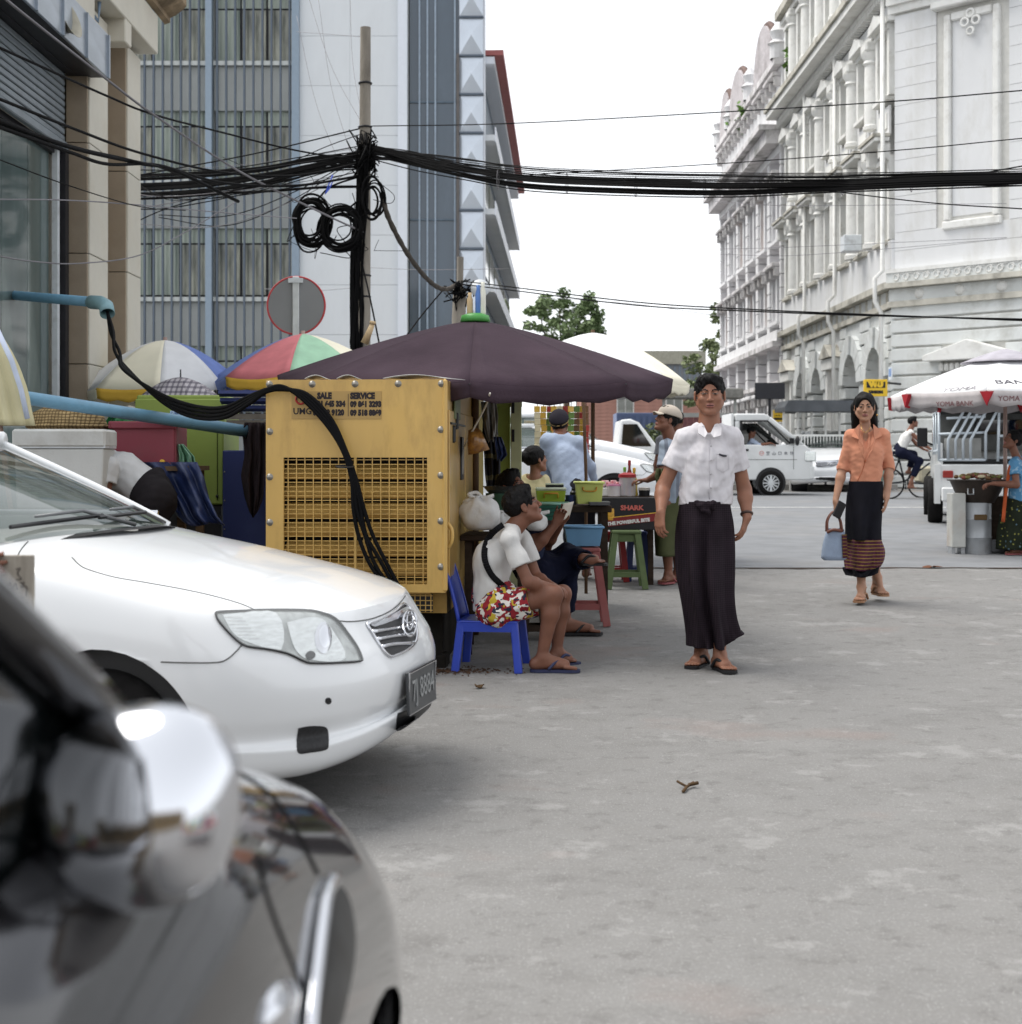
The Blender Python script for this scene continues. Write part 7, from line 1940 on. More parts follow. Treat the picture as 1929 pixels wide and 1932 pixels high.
# right-hand side: doors, latches, window
for (y0,y1) in ((.12,.98),(1.0,1.8)): bx('side_door',GN,M_GENS,(GW+.004,(y0+y1)/2,1.0),(.012,y1-y0,.95),bevel=.006)
for y,z,h in ((.74,1.2,.26),(1.58,1.2,.26)):
 o = bx('door_handle',GN,MT_BLACKP,(GW+.014,y,z),(.016,.11,h),bevel=.006); bx('handle_plate',o,M_BOLT,(.006,0,-.02),(.008,.06,h*.6),bevel=.004)
for y,z in ((.3,1.34),(.46,1.42)): bx('latch',GN,MT_BLACKP,(GW+.014,y,z),(.02,.06,.1),bevel=.008)
bx('side_plate',GN,mat('side_plate_green','#6f7a55',.5),(GW+.012,.5,1.5),(.01,.3,.14),bevel=.003); bx('side_seam',GN,MT_BLACKP,(GW+.013,.55,1.4),(.008,.8,.012))
mb = MB(); mb.tube(catm([Vector((GW+.005,.06,.84)),Vector((GW+.03,.05,.8)),Vector((GW+.03,.05,.74)),Vector((GW+.005,.06,.7))],5),.012,6); mb.build('lifting_ring',M_GEN,GN,smooth=True)
# sticker
sx0,sx1,sz0,sz1 = .146,.653,1.42,1.575
bx('sticker',GN,mat('sticker_tan','#a98a52',.5,var=.06),((sx0+sx1)/2,-.002,(sz0+sz1)/2),(sx1-sx0,.003,sz1-sz0))
stk = [o for o in children(GN) if o.name.startswith('sticker')][0]
MX = Matrix.Rotation(R(90),4,'X'); cx0,cz0 = (sx0+sx1)/2,(sz0+sz1)/2
def st(txt,x,z,s,m_=None,sx=.82,al='LEFT',bold=.0035): lettering('sticker_text',txt,s,m_ or mat('sticker_ink','#1f1518',.6),stk,Matrix.Translation((x-cx0,-.0022,z-cz0)) @ MX,bold=bold,sx=sx,ext=.0006,align=al)
st('SALE',.292,1.548,.046); st('01 645 334',.292,1.503,.042); st('09 512 9120',.268,1.455,.042); st('SERVICE',.478,1.547,.046); st('09 861 3293',.478,1.501,.042); st('09 518 8869',.478,1.453,.042)
st('UMG',.155,1.462,.05,None,.95,bold=.0012)
bx('sticker_rule',stk,mat('sticker_ink','#1f1518'),(.466-cx0,-.0025,0),(.003,.001,.125))
for a0,a1,c_,r_ in ((0.3,3.3,'#1f1518',.024),(2.6,5.4,'#a82a2a',.026)):
 mb = MB(); mb.tube([(.198-cx0+r_*math.cos(a),-.003,1.53-cz0+r_*math.sin(a)) for a in [a0+(a1-a0)*i/10 for i in range(11)]],.006,5); mb.build('sticker_emblem',mat('ink' +c_,c_,.6),stk,smooth=True)
# dirty plastic sheet folded over the top edge
def drape(name,label,cat,outline,D,mt,depth=.06,seed=1,nx=22,nz=22,group=None,world_n=None,thick=.004):
 "a hanging cloth: outline = (left, right) x at rows of Y"
 rg = np.random.RandomState(seed); ph = rg.uniform(0,6.3,8); rows = sorted(outline)
 Ys = [r[0] for r in rows]; Ls = [r[1] for r in rows]; Rs = [r[2] for r in rows]; Ds = [r[3] if len(r) > 3 else D for r in rows]
 def fn(u,v):
  Y = Ys[0]+(Ys[-1]-Ys[0])*v; l,r = np.interp(Y,Ys,Ls),np.interp(Y,Ys,Rs); d = np.interp(Y,Ys,Ds)
  f = depth*(math.sin(5*u*PI+ph[0]+1.5*v)*.5+math.sin(9*u*PI+ph[1]-2*v)*.3+math.sin(3*u*PI+4*v+ph[2])*.3+.2*math.sin(17*u+11*v+ph[3]))
  return P(l+(r-l)*u,Y+3*math.sin(7*u+ph[4])*v,d+f)
 mb = MB(); mb.grid(fn,nx,nz)
 return tag(mb.build(name,mt,None,smooth=True,solid=thick),label,cat,group)
M_PLAST = mat('milky_plastic','#cfcfcb',.35,var=.08,scale=10,bump=.5,bscale=18,alpha=.9)
mb = MB()
for k,(xa,xb) in enumerate(((.22,.34),(.40,.52),(.66,1.0))):
 mb.grid(lambda u,v: (xa+(xb-xa)*u+(.10*v if k == 2 else 0),.2*v+.0,GH+.006+.02*math.sin(PI*u)*(1-.5*v)+(-.0)),10,5)
tag(mb.build('plastic_sheet',M_PLAST,None,smooth=True,solid=.003),'crumpled white plastic sheet lying on top of the yellow generator','plastic sheet'); COL.objects['plastic_sheet'].matrix_basis = WM[GN.name]
# power cables hanging from the conduit elbow over the generator front
rg = random.Random(31)
for k in range(4):
 o = (k-1.5)*3.0; w_ = math.sin(k*2.1)
 ks = [(203,588,11.05),(212+o*.6,628+w_*3,10.9),(222+3*w_-o,665,10.6),(240+2*o,700+o,10.2),(300+o,748+2*o,9.5),(360,775+2.4*o,8.9),(420,779+2.2*o,8.5),(470,755+o*1.6,8.25),(503,737+o*.5,8.1),
   (535+o*.5,732+o*.7,8.12),(575+o,748-o,8.11),(620+o,795-o*1.2,8.09),(650+o*.7,850,8.07),(668+o,905,8.06),(677+2.2*o,960+3*w_,8.06),(690+3*o+4*w_,1010,8.06),(712+3.6*o,1060+3*w_,8.05),(742+3*o,1112,8.04),(752+3*o,1135,8.02),(758+3*o,1250,7.98)]
 wire('power_cable','thick black power cable %s of four hanging over the yellow generator front' % ('outermost left','second from the left','third from the left','outermost right')[k],ks,.0115,'power cables over the generator',n=7,seg=7)
mb = MB(); c = P(651,880,8.05); mb.tube([c+Vector((.05*math.cos(a),.03*math.sin(a),.006*math.sin(a))) for a in [2*PI*i/16 for i in range(16)]],.005,5,closed=True)
tag(mb.build('cable_tie',MT_BLACKP,None,smooth=True),'black tie round the power cables in front of the grille','cable tie')
mb = MB(); mb.tube(catm([P(925,742,8.3),P(915,770,8.6),P(876,842,8.75)],6),.006,5); tag(mb.build('string',mat('string_white','#cfcac0',.9),None,smooth=True),'white string from the umbrella edge to the generator side','string')
# ================================================================== left-hand stall stuff
M_LIME = mat('lime_panel','#8a9d4a',.5,var=.07,scale=3,dirt='#6c7a3d',dirtamt=.4,dscale=3); M_COB = mat('cobalt_panel','#1f2d63',.5,var=.1,scale=3,dirt='#33406f',dirtamt=.5)
D = 10.4
a,b_ = P(258,757,D),P(422,757,D)
t = thing('stall_cabinet','tall lime green stall cabinet behind the red crate','cabinet',(a.x,D,gz(D)))
bx('door_panel',t,M_LIME,((b_.x-a.x)/2,.3,1.2),(b_.x-a.x,.6,.78),bevel=.01); bx('top_rail',t,M_LIME,((b_.x-a.x)/2,-.01,1.5),(b_.x-a.x+.01,.03,.12),bevel=.006); bx('plinth',t,MT_BLACKP,((b_.x-a.x)/2,.3,.4),(b_.x-a.x-.04,.56,.8))
bx('door_seam',t,mat('seam_dark','#3f4a22',.7),((b_.x-a.x)*.93,-.002,1.17),(.006,.006,.66));
for z in (1.44,.87): mb = MB(); mb.ball(((b_.x-a.x)*.93,-.012,z),.012,8,6); mb.build('rivet',MT_BLACKP,t,smooth=True)
a,b_ = P(420,770,10.2),P(508,770,10.2)
t = thing('stall_cabinet','cobalt blue stall panel between the lime cabinet and the generator','cabinet',(a.x,10.2,gz(10.2)))
bx('panel',t,M_COB,((b_.x-a.x)/2,.25,.60),(b_.x-a.x,.5,1.2),bevel=.008)
for k in range(5): mb = MB(); mb.ball((.015,-.002,.25+.2*k),.006,6,5); mb.build('rivet',M_BOLT,t)
t = thing('roof_shutter','dark blue slatted shutter roof over the cobalt panel','awning',P(462,748,10.2))
for k in range(3): bx('slat',t,M_COB,(0,.06*k,.02-.05*k),(.36,.06,.025),rot=Matrix.Rotation(R(-20),3,'X')); bx('valance_slat',t,mat('rusty_grey','#6f6a62',.8,var=.3),(.02,.02,-.14-.045*k),(.3,.015,.04))
bx('bracket',t,MT_BLACKP,(0,.3,-.2),(.04,.5,.04))
M_DCLOTH = mat('dark_brown_cloth','#2c2527',.9,var=.25,scale=6,bump=.3,bscale=60)
drape('hung_cloth','dark brown cloth hung over the end of the blue pipe beside the generator','cloth',[(797,462,502),(820,458,503),(860,462,502),(900,455,500),(940,462,497),(965,470,488),(974,474,482)],9.85,M_DCLOTH,.05,4)
mb = MB(); mb.tube([P(455,803,9.95),P(520,803,9.9)],.006,5); tag(mb.build('wire_rail',M_WIRE,None,smooth=True),'thin dark rail holding the brown cloth','rail')
# cool box on a small table
D = 8.65
M_FOAM = mat('dirty_foam','#c9cac8',.8,var=.05,scale=5,bump=.15,bscale=80,dirt='#8d887f',dirtamt=.65,dscale=2.6)
c0 = P(25,806,D); c1 = P(203,812,D+.1); w = c1.x-c0.x
t = thing('cool_box','dirty white foam cool box with a lid beside the bending man','cool box',(c0.x,D,.90),rz=R(6))
mb = MB(); mb.prism([(.02,0),(w-.02,0),(w-.005,.36),(.005,.36)],0,.40); mb.build('box',M_FOAM,t,bevel=.012); bx('lid',t,M_FOAM,(w/2,.20,.42),(w+.01,.43,.11),bevel=.014); bx('tape_band',t,M_WHITEP,(w/2,.2,.372),(w+.004,.412,.022))
tb = thing('work_table','rough wooden table under the white cool box','table',(c0.x+.25,D+.2,0))
bx('top',tb,mat('rough_wood','#6a5743',.85,var=.2,scale=5,stretch=(1,6,6)),(0,.02,.872),(.95,.7,.04))
for x in (-.4,.4):
 for y in (-.25,.3): bx('leg',tb,mat('rough_wood','#6a5743'),(x,y,.426),(.05,.05,.852))
# wicker basket heap
t = thing('wicker_basket','round brown wicker basket behind the cool box under the blue pipe','basket',(P(128,0,9.6).x,9.6,1.28)); M_WICK = overlay(overlay(mat('wicker','#a58f68',.85,var=.25,scale=20,bump=.6,bscale=40),'stripes','#4a3b2a',s=16,dir='Z',thr=.7,amt=.7,dist=2),'stripes','#4a3b2a',s=14,dir='X',thr=.75,amt=.6,dist=2)
mb = MB(); mb.lathe([(.17,.0),(.24,.06),(.255,.14),(.22,.22),(.12,.27),(0,.29)],n=28,cap=False); mb.build('bowl',M_WICK,t,smooth=True); mb = MB(); mb.tube([(.255*math.cos(a),.255*math.sin(a),.13) for a in [2*PI*i/28 for i in range(28)]],.012,6,closed=True); mb.build('rim',M_WICK,t,smooth=True)
tb2 = thing('work_table','tarp-covered table holding the red crate and basket','table',(P(210,0,9.7).x,9.75,0)); bx('top',tb2,mat('rough_wood','#6a5743'),(-.1,0,1.135),(1.35,.66,.03)); bx('stand_board',tb2,mat('rough_wood','#6a5743'),(-.33,-.1,1.215),(.5,.5,.125))
for x in (-.7,.52):
 for y in (-.28,.28): bx('leg',tb2,mat('rough_wood','#6a5743'),(x,y,.56),(.05,.05,1.12))
a,b_ = P(209,797,9.5),P(335,797,9.5); w = b_.x-a.x
t = thing('plastic_crate','dull red plastic crate on the blue tarp','crate',(a.x,9.5,1.155)); M_CRATE = mat('dull_red_plastic','#8c3f4c',.5,var=.08,scale=4,dirt='#6b4a4c',dirtamt=.5)
for k,(c_,s_) in enumerate((((w/2,.01,.14),(w-.04,.02,.28)),((w/2,.33,.14),(w-.04,.02,.28)),((.02,.17,.14),(.02,.32,.28)),((w-.02,.17,.14),(.02,.32,.28)),((w/2,.17,.01),(w-.04,.3,.02)))): bx('crate_side',t,M_CRATE,c_,s_,bevel=.004)
bx('rim',t,M_CRATE,(w/2,-.004,.262),(w,.03,.05),bevel=.008); bx('rim',t,M_CRATE,(.0,.17,.262),(.03,.36,.05),bevel=.008); mb = MB(); mb.ball((w*.78,-.012,.02),.02,10,6); mb.build('stopper',M_YLN,t,smooth=True)
M_TARP = mat('blue_tarp','#22305a',.45,var=.3,scale=8,bump=.5,bscale=14,dirt='#5f6a86',dirtamt=.6,dscale=5); M_GTARP = mat('green_tarp','#2f7a4a',.4,var=.2,scale=8,bump=.5,bscale=20)
drape('tarpaulin','dark blue tarpaulin hanging off the table below the red crate','tarp',[(872,262,372,9.42),(900,290,385,9.38),(940,318,395,9.34),(975,335,412,9.3),(990,352,425,9.3)],9.4,M_TARP,.09,7)
drape('tarpaulin','pale green sheet bunched right of the red crate','tarp',[(838,335,346),(860,338,366),(885,336,372),(905,345,371),(916,352,364)],9.55,mat('mint_tarp','#7fae92',.5,var=.2,bump=.5,bscale=20),.06,9)
drape('tarpaulin','shiny green sheet heaped behind the red crate','tarp',[(783,208,292,9.9),(795,200,296,9.86),(815,194,280,9.8),(830,196,240,9.78)],9.8,M_GTARP,.12,10)
drape('plastic_bag','pale blue plastic bag behind the right corner of the red crate','bag',[(775,322,346),(795,318,346),(830,322,350),(842,330,345)],9.95,mat('pale_blue_bag','#a3bad6',.4,var=.15,bump=.4,bscale=20),.05,12)
t = thing('wooden_chair','worn grey wooden chair half hidden behind the bending man','chair',(P(345,0,9.0).x,9.0,0)); M_GWOOD = mat('grey_wood','#6f6a60',.85,var=.2)
bx('seat',t,M_GWOOD,(0,.17,.62),(.36,.34,.03),bevel=.006)
for x in (-.16,.16):
 for y in (.02,.32): bx('leg',t,M_GWOOD,(x,y,.3),(.035,.035,.605))
for x in (-.16,): bx('backrest_post',t,M_GWOOD,(x,.1,.8),(.04,.05,.36),bevel=.012)
# folded cream beach umbrella at the left edge
mb = MB()
def fold(u,v):
 a = 2*PI*u; r = (.02+.10*math.sin(min(v*1.2,1)*PI*.6))*(1+.2*math.sin(9*a+2*v)); c = P(-34,590,8.0).lerp(P(20,803,8.0),v)
 return c+Vector((r*math.cos(a),r*.7*math.sin(a),0))
mb.grid(fold,54,18,cu=True); t = thing('folded_umbrella','folded cream and pale blue umbrella leaning at the left edge above the cool box','umbrella',P(34,803,8.0)); mb.build('cloth',mat('khaki_cream_nylon','#cdc6a2',.7,var=.1,scale=4),t,smooth=True,world=True,solid=.003)
mb = MB(); mb.tube([P(-6,620,7.9),P(22,680,7.88),P(40,735,7.88),P(52,790,7.88)],.016,6); mb.build('edge_band',mat('pale_blue_band','#b9c3d6',.6),t,smooth=True,world=True); mb = MB(); mb.tube([P(-30,560,8.0),Vector((P(60,0,8.05).x,8.05,0))],.014,8); mb.build('pole',M_POLEW,t,smooth=True,world=True)
# ================================================================== tea stall right of the generator
def nrm_box(name,label,cat,X0,X1,Y0,Y1,D,depth,mt,group=None,bevel=.01,taper=1.0,lip=None,rz=0.0):
 "an open-topped tapered tub seen between X0..X1, Y0..Y1"
 a,b_ = P(X0,Y1,D),P(X1,Y0,D); w,h = b_.x-a.x,b_.z-a.z
 t = thing(name,label,cat,((a.x+b_.x)/2,D+depth/2,a.z),rz,group)
 k = taper; mb = MB()
 def ring_(s,z,e=0): return [(-w/2*s-e,-depth/2*s-e,z),(w/2*s+e,-depth/2*s-e,z),(w/2*s+e,depth/2*s+e,z),(-w/2*s-e,depth/2*s+e,z)]
 vs = ring_(k,0)+ring_(1,h)+ring_(.95,h)+ring_(k*.94,.012)
 fs = [(3,2,1,0)]+[(i,(i+1) % 4,4+(i+1) % 4,4+i) for i in range(4)]+[(4+i,4+(i+1) % 4,8+(i+1) % 4,8+i) for i in range(4)]+[(8+i,8+(i+1) % 4,12+(i+1) % 4,12+i) for i in range(4)]+[(12,13,14,15)]
 mb.add(vs,fs); mb.build('tub',mt,t,bevel=bevel*.6)
 if lip:
  mb = MB(); mb.tube([Vector((x,y,h)) for x,y,_ in ring_(1.01,h,.004)],.009,6,closed=True); mb.build('rim',lip,t,smooth=True)
 t['h'] = h; del t['h']
 return t,w,h
def pot(name,label,cat,X,Y0,Y1,D,r,prof,mt,group=None,n=20):
 a = P(X,Y1,D); h = P(X,Y0,D).z-a.z
 t = thing(name,label,cat,a,0,group)
 mb = MB(); mb.lathe([(r*p,h*z) for p,z in prof],n=n); mb.build('shell',mt,t,auto=40)
 return t,r,h
M_DWOOD = mat('dark_wood','#3a3029',.8,var=.25,scale=5,stretch=(1,6,6),bump=.2)
M_LIMEP = mat('lime_plastic','#a9bf45',.35,var=.05,alpha=.93); M_YLIME = mat('pale_lime_plastic','#cdd678',.35,var=.05); M_TEAL = mat('teal_plastic','#2f6f5e',.45,var=.08); M_BLUEP = mat('sky_plastic','#6f9ec4',.4,var=.06)
M_REDP = mat('red_plastic','#a23034',.4,var=.06); M_GRNW = mat('green_paint_wood','#55663f',.65,var=.15,scale=6,dirt='#3d4630',dirtamt=.6,dscale=5); M_PINKW = mat('worn_red_stool','#9a5654',.6,var=.15,scale=5,dirt='#7a6460',dirtamt=.5,dscale=4); M_CHAIRB = mat('blue_chair_plastic','#2c43a8',.38,var=.05,coat=.2)
def table(name,label,X0,X1,Y,D,depth,mt,th_=.035,legs=True,base=None):
 a,b_ = P(X0,Y,D),P(X1,Y,D); base = gz(D) if base is None else base
 t = thing(name,label,'table',((a.x+b_.x)/2,D+depth/2,base)); w = b_.x-a.x; h = a.z-base
 bx('top',t,mt,(0,0,h-th_/2),(w,depth,th_),bevel=.006)
 for x in (-1,1):
  for y in (-1,1): bx('leg',t,mt,(x*(w/2-.05),y*(depth/2-.05),(h-th_)/2),(.045,.045,h-th_-.002))
 return t
table('stall_table','dark low stall table carrying the lime tubs and yellow bucket',985,1155,954,10.7,.55,M_DWOOD,.05)
table('stall_table','dark far stall table behind the printed carton, crowded with jars',1128,1240,937,12.5,.5,M_DWOOD)
# lime tub with clear lid, teal basket, yellow bucket, trays
t,w,h = nrm_box('lidded_tub','lime green lidded tub with an orange handle beside the seated man\'s head','tub',1012,1068,926,951,10.72,.22,M_LIMEP,taper=.9)
bx('lid',t,mat('clear_lid','#cfd8c4',.2,alpha=.85),(0,0,h+.012),(w*1.04,.235,.024),bevel=.008); mb = MB(); mb.tube([(-.05,-.118,h*.45),(-.05,-.128,h*.8),(.05,-.128,h*.8),(.05,-.118,h*.45)],.006,6); mb.build('handle',mat('orange_handle','#c9892c',.4),t,smooth=True)
t,w,h = nrm_box('black_tray','stack of dark takeaway lids on top of the lime tub','tray',1030,1064,915,925,10.75,.13,MT_BLACKP,taper=.95)
bx('lid',t,mat('clear_lid','#cfd8c4'),(0,0,h+.006),(w,.13,.01))
t,w,h = nrm_box('plastic_basket','teal plastic basket at the table edge below the lime tub','basket',1012,1075,951,982,10.45,.26,M_TEAL,taper=.9,lip=mat('teal_rim','#8fc0ac',.4))
for k in range(4): bx('basket_band',t,mat('teal_dark','#1f5346',.5),(0,-.124-.0015*k,.03+.028*k),(w*(.93+.018*k),.006,.012))
t,w,h = nrm_box('bucket','pale yellow-lime bucket with a wire handle, tallest on the low table','bucket',1087,1139,911,951,10.72,.19,M_YLIME,taper=.86,lip=M_YLIME)
mb = MB(); mb.tube(catm([Vector((-.05,-.1,h*.8)),Vector((-.04,-.105,h*.62)),Vector((.04,-.105,h*.62)),Vector((.05,-.1,h*.8))],4),.005,6); mb.build('handle',mat('orange_handle','#c9892c'),t,smooth=True)
nrm_box('steel_tray','flat grey tray at the right end of the low table','tray',1112,1152,947,953.5,10.62,.2,mat('grey_tray','#77787a',.4,.3),taper=.9)
t,r,h = pot('cup','dark blue cup beside the lime tub','cup',1077,934,952,10.8,.04,[(.8,0),(1,1),(.92,1),(.72,.06),(0,.06)],mat('dark_blue_plastic','#28366e',.4))
t,r,h = pot('thermos','small black thermos left of the yellow bucket','bottle',1083,921,952,10.95,.03,[(1,0),(1,.75),(.6,.85),(.6,1),(0,1)],MT_BLACKP)
t,r,h = pot('steel_basin','shallow steel basin behind the seated man\'s head','basin',946,917,930,9.3,.115,[(.7,0),(1,.9),(1.04,1),(.97,1),(.66,.12),(0,.12)],mat('steel_basin','#8f9190',.25,.85),n=28)
t2,r,h = pot('basin_stand','green bucket under the steel basin','bucket',946,930.5,1010,9.3,.10,[(.75,0),(1,1),(0,1)],mat('dark_green_plastic','#274d3a',.5))
tb3 = table('stall_table','narrow dark table against the generator holding white bags',868,1000,1010,8.75,.5,M_DWOOD)
# knotted white bags
def knotbag(label,X,Y,D,r,seed,hh=1.0):
 c = P(X,Y,D); t = thing('plastic_bag',label,'bag',c-Vector((0,0,r*.8)),0,'knotted white plastic bags'); rg_ = np.random.RandomState(seed); ph = rg_.uniform(0,6,6)
 mb = MB()
 def fn(u,v):
  a = 2*PI*u; b_ = PI*(v-.5); rr = math.cos(b_) ** .55; z = math.sin(b_)
  k = 1+.05*math.sin(3*a+ph[0]+3*z)+.035*math.sin(7*a+ph[1]-4*z)+.03*math.sin(13*a+ph[2])*(z > .2)
  return Vector((r*rr*k*math.cos(a),r*.8*rr*k*math.sin(a),r*.8*hh*z+r*.8+(.03*math.sin(4*a+ph[3])*max(0,z-.5))))
 mb.grid(fn,40,22,cu=True); mb.build('sack',mat('white_bag','#d3d3d2',.4,var=.06,scale=12,bump=.6,bscale=22,sss=.0),t,smooth=True)
 mb = MB(); mb.tube(catm([Vector((-.02,0,r*1.55)),Vector((-.07,0,r*1.75)),Vector((-.02,.01,r*1.85)),Vector((.02,0,r*1.6)),Vector((.08,0,r*1.72)),Vector((.04,.01,r*1.55))],5),.012,6); mb.build('knot',mat('white_bag','#d3d3d2'),t,smooth=True)
knotbag('big knotted white plastic bag against the generator side',906,970,8.75,.122,3)
knotbag('smaller white bag between the seated man and the teal basket',1012,985,9.15,.07,5)
knotbag('second small white bag half hidden behind the seated man\'s neck',952,990,8.95,.075,8)
# hanging things on the dark umbrella post
t = thing('snack_bag','clear bag of brown crisps hanging on the generator side','bag',P(893,805,8.75)); mb = MB()
pl = [(884,812),(897,805),(908,812),(924,848),(898,856),(884,858),(882,835)]; c0 = sum((P(x,y,8.7) for x,y in pl),Vector())/len(pl)
fr = [P(x,y,8.72) for x,y in pl]; bk = [P(x,y,8.80) for x,y in pl]; n = len(pl)
mb.add(fr+bk+[c0+Vector((0,-.07,0)),c0+Vector((0,.14,0))],[(i,(i+1) % n,n+(i+1) % n,n+i) for i in range(n)]+[(2*n,(i+1) % n,i) for i in range(n)]+[(2*n+1,n+i,n+(i+1) % n) for i in range(n)])
mb.build('pouch',mat('brown_crisps','#6e4724',.3,var=.5,scale=28,col2='#a9793a',coat=.6,bump=.6,bscale=30),t,smooth=True,world=True)
mb = MB(); mb.tube([P(893,806,8.75),P(896,790,8.8)],.004,5); mb.build('string',M_WIRE,t,world=True)
M_JKT = overlay(mat('grey_jacket','#3b3b40',.8,var=.3,scale=5,bump=.4,bscale=25),'stripes','#8f8a6a',s=2.4,dir='Z',thr=.86,amt=.7,dist=6)
drape('hung_jacket','dark striped jacket hung behind the plum umbrella post','jacket',[(790,912,936),(820,910,940),(860,914,944),(895,916,944),(925,920,938)],9.9,M_JKT,.05,14)
drape('hung_shirt','pale grey and white shirt hanging above the striped jacket','shirt',[(758,908,936),(785,910,940),(815,916,938),(832,922,934)],9.75,mat('pale_grey_cloth','#a6a5a2',.8,var=.25,scale=7,bump=.4,bscale=25),.05,15)
drape('blue_folder','blue plastic pouch hung by the green cabinet edge','pouch',[(824,932,946),(845,934,954),(858,937,957),(868,938,948)],9.7,mat('navy_pouch','#2a3a68',.35,var=.2),.02,16)
a,b_ = P(936,756,10.6),P(985,756,10.6)
t = thing('stall_cabinet','narrow lime green cupboard standing open left of the snack strips','cabinet',(a.x,10.6,gz(10.6)))
hz = a.z-gz(10.6); wv = b_.x-a.x
bx('side_wall',t,M_LIME,(wv*.3,.3,hz/2),(wv*.52,.6,hz),bevel=.006); bx('door_edge',t,mat('pale_lime_edge','#c4cba4',.5),(wv*.78,-.02,hz/2+.02),(wv*.42,.03,hz-.04),bevel=.004); bx('top_rail',t,M_LIME,(wv*.5,.0,hz-.02),(wv*1.02,.04,.05))
for z in (.42,.62,.88,1.02): bx('hinge',t,MT_BLACKP,(wv*.66,-.04,hz*z*.95),(.02,.012,.09))
# snack strips hung under the umbrella
rg = random.Random(77)
pkm = [mat('packet_gold','#c9a23e',.3,var=.1,coat=.4),mat('packet_green','#5d7a3a',.3,coat=.4),mat('packet_red','#a83a34',.3,coat=.4),mat('packet_cream','#cfc3a0',.35,coat=.3),mat('packet_brown','#6d4c2e',.3,coat=.4),mat('packet_orange','#cf8a3a',.3,coat=.4)]
for k,(X,y1,ms) in enumerate(((1014,866,(3,0)),(1026,884,(0,0)),(1037,880,(1,2)),(1046,874,(0,5)),(1057,868,(5,3)),(1068,858,(3,2)),(1078,862,(1,0)),(1088,872,(4,1)),(1098,884,(2,0)),(1106,876,(4,2)))):
 D = 13.75+.10*(k % 3); t = thing('snack_strip','hanging strip of snack sachets, %s under the plum umbrella' % ('leftmost','second from the left, longest gold','third from the left','fourth from the left','fifth, above the cap','sixth from the left','seventh from the left','third from the right','second from the right','rightmost by the two poles')[k],'snack strip',P(X,762,D),0,'snack strips under the umbrella')
 y = 766
 mb = MB(); mb.tube([P(X,758,D),P(X,768,D)],.004,5); mb.build('cord',M_WIRE,t,world=True)
 while y < y1:
  h_ = 12; mt_ = pkm[ms[0] if rg.random() < .6 else ms[1]]
  wbx('sachet',t,mt_,P(X+rg.uniform(-1,1),y+h_/2,D+rg.uniform(-.01,.01)),(.056,.012,h_/FPX*D-.002),rz=rg.uniform(-.2,.2),bevel=.004); y += h_
for X,lb in ((1106,'left'),):
 c = P(X,900,11.9); mb = MB(); mb.tube([Vector((c.x,11.9,gz(11.9))),c,P(X-5,752,11.8)],.014,7); tag(mb.build('bamboo_pole',mat('bamboo_dark','#5a4636'),None,smooth=True),'thin brown bamboo pole standing right beside the vendor in pale blue','pole')
# printed carton
D = 12.32
a,b_ = P(1134,1000,D),P(1238,939,D); w,h = b_.x-a.x,b_.z-a.z
t = thing('carton','black and red drink carton with white lettering standing on the green stool','carton',((a.x+b_.x)/2,D+.12,a.z)); M_CART = mat('carton_black','#17161a',.5,var=.1); M_CRED = mat('carton_red','#7a2022',.5,var=.1)
bx('box',t,M_CART,(0,0,h/2),(w,.24,h),bevel=.004)
mb = MB(); y = -.1225; mb.add([(-w/2,y,.02),(w/2,y,.0+h*.28),(w/2,y,h*.52),(-w/2,y,h*.34)],[(0,1,2,3)]); mb.build('red_band',M_CRED,t,solid=.002)
mb = MB(); mb.beam((-w/2,-.1245,h*.35),(w/2,-.1245,h*.535),.006,.004,up=(0,1,0)); mb.build('gold_line',M_YLN,t)
an = math.atan2(h*.18,w)
lettering('carton_text','SHARK',.056,mat('print_salmon','#c8665c',.5),t,Matrix.Translation((.03,-.1235,h*.68)) @ MX,sx=1.1,bold=.002); lettering('carton_text','THE POWERFUL BITE',.038,mat('print_white','#d8d8d6',.5),t,Matrix.Translation((.0,-.1255,h*.25)) @ MX @ Matrix.Rotation(an,4,'Z'),bold=.0025,sx=1.0)
mb = MB(); mb.lathe([(.028,0),(.032,.01),(.032,.085),(.028,.1)],n=14,c=(-.15,-.118,h*.3),sy=.25); mb.build('printed_can',mat('can_gold','#c9993a',.35,var=.3,scale=40),t,auto=40)
# stools
def stool(label,X0,X1,Ytop,D,mt,group,rz=0.0,scale=1.0,top_w=None,splay=.05):
 a,b_ = P(X0,Ytop,D),P(X1,Ytop,D); w = (b_.x-a.x); z0 = gz(D); h = a.z-z0
 t = thing('stool',label,'stool',((a.x+b_.x)/2,D+w/2,z0),rz,group)
 bx('seat',t,mt,(0,0,h-.015),(w,w,.03),bevel=.008)
 for x in (-1,1):
  for y in (-1,1):
   mb = MB(); mb.beam((x*(w/2-.03),y*(w/2-.03),h-.031),(x*(w/2-.02+splay),y*(w/2-.02+splay),.001),.05,.05); mb.build('leg',mt,t)
 for z in (.25,):
  for y in (-1,1): bx('rung',t,mt,(0,y*(w/2-.01+splay*.6),h*z),(w+splay*.4,.03,.04))
 for y in (-1,1): bx('apron',t,mt,(0,y*(w/2-.035),h-.065),(w-.08,.025,.06))
 return t
stool('green painted wooden stool under the drink carton',1155,1211,1001,12.2,M_GRNW,'stools at the tea stall')
stool('red plastic stool behind the green stool',1135,1180,1003,12.75,M_REDP,'stools at the tea stall',splay=.03); stool('blue plastic stool right behind the green stool',1186,1222,1003,12.8,mat('blue_stool','#34447f',.45),'stools at the tea stall',splay=.02)
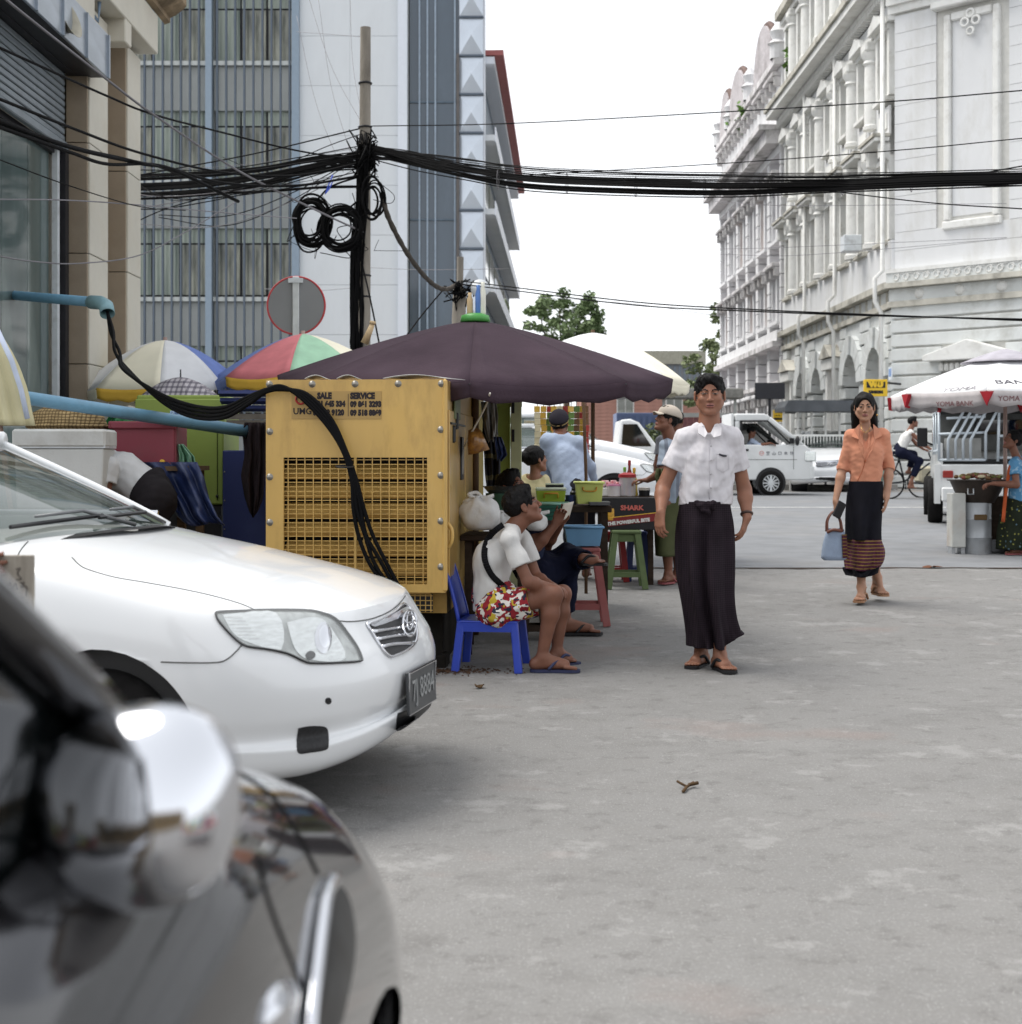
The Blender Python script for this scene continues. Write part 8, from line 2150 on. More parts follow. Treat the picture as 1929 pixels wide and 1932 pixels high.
stool('worn red stool under the sky blue tub',1078,1134,1034,10.0,M_PINKW,'stools at the tea stall',splay=.06)
t,w,h = nrm_box('tub','sky blue plastic tub on the worn red stool','tub',1066,1138,995,1031,10.02,.24,M_BLUEP,taper=.84,lip=M_BLUEP)
# jars and bottles on the far table
M_CLEAR = mat('clear_plastic','#e3e0e2',.15,alpha=.55)
t,r,h = pot('jar','clear plastic jar of straws with a red lid','jar',1184,899,936,12.62,.072,[(.9,0),(1,.05),(1,.95),(0,.95)],M_CLEAR); mb = MB(); mb.lathe([(1.08*r,.95*h),(1.08*r,1.1*h),(.5*r,1.2*h),(0,1.2*h)],n=20); mb.build('lid',M_REDP,t,auto=40)
for k in range(6): mb = MB(); mb.tube([(-.04+.015*k,.01,.01),(-.045+.018*k,0,h*.8)],.006,6); mb.build('straw',(mat('straw_pink','#c46a8c',.4),mat('straw_blue','#6a78ae',.4),mat('straw_peach','#cf9a80',.4))[k % 3],t)
t,r,h = pot('jar','small frosted jar with a pink rim left of the red-lidded jar','jar',1159,914,936,12.6,.055,[(1,0),(1,.9),(0,.9)],mat('frosted','#d9d2d2',.3,alpha=.8)); mb = MB(); mb.lathe([(1.05*r,.86*h),(1.05*r,1.02*h),(0,1.03*h)],n=18); mb.build('lid',mat('pink_lid','#d98fb0',.4),t)
for X,y0,m_,mc_,lb in ((1188,866,mat('sauce_red','#7a2a22',.2),M_REDP,'dark sauce bottle with a red cap, tallest on the far table'),(1197,879,mat('oil_yellow','#cfb24a',.15,alpha=.85),M_YLN,'yellow oil bottle right of the sauce bottle'),(1179,878,mat('bottle_green_white','#a9b89a',.2),M_LGRN,'pale green bottle left of the sauce bottle')):
 t,r,h = pot('bottle',lb,'bottle',X,y0+8,936,12.78,.03,[(.95,0),(1,.05),(1,.6),(.4,.82),(.35,.95),(0,.95)],m_,'bottles on the far table'); mb = MB(); mb.lathe([(.45*r,.93*h),(.45*r,1.08*h),(0,1.1*h)],n=12); mb.build('cap',mc_,t)
t,r,h = pot('cup','black cup with a pale lid at the right end of the far table','cup',1216,922,936,12.6,.05,[(.9,0),(1,.8),(0,.8)],MT_BLACKP); mb = MB(); mb.lathe([(1.05*r,.8*h),(1.0*r,1.15*h),(0,1.2*h)],n=16); mb.build('lid',mat('pale_lid','#cfc8c0',.4),t)
for k in range(5):
 c = P(1134+8*k,914-3*(k % 2),12.66); bb_ = bx('snack_packet',None,mat('packet_red_white','#b8545a',.35,var=.35,scale=20,col2='#d9cfcf'),c,(.07,.03,.045),rz=.3*k,bevel=.008); tag(bb_,'small red and white packet in the row left of the jars','packet','red and white packets')
for k in range(2): bb_ = bx('snack_box',None,mat('white_box','#d5d2cd',.6),P(1140+10*k,928,12.64),(.09,.1,.07),bevel=.004); tag(bb_,('left' if not k else 'right')+' small white box under the red and white packets','box','small white boxes')
# blue plastic chair of the seated man
DC = 8.33
cx,cy = P(928,0,DC).x,DC
CH = thing('plastic_chair','low blue plastic chair under the man in the white tee','chair',(cx,cy,0),rz=R(-8))
zs = .285
mb = MB(); mb.grid(lambda u,v: (-.17+.34*u,-.17+.34*v,zs-.012*math.sin(PI*u)*math.sin(PI*v)),12,12); mb.build('seat',M_CHAIRB,CH,smooth=True,solid=.012)
for x,y,sx_,sy_ in ((-.15,-.15,-.03,-.03),(.15,-.15,.03,-.03),(-.15,.15,-.03,.03),(.15,.15,.03,.03)):
 mb = MB(); p0,p1 = Vector((x,y,zs)),Vector((x+sx_,y+sy_,.0)); mb.beam(p0,p1,.045,.04); mb.build('leg',M_CHAIRB,CH,bevel=.008)
for y in (-.165,.165): bx('apron',CH,M_CHAIRB,(0,y,zs-.03),(.33,.014,.05))
mb = MB()
def back(u,v): return (-.165-.10*v ** 1.2-.02*math.sin(PI*u),(-.15+.30*u)*(1-.12*v),zs+.36*v)
mb.grid(back,14,12); mb.build('backrest',M_CHAIRB,CH,smooth=True,solid=.012)
mb = MB(); mb.tube([back(0,v/10) for v in range(11)]+[back(u/8,1) for u in range(9)]+[back(1,1-v/10) for v in range(11)],.012,6); mb.build('back_rim',M_CHAIRB,CH,smooth=True)
# food cart on the right
D = 15.7
def drum(label,X0,X1,Y0,Y1,D,mt):
 a,b_ = P(X0,Y1,D),P(X1,Y0,D); r = (b_.x-a.x)/2; z0 = gz(D); h = b_.z-z0
 t = thing('metal_drum',label,'drum',((a.x+b_.x)/2,D,z0),0,'drums under the food cart'); mb = MB(); mb.lathe([(r,0),(r,h*.3),(r*1.03,h*.32),(r,h*.34),(r,h*.66),(r*1.03,h*.68),(r,h*.7),(r,h),(r*.9,h)],n=28); mb.build('shell',mt,t,auto=40)
 return t,r,h
M_GALV = mat('galvanised','#a3a7ab',.4,.45,var=.12,scale=4,dirt='#6b5f52',dirtamt=.5,dscale=3)
t,r,h = drum('galvanised grey drum under the food cart basin',1813,1870,948,1040,D,M_GALV); bx('fire_door',t,mat('rust_slot','#5e4c36',.8),(0,-r-.002,h*.72),(.14,.02,.06),bevel=.008)
a = P(1795,1045,D-.1); t = thing('metal_stand','dented pale metal sheet stand left of the galvanised drum','stand',(a.x+.07,D-.05,gz(D)))
bx('sheet',t,mat('pale_sheet','#b9bab6',.5,.2,var=.1,dirt='#8d7460',dirtamt=.6,dscale=4),(0,0,.36),(.15,.2,.58),bevel=.01);
for x in (-.05,.05): bx('leg',t,M_GALV,(x,0,.04),(.04,.15,.08))
c = P(1846,948,D); t = thing('grill_basin','wide dark metal basin heaped with food on the drums','basin',c+Vector((0,.02,-.005)));
mb = MB(); mb.lathe([(.17,0),(.24,.12),(.29,.235),(.32,.24),(.32,.25),(.28,.25),(.0,.22)],n=32); mb.build('bowl',mat('sooty_metal','#3a322d',.5,.5,var=.3,scale=5),t,auto=40); mb = MB(); mb.tube([(-.18,-.25,.16),(-.19,-.275,.1),(-.13,-.28,.1),(-.13,-.27,.16)],.008,6); mb.build('handle',M_GALV,t,smooth=True)
rg = random.Random(9)
for k in range(46):
 a_,r_ = rg.uniform(0,6.28),.25*rg.random() ** .5; m_ = (mat('food_red','#8a4a3c',.5,var=.2),mat('food_brown','#6f5134',.5,var=.2),mat('food_cream','#cfc4a4',.5),mat('food_olive','#7a7440',.5))[k % 4]
 mb = MB(); mb.ball((0,0,0),(.04*rg.uniform(.7,1.3),.03,.022),8,6,M=Matrix.Rotation(rg.uniform(0,3),4,'Z')); o = mb.build('food_piece',m_,None,smooth=True); o.location = c+Vector((r_*math.cos(a_),r_*math.sin(a_),.262+.02*rg.random()+.03*(1-r_/.25))); tag(o,'one of the cooked food pieces heaped on the dark basin','food','food pieces on the basin')
a = P(1880,1045,15.9); t = thing('cart_box','low dark wooden box behind the drums at the vendor\'s feet','box',(a.x,16.0,gz(16))); bx('crate',t,M_DWOOD,(.05,.0,.3),(.4,.4,.6),bevel=.01); bx('stone_base',t,mat('grey_block','#7a7c7e',.9,var=.15),(-.02,-.28,.07),(.42,.14,.14),bevel=.02)
# hand with a marked board at the left edge is in the people section; litter on the road
for k,(X,Y,s,lb) in enumerate(((1296,1490,.09,'forked dry twig lying in the middle of the road'),(1760,1072,.12,'dark flattened scrap near the road seam right of the woman'),(905,1299,.05,'pinkish scrap by the generator corner'))):
 c = GP(X,Y); t = thing('litter',lb,'litter',c+Vector((0,0,.003)),rz=k*1.3,group='litter on the road'); mb = MB()
 if k == 0:
  mb.tube([(-.02,-.06,.004),(.0,0,.008),(.03,.05,.012)],.005,5); mb.tube([(.0,0,.008),(-.03,.035,.02)],.004,5); mb.tube([(.01,.02,.01),(.045,.03,.015)],.006,5)
 else: mb.grid(lambda u,v: ((u-.5)*s*(1-.5*abs(v-.5)),(v-.5)*s*1.6*(.4+.6*math.sin(PI*u)),.012*math.sin(3*u+k)*math.sin(5*v)+.012),6,6)
 mb.build('scrap',mat('dry_leaf%d' % (k % 2),('#54422f','#6b4a3a')[k % 2],.9,var=.3),t,smooth=True,solid=.002)
mb = MB(); rg = random.Random(2)
for k in range(420):
 a_,r_ = rg.uniform(0,6.28),rg.gauss(0,.16); p = GP(842,1268)+Vector((r_*math.cos(a_)*1.3,r_*math.sin(a_)*.6,.004)); s = rg.uniform(.004,.012)
 mb.add([p+Vector((s,0,.002)),p+Vector((0,s*.6,.006)),p+Vector((-s,0,.003)),p+Vector((0,-s*.6,0))],[(0,1,2,3)])
tag(mb.build('debris',mat('brown_debris','#3f2f24',.95,var=.4,scale=40)),'brown crumbs and dirt swept against the generator base','debris',kind='stuff')
# ================================================================== the other people
def simple_foot(J,q,side): pass
M_TEE = mat('white_tee','#c9c8c6',.9,var=.04,scale=8,bump=.2,bscale=120,sheen=.15)
# --- man in white tee on the blue chair
DS = 8.3
q = lambda X,Y,d=0.0,D0=DS: P(X,Y,D0+d)
t = thing('person','man in a white tee and patterned shorts sitting sideways on the blue chair','person',(q(925,1180).x,DS,.28))
J = dict(neck=q(966,992),pelvis=q(926,1146),shR=q(962,1020,-.16),elR=q(997,1098,-.20),wrR=q(1032,1106,-.10),shL=q(985,1014,.17),elL=q(1012,1090,.16),wrL=q(1040,1104,.02),
   hipR=q(935,1150,-.09),knR=q(1046,1122,-.13),anR=q(1022,1232,-.13),hipL=q(940,1148,.1),knL=q(1062,1120,.12),anL=q(1050,1226,.1))
J['toeR'] = Vector((q(1084,1250).x,8.16,.02)); J['toeL'] = Vector((q(1090,1250).x,8.46,.02)); J['anR'].z = .08; J['anL'].z = .08
J['ch'] = q(930,1054)
H = head_frame(q(987,957,.0),yaw=98,pitch=-24,roll=0)
hd = [dict(w=J['wrR'],d=(.7,.5,-.1),nrm=(.1,.3,-1),side=1,curl=.6),dict(w=J['wrL'],d=(.6,-.5,-.2),nrm=(0,-.2,-1),side=-1,curl=.6)]
body(t,J,.006,M_SKIN_D,H,.92,hd,b=.85)
short_hair(t,H,.92,.005,top=.004,seed=14,back=-.05)
shirt(t,J,M_TEE,.0055,.88,.62,hem=(q(922,1158),J['pelvis']-J['neck']),loose=.016,amp=.005,freq=34,seed=21,neck_cut=.006)
M_SHORTS = mat('patterned_shorts','#8e2b33',.8,var=.1)
overlay(M_SHORTS,'noise','#d8d4cc',s=27,thr=.54,det=1); overlay(M_SHORTS,'noise','#2c2f3f',s=33,thr=.58,det=1,scale=(1,1,1.3)); overlay(M_SHORTS,'noise','#b9a13a',s=22,thr=.61,det=1,scale=(1.2,.8,1))
trousers(t,J,M_SHORTS,to=.58,b=.92,loose=.014,seed=4,amp=.006,name='shorts')
M_STRAP = mat('black_strap','#151518',.7)
bs = bvh_of([o for o in children(t) if o.name.startswith('shirt')])
mb = MB(); pts = [ray(bs,x,y,.006,d0=8.2)[0] for x,y in ((950,990),(936,1000),(922,1018),(915,1040),(917,1062),(928,1084),(942,1100),(957,1112))]
for p0,p1 in zip(catm(pts,5),catm(pts,5)[1:]): mb.beam(p0,p1,.034,.008,up=(0,1,0))
mb.build('shoulder_strap',M_STRAP,t,smooth=True,world=True)
for a,b_,s_ in (('anR','toeR',1),('anL','toeL',-1)): sandal(t,J[a],J[b_],s_,mat('navy_rubber','#2c3150',.6))
# --- man in navy trousers reading, cross-legged
DN = 9.35
q = lambda X,Y,d=0.0,D0=DN: P(X,Y,D0+d)
zg = gz(9.6)
t = thing('person','man in navy trousers sitting cross-legged and reading behind the man in the tee','person',(q(1000,1120).x,9.5,zg))
J = dict(neck=q(985,948,.1),pelvis=q(1008,1088,.15),shR=q(990,968,-.05),elR=q(1012,1030,-.12),wrR=q(1048,990,-.12),shL=q(1000,966,.32),elL=q(1030,1030,.3),wrL=q(1060,985,.12),
   hipR=q(1018,1085,.05),knR=q(1072,1068,.05),anR=q(1068,1172,.05),hipL=q(1018,1080,.25),knL=q(1070,1048,.22),anL=q(1112,1058,-.06))
J['toeR'] = Vector((q(1130,1190,.2).x,9.55,zg+.02)); J['toeL'] = q(1140,1063,-.06); J['anR'].z = zg+.085; J['anR'].y = 9.55; J['knR'].y = 9.5
H = head_frame(q(966,922,.1),yaw=55,pitch=-22)
hd = [dict(w=J['wrR'],d=(.35,-.2,.9),nrm=(.2,-1,.2),side=1,curl=.7),dict(w=J['wrL'],d=(.3,-.1,.9),nrm=(-.2,-1,0),side=-1,curl=.7)]
body(t,J,.008,M_SKIN_D,H,.92,hd,b=.95)
short_hair(t,H,.93,.007,seed=5,back=-.06)
shirt(t,J,mat('navy_shirt','#23293f',.85,var=.1),.009,.95,.7,hem=(q(1008,1090),(0,0,-1)),seed=31,amp=.004,freq=34)
trousers(t,J,mat('navy_cloth','#14172a',.85,var=.15,bump=.2),to=1.80,b=.98,loose=.016,h=.008,seed=8,amp=.005)
for a,b_,s_ in (('anR','toeR',1),('anL','toeL',-1)): sandal(t,J[a],J[b_],s_,mat('black_rubber','#18171a'))
stool('dark low stool the reading man sits on',988,1030,1118,9.35,M_DWOOD,'stools at the tea stall',splay=.02)
t = thing('paper','folded sheet of paper held up by the reading man','paper',q(1066,968,-.06)); mb = MB(); v = [q(1052,985,-.1),q(1074,978,-.02),q(1083,946,.0),q(1064,950,-.1)]; mb.grid(lambda u,w_: (v[0].lerp(v[1],u)).lerp(v[3].lerp(v[2],u),w_)+Vector((0,-.02*math.sin(PI*u),0)),8,8); mb.build('sheet',mat('paper_white','#cfc9bd',.8),t,smooth=True,world=True,solid=.002)
# --- vendor in the pale blue shirt and cap, seen from behind
DV = 13.0
q = lambda X,Y,d=0.0,D0=DV: P(X,Y,D0+d)
zg = gz(DV)
t = thing('person','vendor in a pale blue shirt and dark cap bending over with his back turned','person',(q(1065,1000).x,DV,zg))
J = dict(neck=q(1054,820,.1),pelvis=q(1088,938,-.1),shL=q(1033,832),elL=q(1027,892,.12),wrL=q(1046,930,.3),shR=q(1091,836,.02),elR=q(1110,880,.15),wrR=q(1118,915,.35),
   hipL=q(1080,945,-.1),knL=q(1080,1010,-.02),anL=q(1080,1075,0),hipR=q(1104,945,-.1),knR=q(1106,1010,0),anR=q(1106,1075,0))
J['anL'].z = J['anR'].z = zg+.08; J['toeL'] = J['anL']+Vector((0,.15,-.06)); J['toeR'] = J['anR']+Vector((.02,.15,-.06))
H = head_frame(q(1056,800,.2),yaw=168,pitch=-28)
hd = [dict(w=J['wrL'],d=(.3,.6,-.5),nrm=(.2,0,-1),side=-1,curl=.5),dict(w=J['wrR'],d=(0,.7,-.5),nrm=(0,0,-1),side=1,curl=.5)]
body(t,J,.0085,M_SKIN_D,H,.93,hd)
short_hair(t,H,.95,.008,seed=6,back=-.04)
shirt(t,J,mat('pale_blue_shirt','#a9b6cb',.85,var=.04,scale=6,bump=.3,bscale=60,sheen=.1),.0075,1.06,1.75,hem=(q(1092,948),(0,0,-1)),loose=.022,amp=.005,freq=34,seed=41)
trousers(t,J,mat('dark_trousers','#2a2a30',.9),to=1.9,h=.011,seed=4)
def cap(t,H,s,crown,brim,back=False):
 T = lambda x,y,z: n3(H @ Vector((x*s,y*s,z*s))); Rm = np.array(H.to_3x3()); c = T(0,0,.05); S = SDF(c-.17,c+.17,.006)
 S.ell(T(0,-.014,.058),n3((.096,.117,.094))*s,Rm); S.cut(T(0,0,.048),H.to_3x3() @ Vector((0,-.12,-1)))
 o = S.build('cap',[crown],t)
 mb = MB(); mb.grid(lambda u,v: T((u-.5)*.15*(1-.25*v*v),.075+.075*v*(1-(2*u-1) ** 2*.45),.052-.022*v-.02*(2*u-1) ** 2),12,6); mb.build('visor',brim,o,smooth=True,world=True,solid=.005)
 return o
c_ = cap(t,H,.95,mat('dark_cap','#2f2c33',.9,var=.15),MT_BLACKP)
mb = MB(); mb.tube([H @ Vector((.088*math.cos(a)*.95,-.012*.95+.106*math.sin(a)*.95,.048-.012)) for a in [2*PI*i/28 for i in range(28)]],.005,5,closed=True); mb.build('cap_band',mat('cap_trim','#a08a60',.7),c_,smooth=True,world=True)
# --- seated woman in cream, hair in a bun
DQ = 11.6
q = lambda X,Y,d=0.0,D0=DQ: P(X,Y,D0+d)
zg = gz(DQ)
t = thing('person','seated woman in a cream top, hair in a bun, beside the vendor in blue','person',(q(1008,1000).x,DQ,zg))
J = dict(neck=q(1010,894),pelvis=q(1006,990),shL=q(994,908,.06),elL=q(990,955,-.02),wrL=q(1010,975,-.2),shR=q(1026,908,.0),elR=q(1032,955,-.1),wrR=q(1020,975,-.26),hipL=q(1000,992),knL=q(1000,990,-.4),anL=q(1000,1080,-.4),hipR=q(1016,992),knR=q(1018,990,-.4),anR=q(1018,1080,-.4))
J['anL'].z = J['anR'].z = zg+.08; J['toeL'] = J['anL']+Vector((0,-.14,-.06)); J['toeR'] = J['anR']+Vector((0,-.14,-.06))
H = head_frame(q(1011,868),yaw=120,pitch=-12)
body(t,J,.009,M_SKIN,H,.88,None,b=.86,female=True)
S = SDF(n3(H.translation)-.2,n3(H.translation)+.2,.007); Rm = np.array(H.to_3x3()); T = lambda x,y,z: n3(H @ Vector((x,y,z)))
S.ell(T(0,-.014,.036),(.078,.096,.086),Rm); S.ell(T(0,-.11,.05),(.042,.042,.042),k=.01,M=Rm); S.ell(T(0,.115,-.035),(.072,.085,.115),Rm,k=.01,sub=True); S.cut(T(0,0,-.03),H.to_3x3() @ Vector((0,0,-1))); S.ripple(.002,120,4); S.build('hair',[M_HAIR],t)
shirt(t,J,mat('cream_top','#cfc39b',.85,var=.06,bump=.2),.008,.88,.7,seed=51,amp=.004,freq=34,hem=(q(1006,992),(0,0,-1)))
trousers(t,J,mat('brown_skirt','#4a3a36',.9),to=1.8,h=.012,seed=2,b=1.0,loose=.03)
stool('low wooden stool the woman in cream sits on',992,1024,1020,11.5,M_DWOOD,'stools at the tea stall',splay=.02)
# --- man in a pale cap and green longyi at the far table
DG = 12.6
q = lambda X,Y,d=0.0,D0=DG: P(X,Y,D0+d)
zg = gz(DG)
t = thing('person','man in a pale cap and olive green longyi reaching towards the jars on the table','person',(q(1265,1080).x,DG,zg))
J = dict(neck=q(1268,828),pelvis=q(1268,945),shR=q(1258,842,-.12),elR=q(1250,892,-.2),wrR=q(1222,906,-.12),shL=q(1276,842,.15),elL=q(1284,895,.12),wrL=q(1272,935,.0),hipR=q(1260,950,-.06),knR=q(1258,1015,-.08),anR=q(1262,1080,-.05),hipL=q(1276,950,.08),knL=q(1278,1015,.1),anL=q(1280,1080,.12))
J['anL'].z = J['anR'].z = zg+.085; J['toeR'] = Vector((q(1246,0).x,DG-.12,zg+.022)); J['toeL'] = Vector((q(1262,0).x,DG+.1,zg+.022))
H = head_frame(q(1258,794,-.02),yaw=-72,pitch=-22)
hd = [dict(w=J['wrR'],d=(-1,0,0),nrm=(0,0,-1),side=-1,curl=.5),dict(w=J['wrL'],d=(-.1,-.2,-1),nrm=(-1,0,0),side=1,curl=.4)]
body(t,J,.0075,M_SKIN_D,H,.92,hd,b=.93)
short_hair(t,H,.93,.007,seed=3,back=-.03)
cap(t,H,.96,mat('pale_cap','#b8aea2',.9,var=.08),mat('pale_cap_visor','#c0b6a8',.9))
shirt(t,J,overlay(mat('blue_grey_shirt','#8d98a6',.85,var=.08,bump=.2),'stripes','#55555f',s=3,dir='X',thr=.8,amt=.6),.008,.94,.8,seed=61,amp=.005,freq=32,hem=(q(1268,950),(0,0,-1)))
M_OLIVE = mat('olive_longyi','#4d5138',.9,var=.15,scale=6,bump=.25,bscale=60)
skirt(t,[(q(1268,935),.14,.12,.2),(q(1267,960),.15,.14,.6),(q(1265,1000),.14,.15,1.1),(q(1264,1048),.13,.15,1.5)],M_OLIVE,folds=6,amp=.02,seed=8)
drape('shoulder_cloth','olive cloth bundle over the forearm of the man in the pale cap','cloth',[(884,1238,1256),(900,1236,1260),(918,1242,1258)],DG-.26,M_OLIVE,.03,22)
for a,b_,s_ in (('anR','toeR',-1),('anL','toeL',1)): sandal(t,J[a],J[b_],s_,mat('red_rubber','#8a4a4c',.6))
# --- man standing farther back, only his black hair shows
def stander(label,X,Yhead,D,yaw,shirt_m,leg_m,skin=M_SKIN_D,h=.011,sc=1.0):
 zg = gz(D); hz = P(X,Yhead,D).z; x = P(X,0,D).x; k = (hz-zg)/1.56; V = lambda a,b_,c: Vector((x,D,zg))+Matrix.Rotation(R(yaw),3,'Z') @ Vector((a*k,b_*k,c*k))
 t = thing('person',label,'person',(x,D,zg))
 J = dict(neck=V(0,.02,1.40),pelvis=V(0,0,.92),shR=V(-.17,.02,1.34),elR=V(-.22,.05,1.06),wrR=V(-.22,-.04,.83),shL=V(.17,.02,1.34),elL=V(.22,.05,1.06),wrL=V(.22,-.04,.83),hipR=V(-.09,0,.9),knR=V(-.1,-.02,.5),anR=V(-.1,.02,.085),hipL=V(.09,0,.9),knL=V(.1,-.02,.5),anL=V(.1,.02,.085))
 J['toeR'] = V(-.12,-.14,.022); J['toeL'] = V(.12,-.14,.022); H = head_frame(V(0,-.02,1.56),yaw=yaw)
 body(t,J,h,skin,H,.92*k,[dict(w=J['wrR'],d=(0,0,-1),nrm=(1,0,0),side=-1),dict(w=J['wrL'],d=(0,0,-1),nrm=(-1,0,0),side=1)],b=k)
 short_hair(t,H,.93*k,.009); shirt(t,J,shirt_m,h,k,.6,hem=(J['pelvis'],(0,0,-1))); trousers(t,J,leg_m,to=1.9,h=.013,b=k)
 return t
stander('man with black hair standing behind the man in the pale cap',1277,795,15.2,160,mat('grey_shirt','#8d8f96',.9),mat('dark_trousers','#2a2a30'))
# --- driver in the white van
c = Vector((vx-1.28,vy-.33,gz(32)+1.40)); t = thing('person','van driver in a pale blue shirt with his arm on the open window sill','person',(c.x,c.y,gz(32)+.9))
J = dict(neck=c-Vector((0,0,.16)),pelvis=c-Vector((.02,0,.56)),shR=c+Vector((.0,-.14,-.2)),elR=c+Vector((.12,-.32,-.30)),wrR=c+Vector((.34,-.40,-.25)),shL=c+Vector((0,.16,-.2)),elL=c+Vector((.16,.2,-.4)),wrL=c+Vector((.4,.15,-.3)))
H = head_frame(c,yaw=80); lo_,hi_ = 0,0
body(t,J,.009,M_SKIN_D,H,.9,[dict(w=J['wrR'],d=(1,-.2,-.2),nrm=(0,0,-1),side=1,curl=.5),dict(w=J['wrL'],d=(1,0,0),nrm=(0,0,-1),side=-1,curl=.8)],b=.92,legs=False)
short_hair(t,H,.92,.009); shirt(t,J,mat('pale_blue_shirt','#a9b6cb'),.009,.92,1.2,seed=3)
# --- trishaw rider in a white vest
DB = 30.0
q = lambda X,Y,d=0.0,D0=DB: P(X,Y,D0+d)
zg = gz(DB); bx0 = q(1716,0).x
BK = thing('trishaw','dark pedal trishaw ridden past the pickup bus','bicycle',(bx0,DB,zg)); M_FRAME = mat('bike_frame','#2b2d33',.5,.4)
for x,lb in ((-.42,0),(.62,1)):
 mb = MB(); mb.tube([(x+.31*math.cos(a),0,.32+.31*math.sin(a)) for a in [2*PI*i/32 for i in range(32)]],.018,6,closed=True); w_ = mb.build('wheel',MT_TYRE,BK,smooth=True)
 for k in range(8): mb = MB(); mb.tube([(x,0,.32),(x+.3*math.cos(k*PI/4),0,.32+.3*math.sin(k*PI/4))],.004,4); mb.build('spoke',MT_CHROME,w_)
mb = MB()
for a_,b_ in (((-.42,0,.32),(-.1,0,.36)),((-.1,0,.36),(-.22,0,.86)),((-.22,0,.84),(.42,0,.80)),((-.1,0,.36),(.42,0,.74)),((.62,0,.32),(.40,0,.95)),((-.42,0,.32),(-.21,0,.8))): mb.tube([a_,b_],.018,6)
mb.build('frame',M_FRAME,BK,smooth=True); mb = MB(); mb.ball((-.23,0,.9),(.12,.08,.035),12,6); mb.build('saddle',MT_BLACKP,BK,smooth=True); mb = MB(); mb.tube([(.38,-.28,1.0),(.40,0,.96),(.38,.28,1.0)],.014,6); mb.build('handlebar',MT_CHROME,BK,smooth=True); mb = MB(); mb.tube([(-.1,-.1,.2),(-.1,-.1,.36),(-.1,.1,.36),(-.1,.1,.52)],.014,5); mb.build('crank',M_FRAME,BK)
bx('side_seat',BK,mat('trishaw_cream','#b9b29c',.6),(.55,.55,.5),(.5,.45,.35),bevel=.05); mb = MB(); mb.tube([(.5+.3*math.cos(a),.85,.32+.31*math.sin(a)) for a in [2*PI*i/28 for i in range(28)]],.018,6,closed=True); mb.build('wheel',MT_TYRE,BK,smooth=True); bx('axle',BK,M_FRAME,(.3,.45,.32),(.04,.85,.04))
bx('cargo_sack',BK,mat('pale_green_sack','#93a596',.8,var=.2),(-.55,.35,.72),(.4,.4,.7),bevel=.12)
V = lambda a,b_,c: Vector((bx0+a,DB+b_,zg+c))
t = thing('person','trishaw rider in a white vest and navy trousers pedalling past the pickup bus','person',(bx0-.2,DB,zg+.93))
J = dict(neck=V(.02,0,1.42),pelvis=V(-.22,0,.98),shR=V(.0,-.17,1.36),elR=V(.2,-.22,1.14),wrR=V(.36,-.24,1.03),shL=V(.0,.17,1.36),elL=V(.2,.22,1.14),wrL=V(.36,.24,1.03),hipR=V(-.2,-.09,.96),knR=V(.18,-.11,.78),anR=V(.0,-.12,.36),hipL=V(-.2,.09,.96),knL=V(.12,.11,.92),anL=V(.02,.12,.56))
J['toeR'] = V(.1,-.12,.22); J['toeL'] = V(.12,.12,.52); H = head_frame(V(.08,0,1.58),yaw=82,pitch=-8)
body(t,J,.010,M_SKIN_D,H,.9,[dict(w=J['wrR'],d=(1,0,-.2),nrm=(0,0,-1),side=1,curl=.9),dict(w=J['wrL'],d=(1,0,-.2),nrm=(0,0,-1),side=-1,curl=.9)],b=.95)
short_hair(t,H,.93,.009); shirt(t,J,mat('white_vest','#d0cfcc',.9,bump=.2),.009,.95,.5,sleeve=False,hem=(V(-.22,0,.96),(-.3,0,-1)),neck_cut=.02); trousers(t,J,mat('navy_cloth','#14172a'),to=1.75,h=.010)
# --- food vendor on the right
DF = 15.5
q = lambda X,Y,d=0.0,D0=DF: P(X,Y,D0+d)
zg = gz(DF)
t = thing('person','woman in a blue blouse and dark floral skirt cooking at the food cart','person',(q(1918,1045).x,DF,zg))
J = dict(neck=q(1920,862),pelvis=q(1924,955),shR=q(1914,874,-.12),elR=q(1918,915,-.2),wrR=q(1876,912,-.18),shL=q(1924,872,.16),elL=q(1915,918,.14),wrL=q(1880,905,.02),hipR=q(1918,960,-.06),knR=q(1916,1000,-.08),anR=q(1916,1035,-.08),hipL=q(1930,960,.08),knL=q(1930,1000,.08),anL=q(1932,1035,.08))
J['anL'].z = J['anR'].z = zg+.085; J['toeR'] = Vector((q(1896,0).x,DF-.1,zg+.022)); J['toeL'] = Vector((q(1912,0).x,DF+.06,zg+.022))
H = head_frame(q(1911,832),yaw=-78,pitch=-24)
hd = [dict(w=J['wrR'],d=(-1,0,-.1),nrm=(0,0,-1),side=-1,curl=.7),dict(w=J['wrL'],d=(-1,-.1,0),nrm=(0,0,-1),side=1,curl=.7)]
body(t,J,.0075,M_SKIN_D,H,.9,hd,b=.9,female=True)
S = SDF(n3(H.translation)-.2,n3(H.translation)+.2,.007); Rm = np.array(H.to_3x3()); T = lambda x,y,z: n3(H @ Vector((x,y,z)))
S.ell(T(0,-.014,.04),(.080,.098,.088),Rm); S.ell(T(0,-.06,.11),(.06,.06,.05),k=.02,M=Rm); S.ell(T(0,.115,-.035),(.072,.085,.115),Rm,k=.01,sub=True); S.cut(T(0,0,-.04),H.to_3x3() @ Vector((0,0,-1))); S.ripple(.002,120,4); S.build('hair',[M_HAIR],t)
M_BLOUSE = overlay(mat('blue_blouse','#5b8fb5',.8,var=.1,bump=.2),'noise','#a8c3d4',s=26,thr=.58,amt=.6)
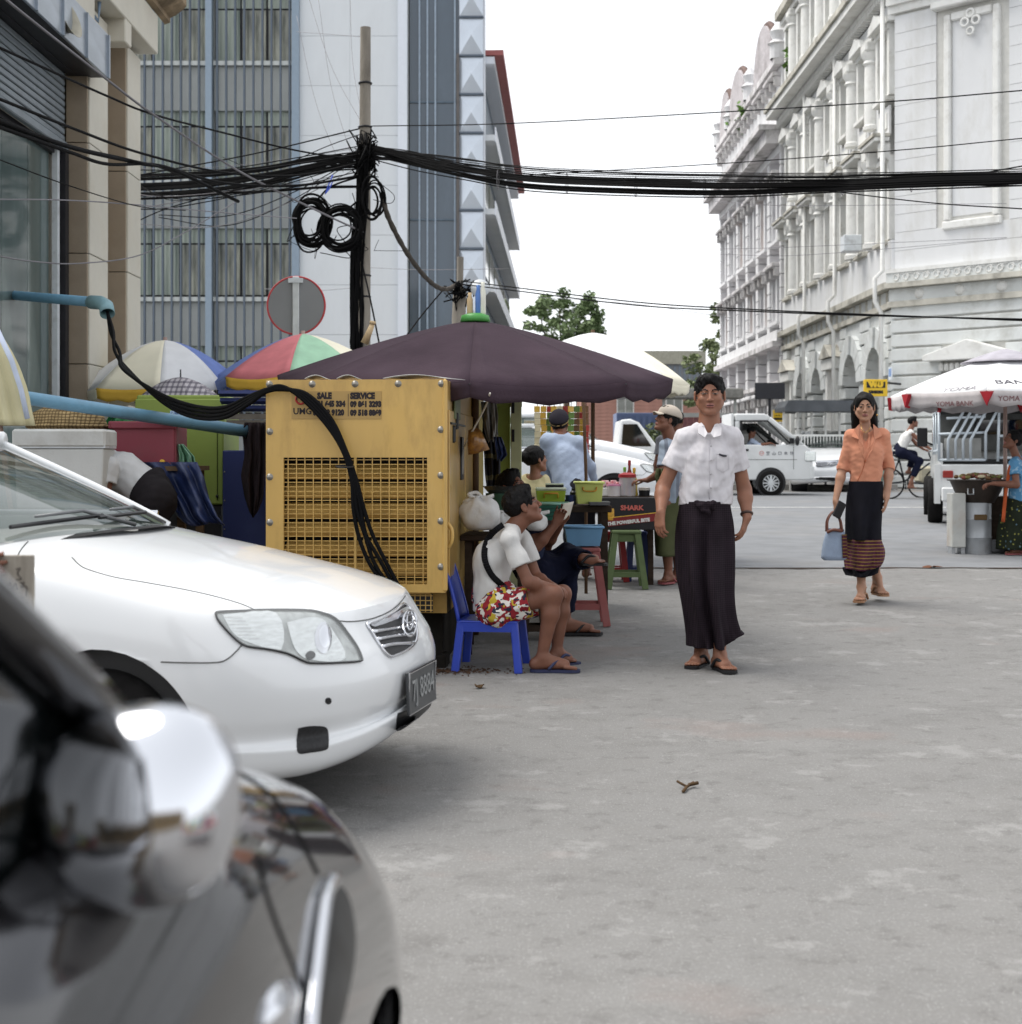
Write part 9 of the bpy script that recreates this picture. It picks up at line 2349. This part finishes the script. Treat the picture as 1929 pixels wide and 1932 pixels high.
shirt(t,J,M_BLOUSE,.0075,.92,.55,hem=(q(1924,950),(0,0,-1)),seed=71,amp=.004,freq=36)
M_FLOR = overlay(overlay(mat('dark_floral','#23291f',.85,var=.2),'dots','#8f8f4a',s=22,thr=.2,amt=.8,rnd=.8),'dots','#5f7a8a',s=17,thr=.18,amt=.7,rnd=.9)
skirt(t,[(q(1924,940),.15,.13,.2),(q(1922,960),.16,.15,.6),(q(1918,1000),.17,.17,1.1),(q(1916,1036),.17,.18,1.4)],M_FLOR,folds=6,amp=.02,seed=3)
mb = MB(); mb.tube(catm([q(1922,866,-.1),q(1907,880,-.14),q(1903,900,-.14),q(1898,930,-.18),q(1893,985,-.2)],5),.02,6); mb.build('apron_strap',mat('rust_orange','#a8512f',.8),t,smooth=True,world=True)
for a,b_,s_ in (('anR','toeR',-1),('anL','toeL',1)): sandal(t,J[a],J[b_],s_,mat('red_rubber','#8a4a4c'))
# --- bending man by the cool box
DE = 9.1
q = lambda X,Y,d=0.0,D0=DE: P(X,Y,D0+d)
t = thing('person','man in a white top and charcoal trousers bent over beside the red crate','person',(q(285,1000).x,DE,0))
J = dict(neck=q(188,866,.1),pelvis=q(290,930),shR=q(205,885,-.16),elR=q(196,930,-.2),wrR=q(200,975,-.1),shL=q(206,868,.26),elL=q(198,925,.3),wrL=q(196,972,.2),hipR=q(292,944,-.1),knR=q(262,1030,-.12),anR=q(290,1120,-.05),hipL=q(294,942,.12),knL=q(272,1030,.12),anL=q(300,1120,.12))
J['anL'].z = J['anR'].z = .085; J['toeR'] = J['anR']+Vector((-.15,0,-.063)); J['toeL'] = J['anL']+Vector((-.15,0,-.063))
H = head_frame(q(160,880,.1),yaw=-85,pitch=-50)
body(t,J,.0085,M_SKIN_D,H,.92,[dict(w=J['wrR'],d=(-.2,0,-1),nrm=(0,1,0),side=1),dict(w=J['wrL'],d=(-.2,0,-1),nrm=(0,-1,0),side=-1)],b=1.05)
short_hair(t,H,.93,.009); shirt(t,J,mat('white_top','#c6c7c8',.9,var=.05,bump=.2),.0075,1.08,.6,hem=(J['pelvis']+Vector((-.035,0,.01)),J['pelvis']-J['neck']),seed=81,amp=.006,freq=30,loose=.02)
trousers(t,J,mat('charcoal_trousers','#221f22',.85,var=.12,bump=.2),to=1.9,b=1.10,loose=.026,h=.008,seed=9,top=(J['pelvis']+(J['neck']-J['pelvis']).normalized()*.06,J['neck']-J['pelvis']))
# --- hand holding a marked board at the left edge
DH = 3.3
q = lambda X,Y,d=0.0,D0=DH: P(X,Y,D0+d)
t = thing('notice_board','small weathered board with pencil marks held up at the left edge','board',q(20,1155)); M_BOARD = mat('weathered_board','#a29b90',.9,var=.1,scale=12,stretch=(6,6,1),bump=.3,dirt='#6f675d',dirtamt=.5,dscale=5)
a,b_ = q(-60,1165),q(65,1047); bx('board',t,M_BOARD,inv(t) @ ((a+b_)/2),(b_.x-a.x,.012,b_.z-a.z),bevel=.002)
bd = [o for o in children(t)][0]; mk = mat('pencil_mark','#6b655f',.9)
for pts in (((30,1074),(38,1072),(33,1082),(40,1092),(30,1094)),((14,1110),(20,1098),(24,1112),(30,1100),(34,1112)),((38,1100),(46,1099),(40,1108),(50,1106),(50,1124)),((12,1126),(24,1122),(18,1134),(30,1130)),((36,1130),(44,1126),(42,1142),(54,1136))):
 mb = MB(); mb.tube(catm([q(x,y,-.008) for x,y in pts],4),.0016,4); mb.build('pencil_mark',mk,bd,world=True)
t = thing('person','bystander at the left edge of whom only the fingers holding a board show','person',(-1.75,3.2,0))
V = lambda a,b_,c: Vector((-1.75+a,3.2+b_,c))
J = dict(neck=V(0,.05,1.40),pelvis=V(0,0,.92),shR=V(.05,.17,1.34),elR=V(.16,.2,1.1),wrR=V(.42,.1,.98),shL=V(.05,-.17,1.34),elL=V(.20,-.2,1.1),wrL=q(-112,1085,-.05),hipR=V(0,.09,.9),knR=V(.02,.1,.5),anR=V(-.02,.1,.085),hipL=V(0,-.09,.9),knL=V(.02,-.1,.5),anL=V(-.02,-.1,.085))
J['toeR'] = V(.13,.1,.022); J['toeL'] = V(.13,-.1,.022); H = head_frame(V(.02,0,1.56),yaw=85)
body(t,J,.008,M_SKIN_D,H,.92,[dict(w=J['wrR'],d=(1,0,-.2),nrm=(0,0,1),side=1,curl=.6),dict(w=J['wrL'],d=(.9,.05,.1),nrm=(0,1,0),side=1,curl=.45)],b=.95)
short_hair(t,H,.93,.009); shirt(t,J,mat('grey_shirt','#8d8f96'),.010,.95,.6,hem=(J['pelvis'],(0,0,-1))); trousers(t,J,mat('dark_trousers','#2a2a30'),to=1.9,h=.013)
# ================================================================== the market behind the camera, seen only as reflections in the black car
BR = thing('brick_house','brown house across the lane, reflected in the chrome mirror of the black car','building',(3,-21,0))
mb = MB(); mb.box((2,-3,2.6),(22,6,5.2)); mb.build('wall',mat('brown_wall','#7d6b50',.85),BR)
for k in range(7): bx('window',BR,MT_BGLASS,(-7+3*k,.02,3.2),(1.4,.06,1.5))
st_ = thing('market_table','red market table at the lane side, reflected in the black car door','table',(1.75,.1,0))
bx('top',st_,mat('red_plastic','#a23034'),(0,0,.62),(.9,2.2,.04))
for x in (-.4,.4):
 for y in (-1,1): bx('leg',st_,M_DWOOD,(x,y,.3),(.05,.05,.6))
rg = random.Random(40); ms = [M_REDP,M_WHITEP,M_TEAL,M_COB,M_YLIME,M_PINKW,M_BLUEP,M_WHITEP,M_GRN]
for i in range(3):
 for k in range(9):
  t = bx('goods_box',None,ms[(i*5+k*2) % 9],(1.45+.28*i,-.9+.24*k,.64+.09),(.22,.19,.18),rz=rg.uniform(-.2,.2),bevel=.01)
  tag(t,'small coloured goods box on the red market table beside the black car','box','goods boxes on the red market table')
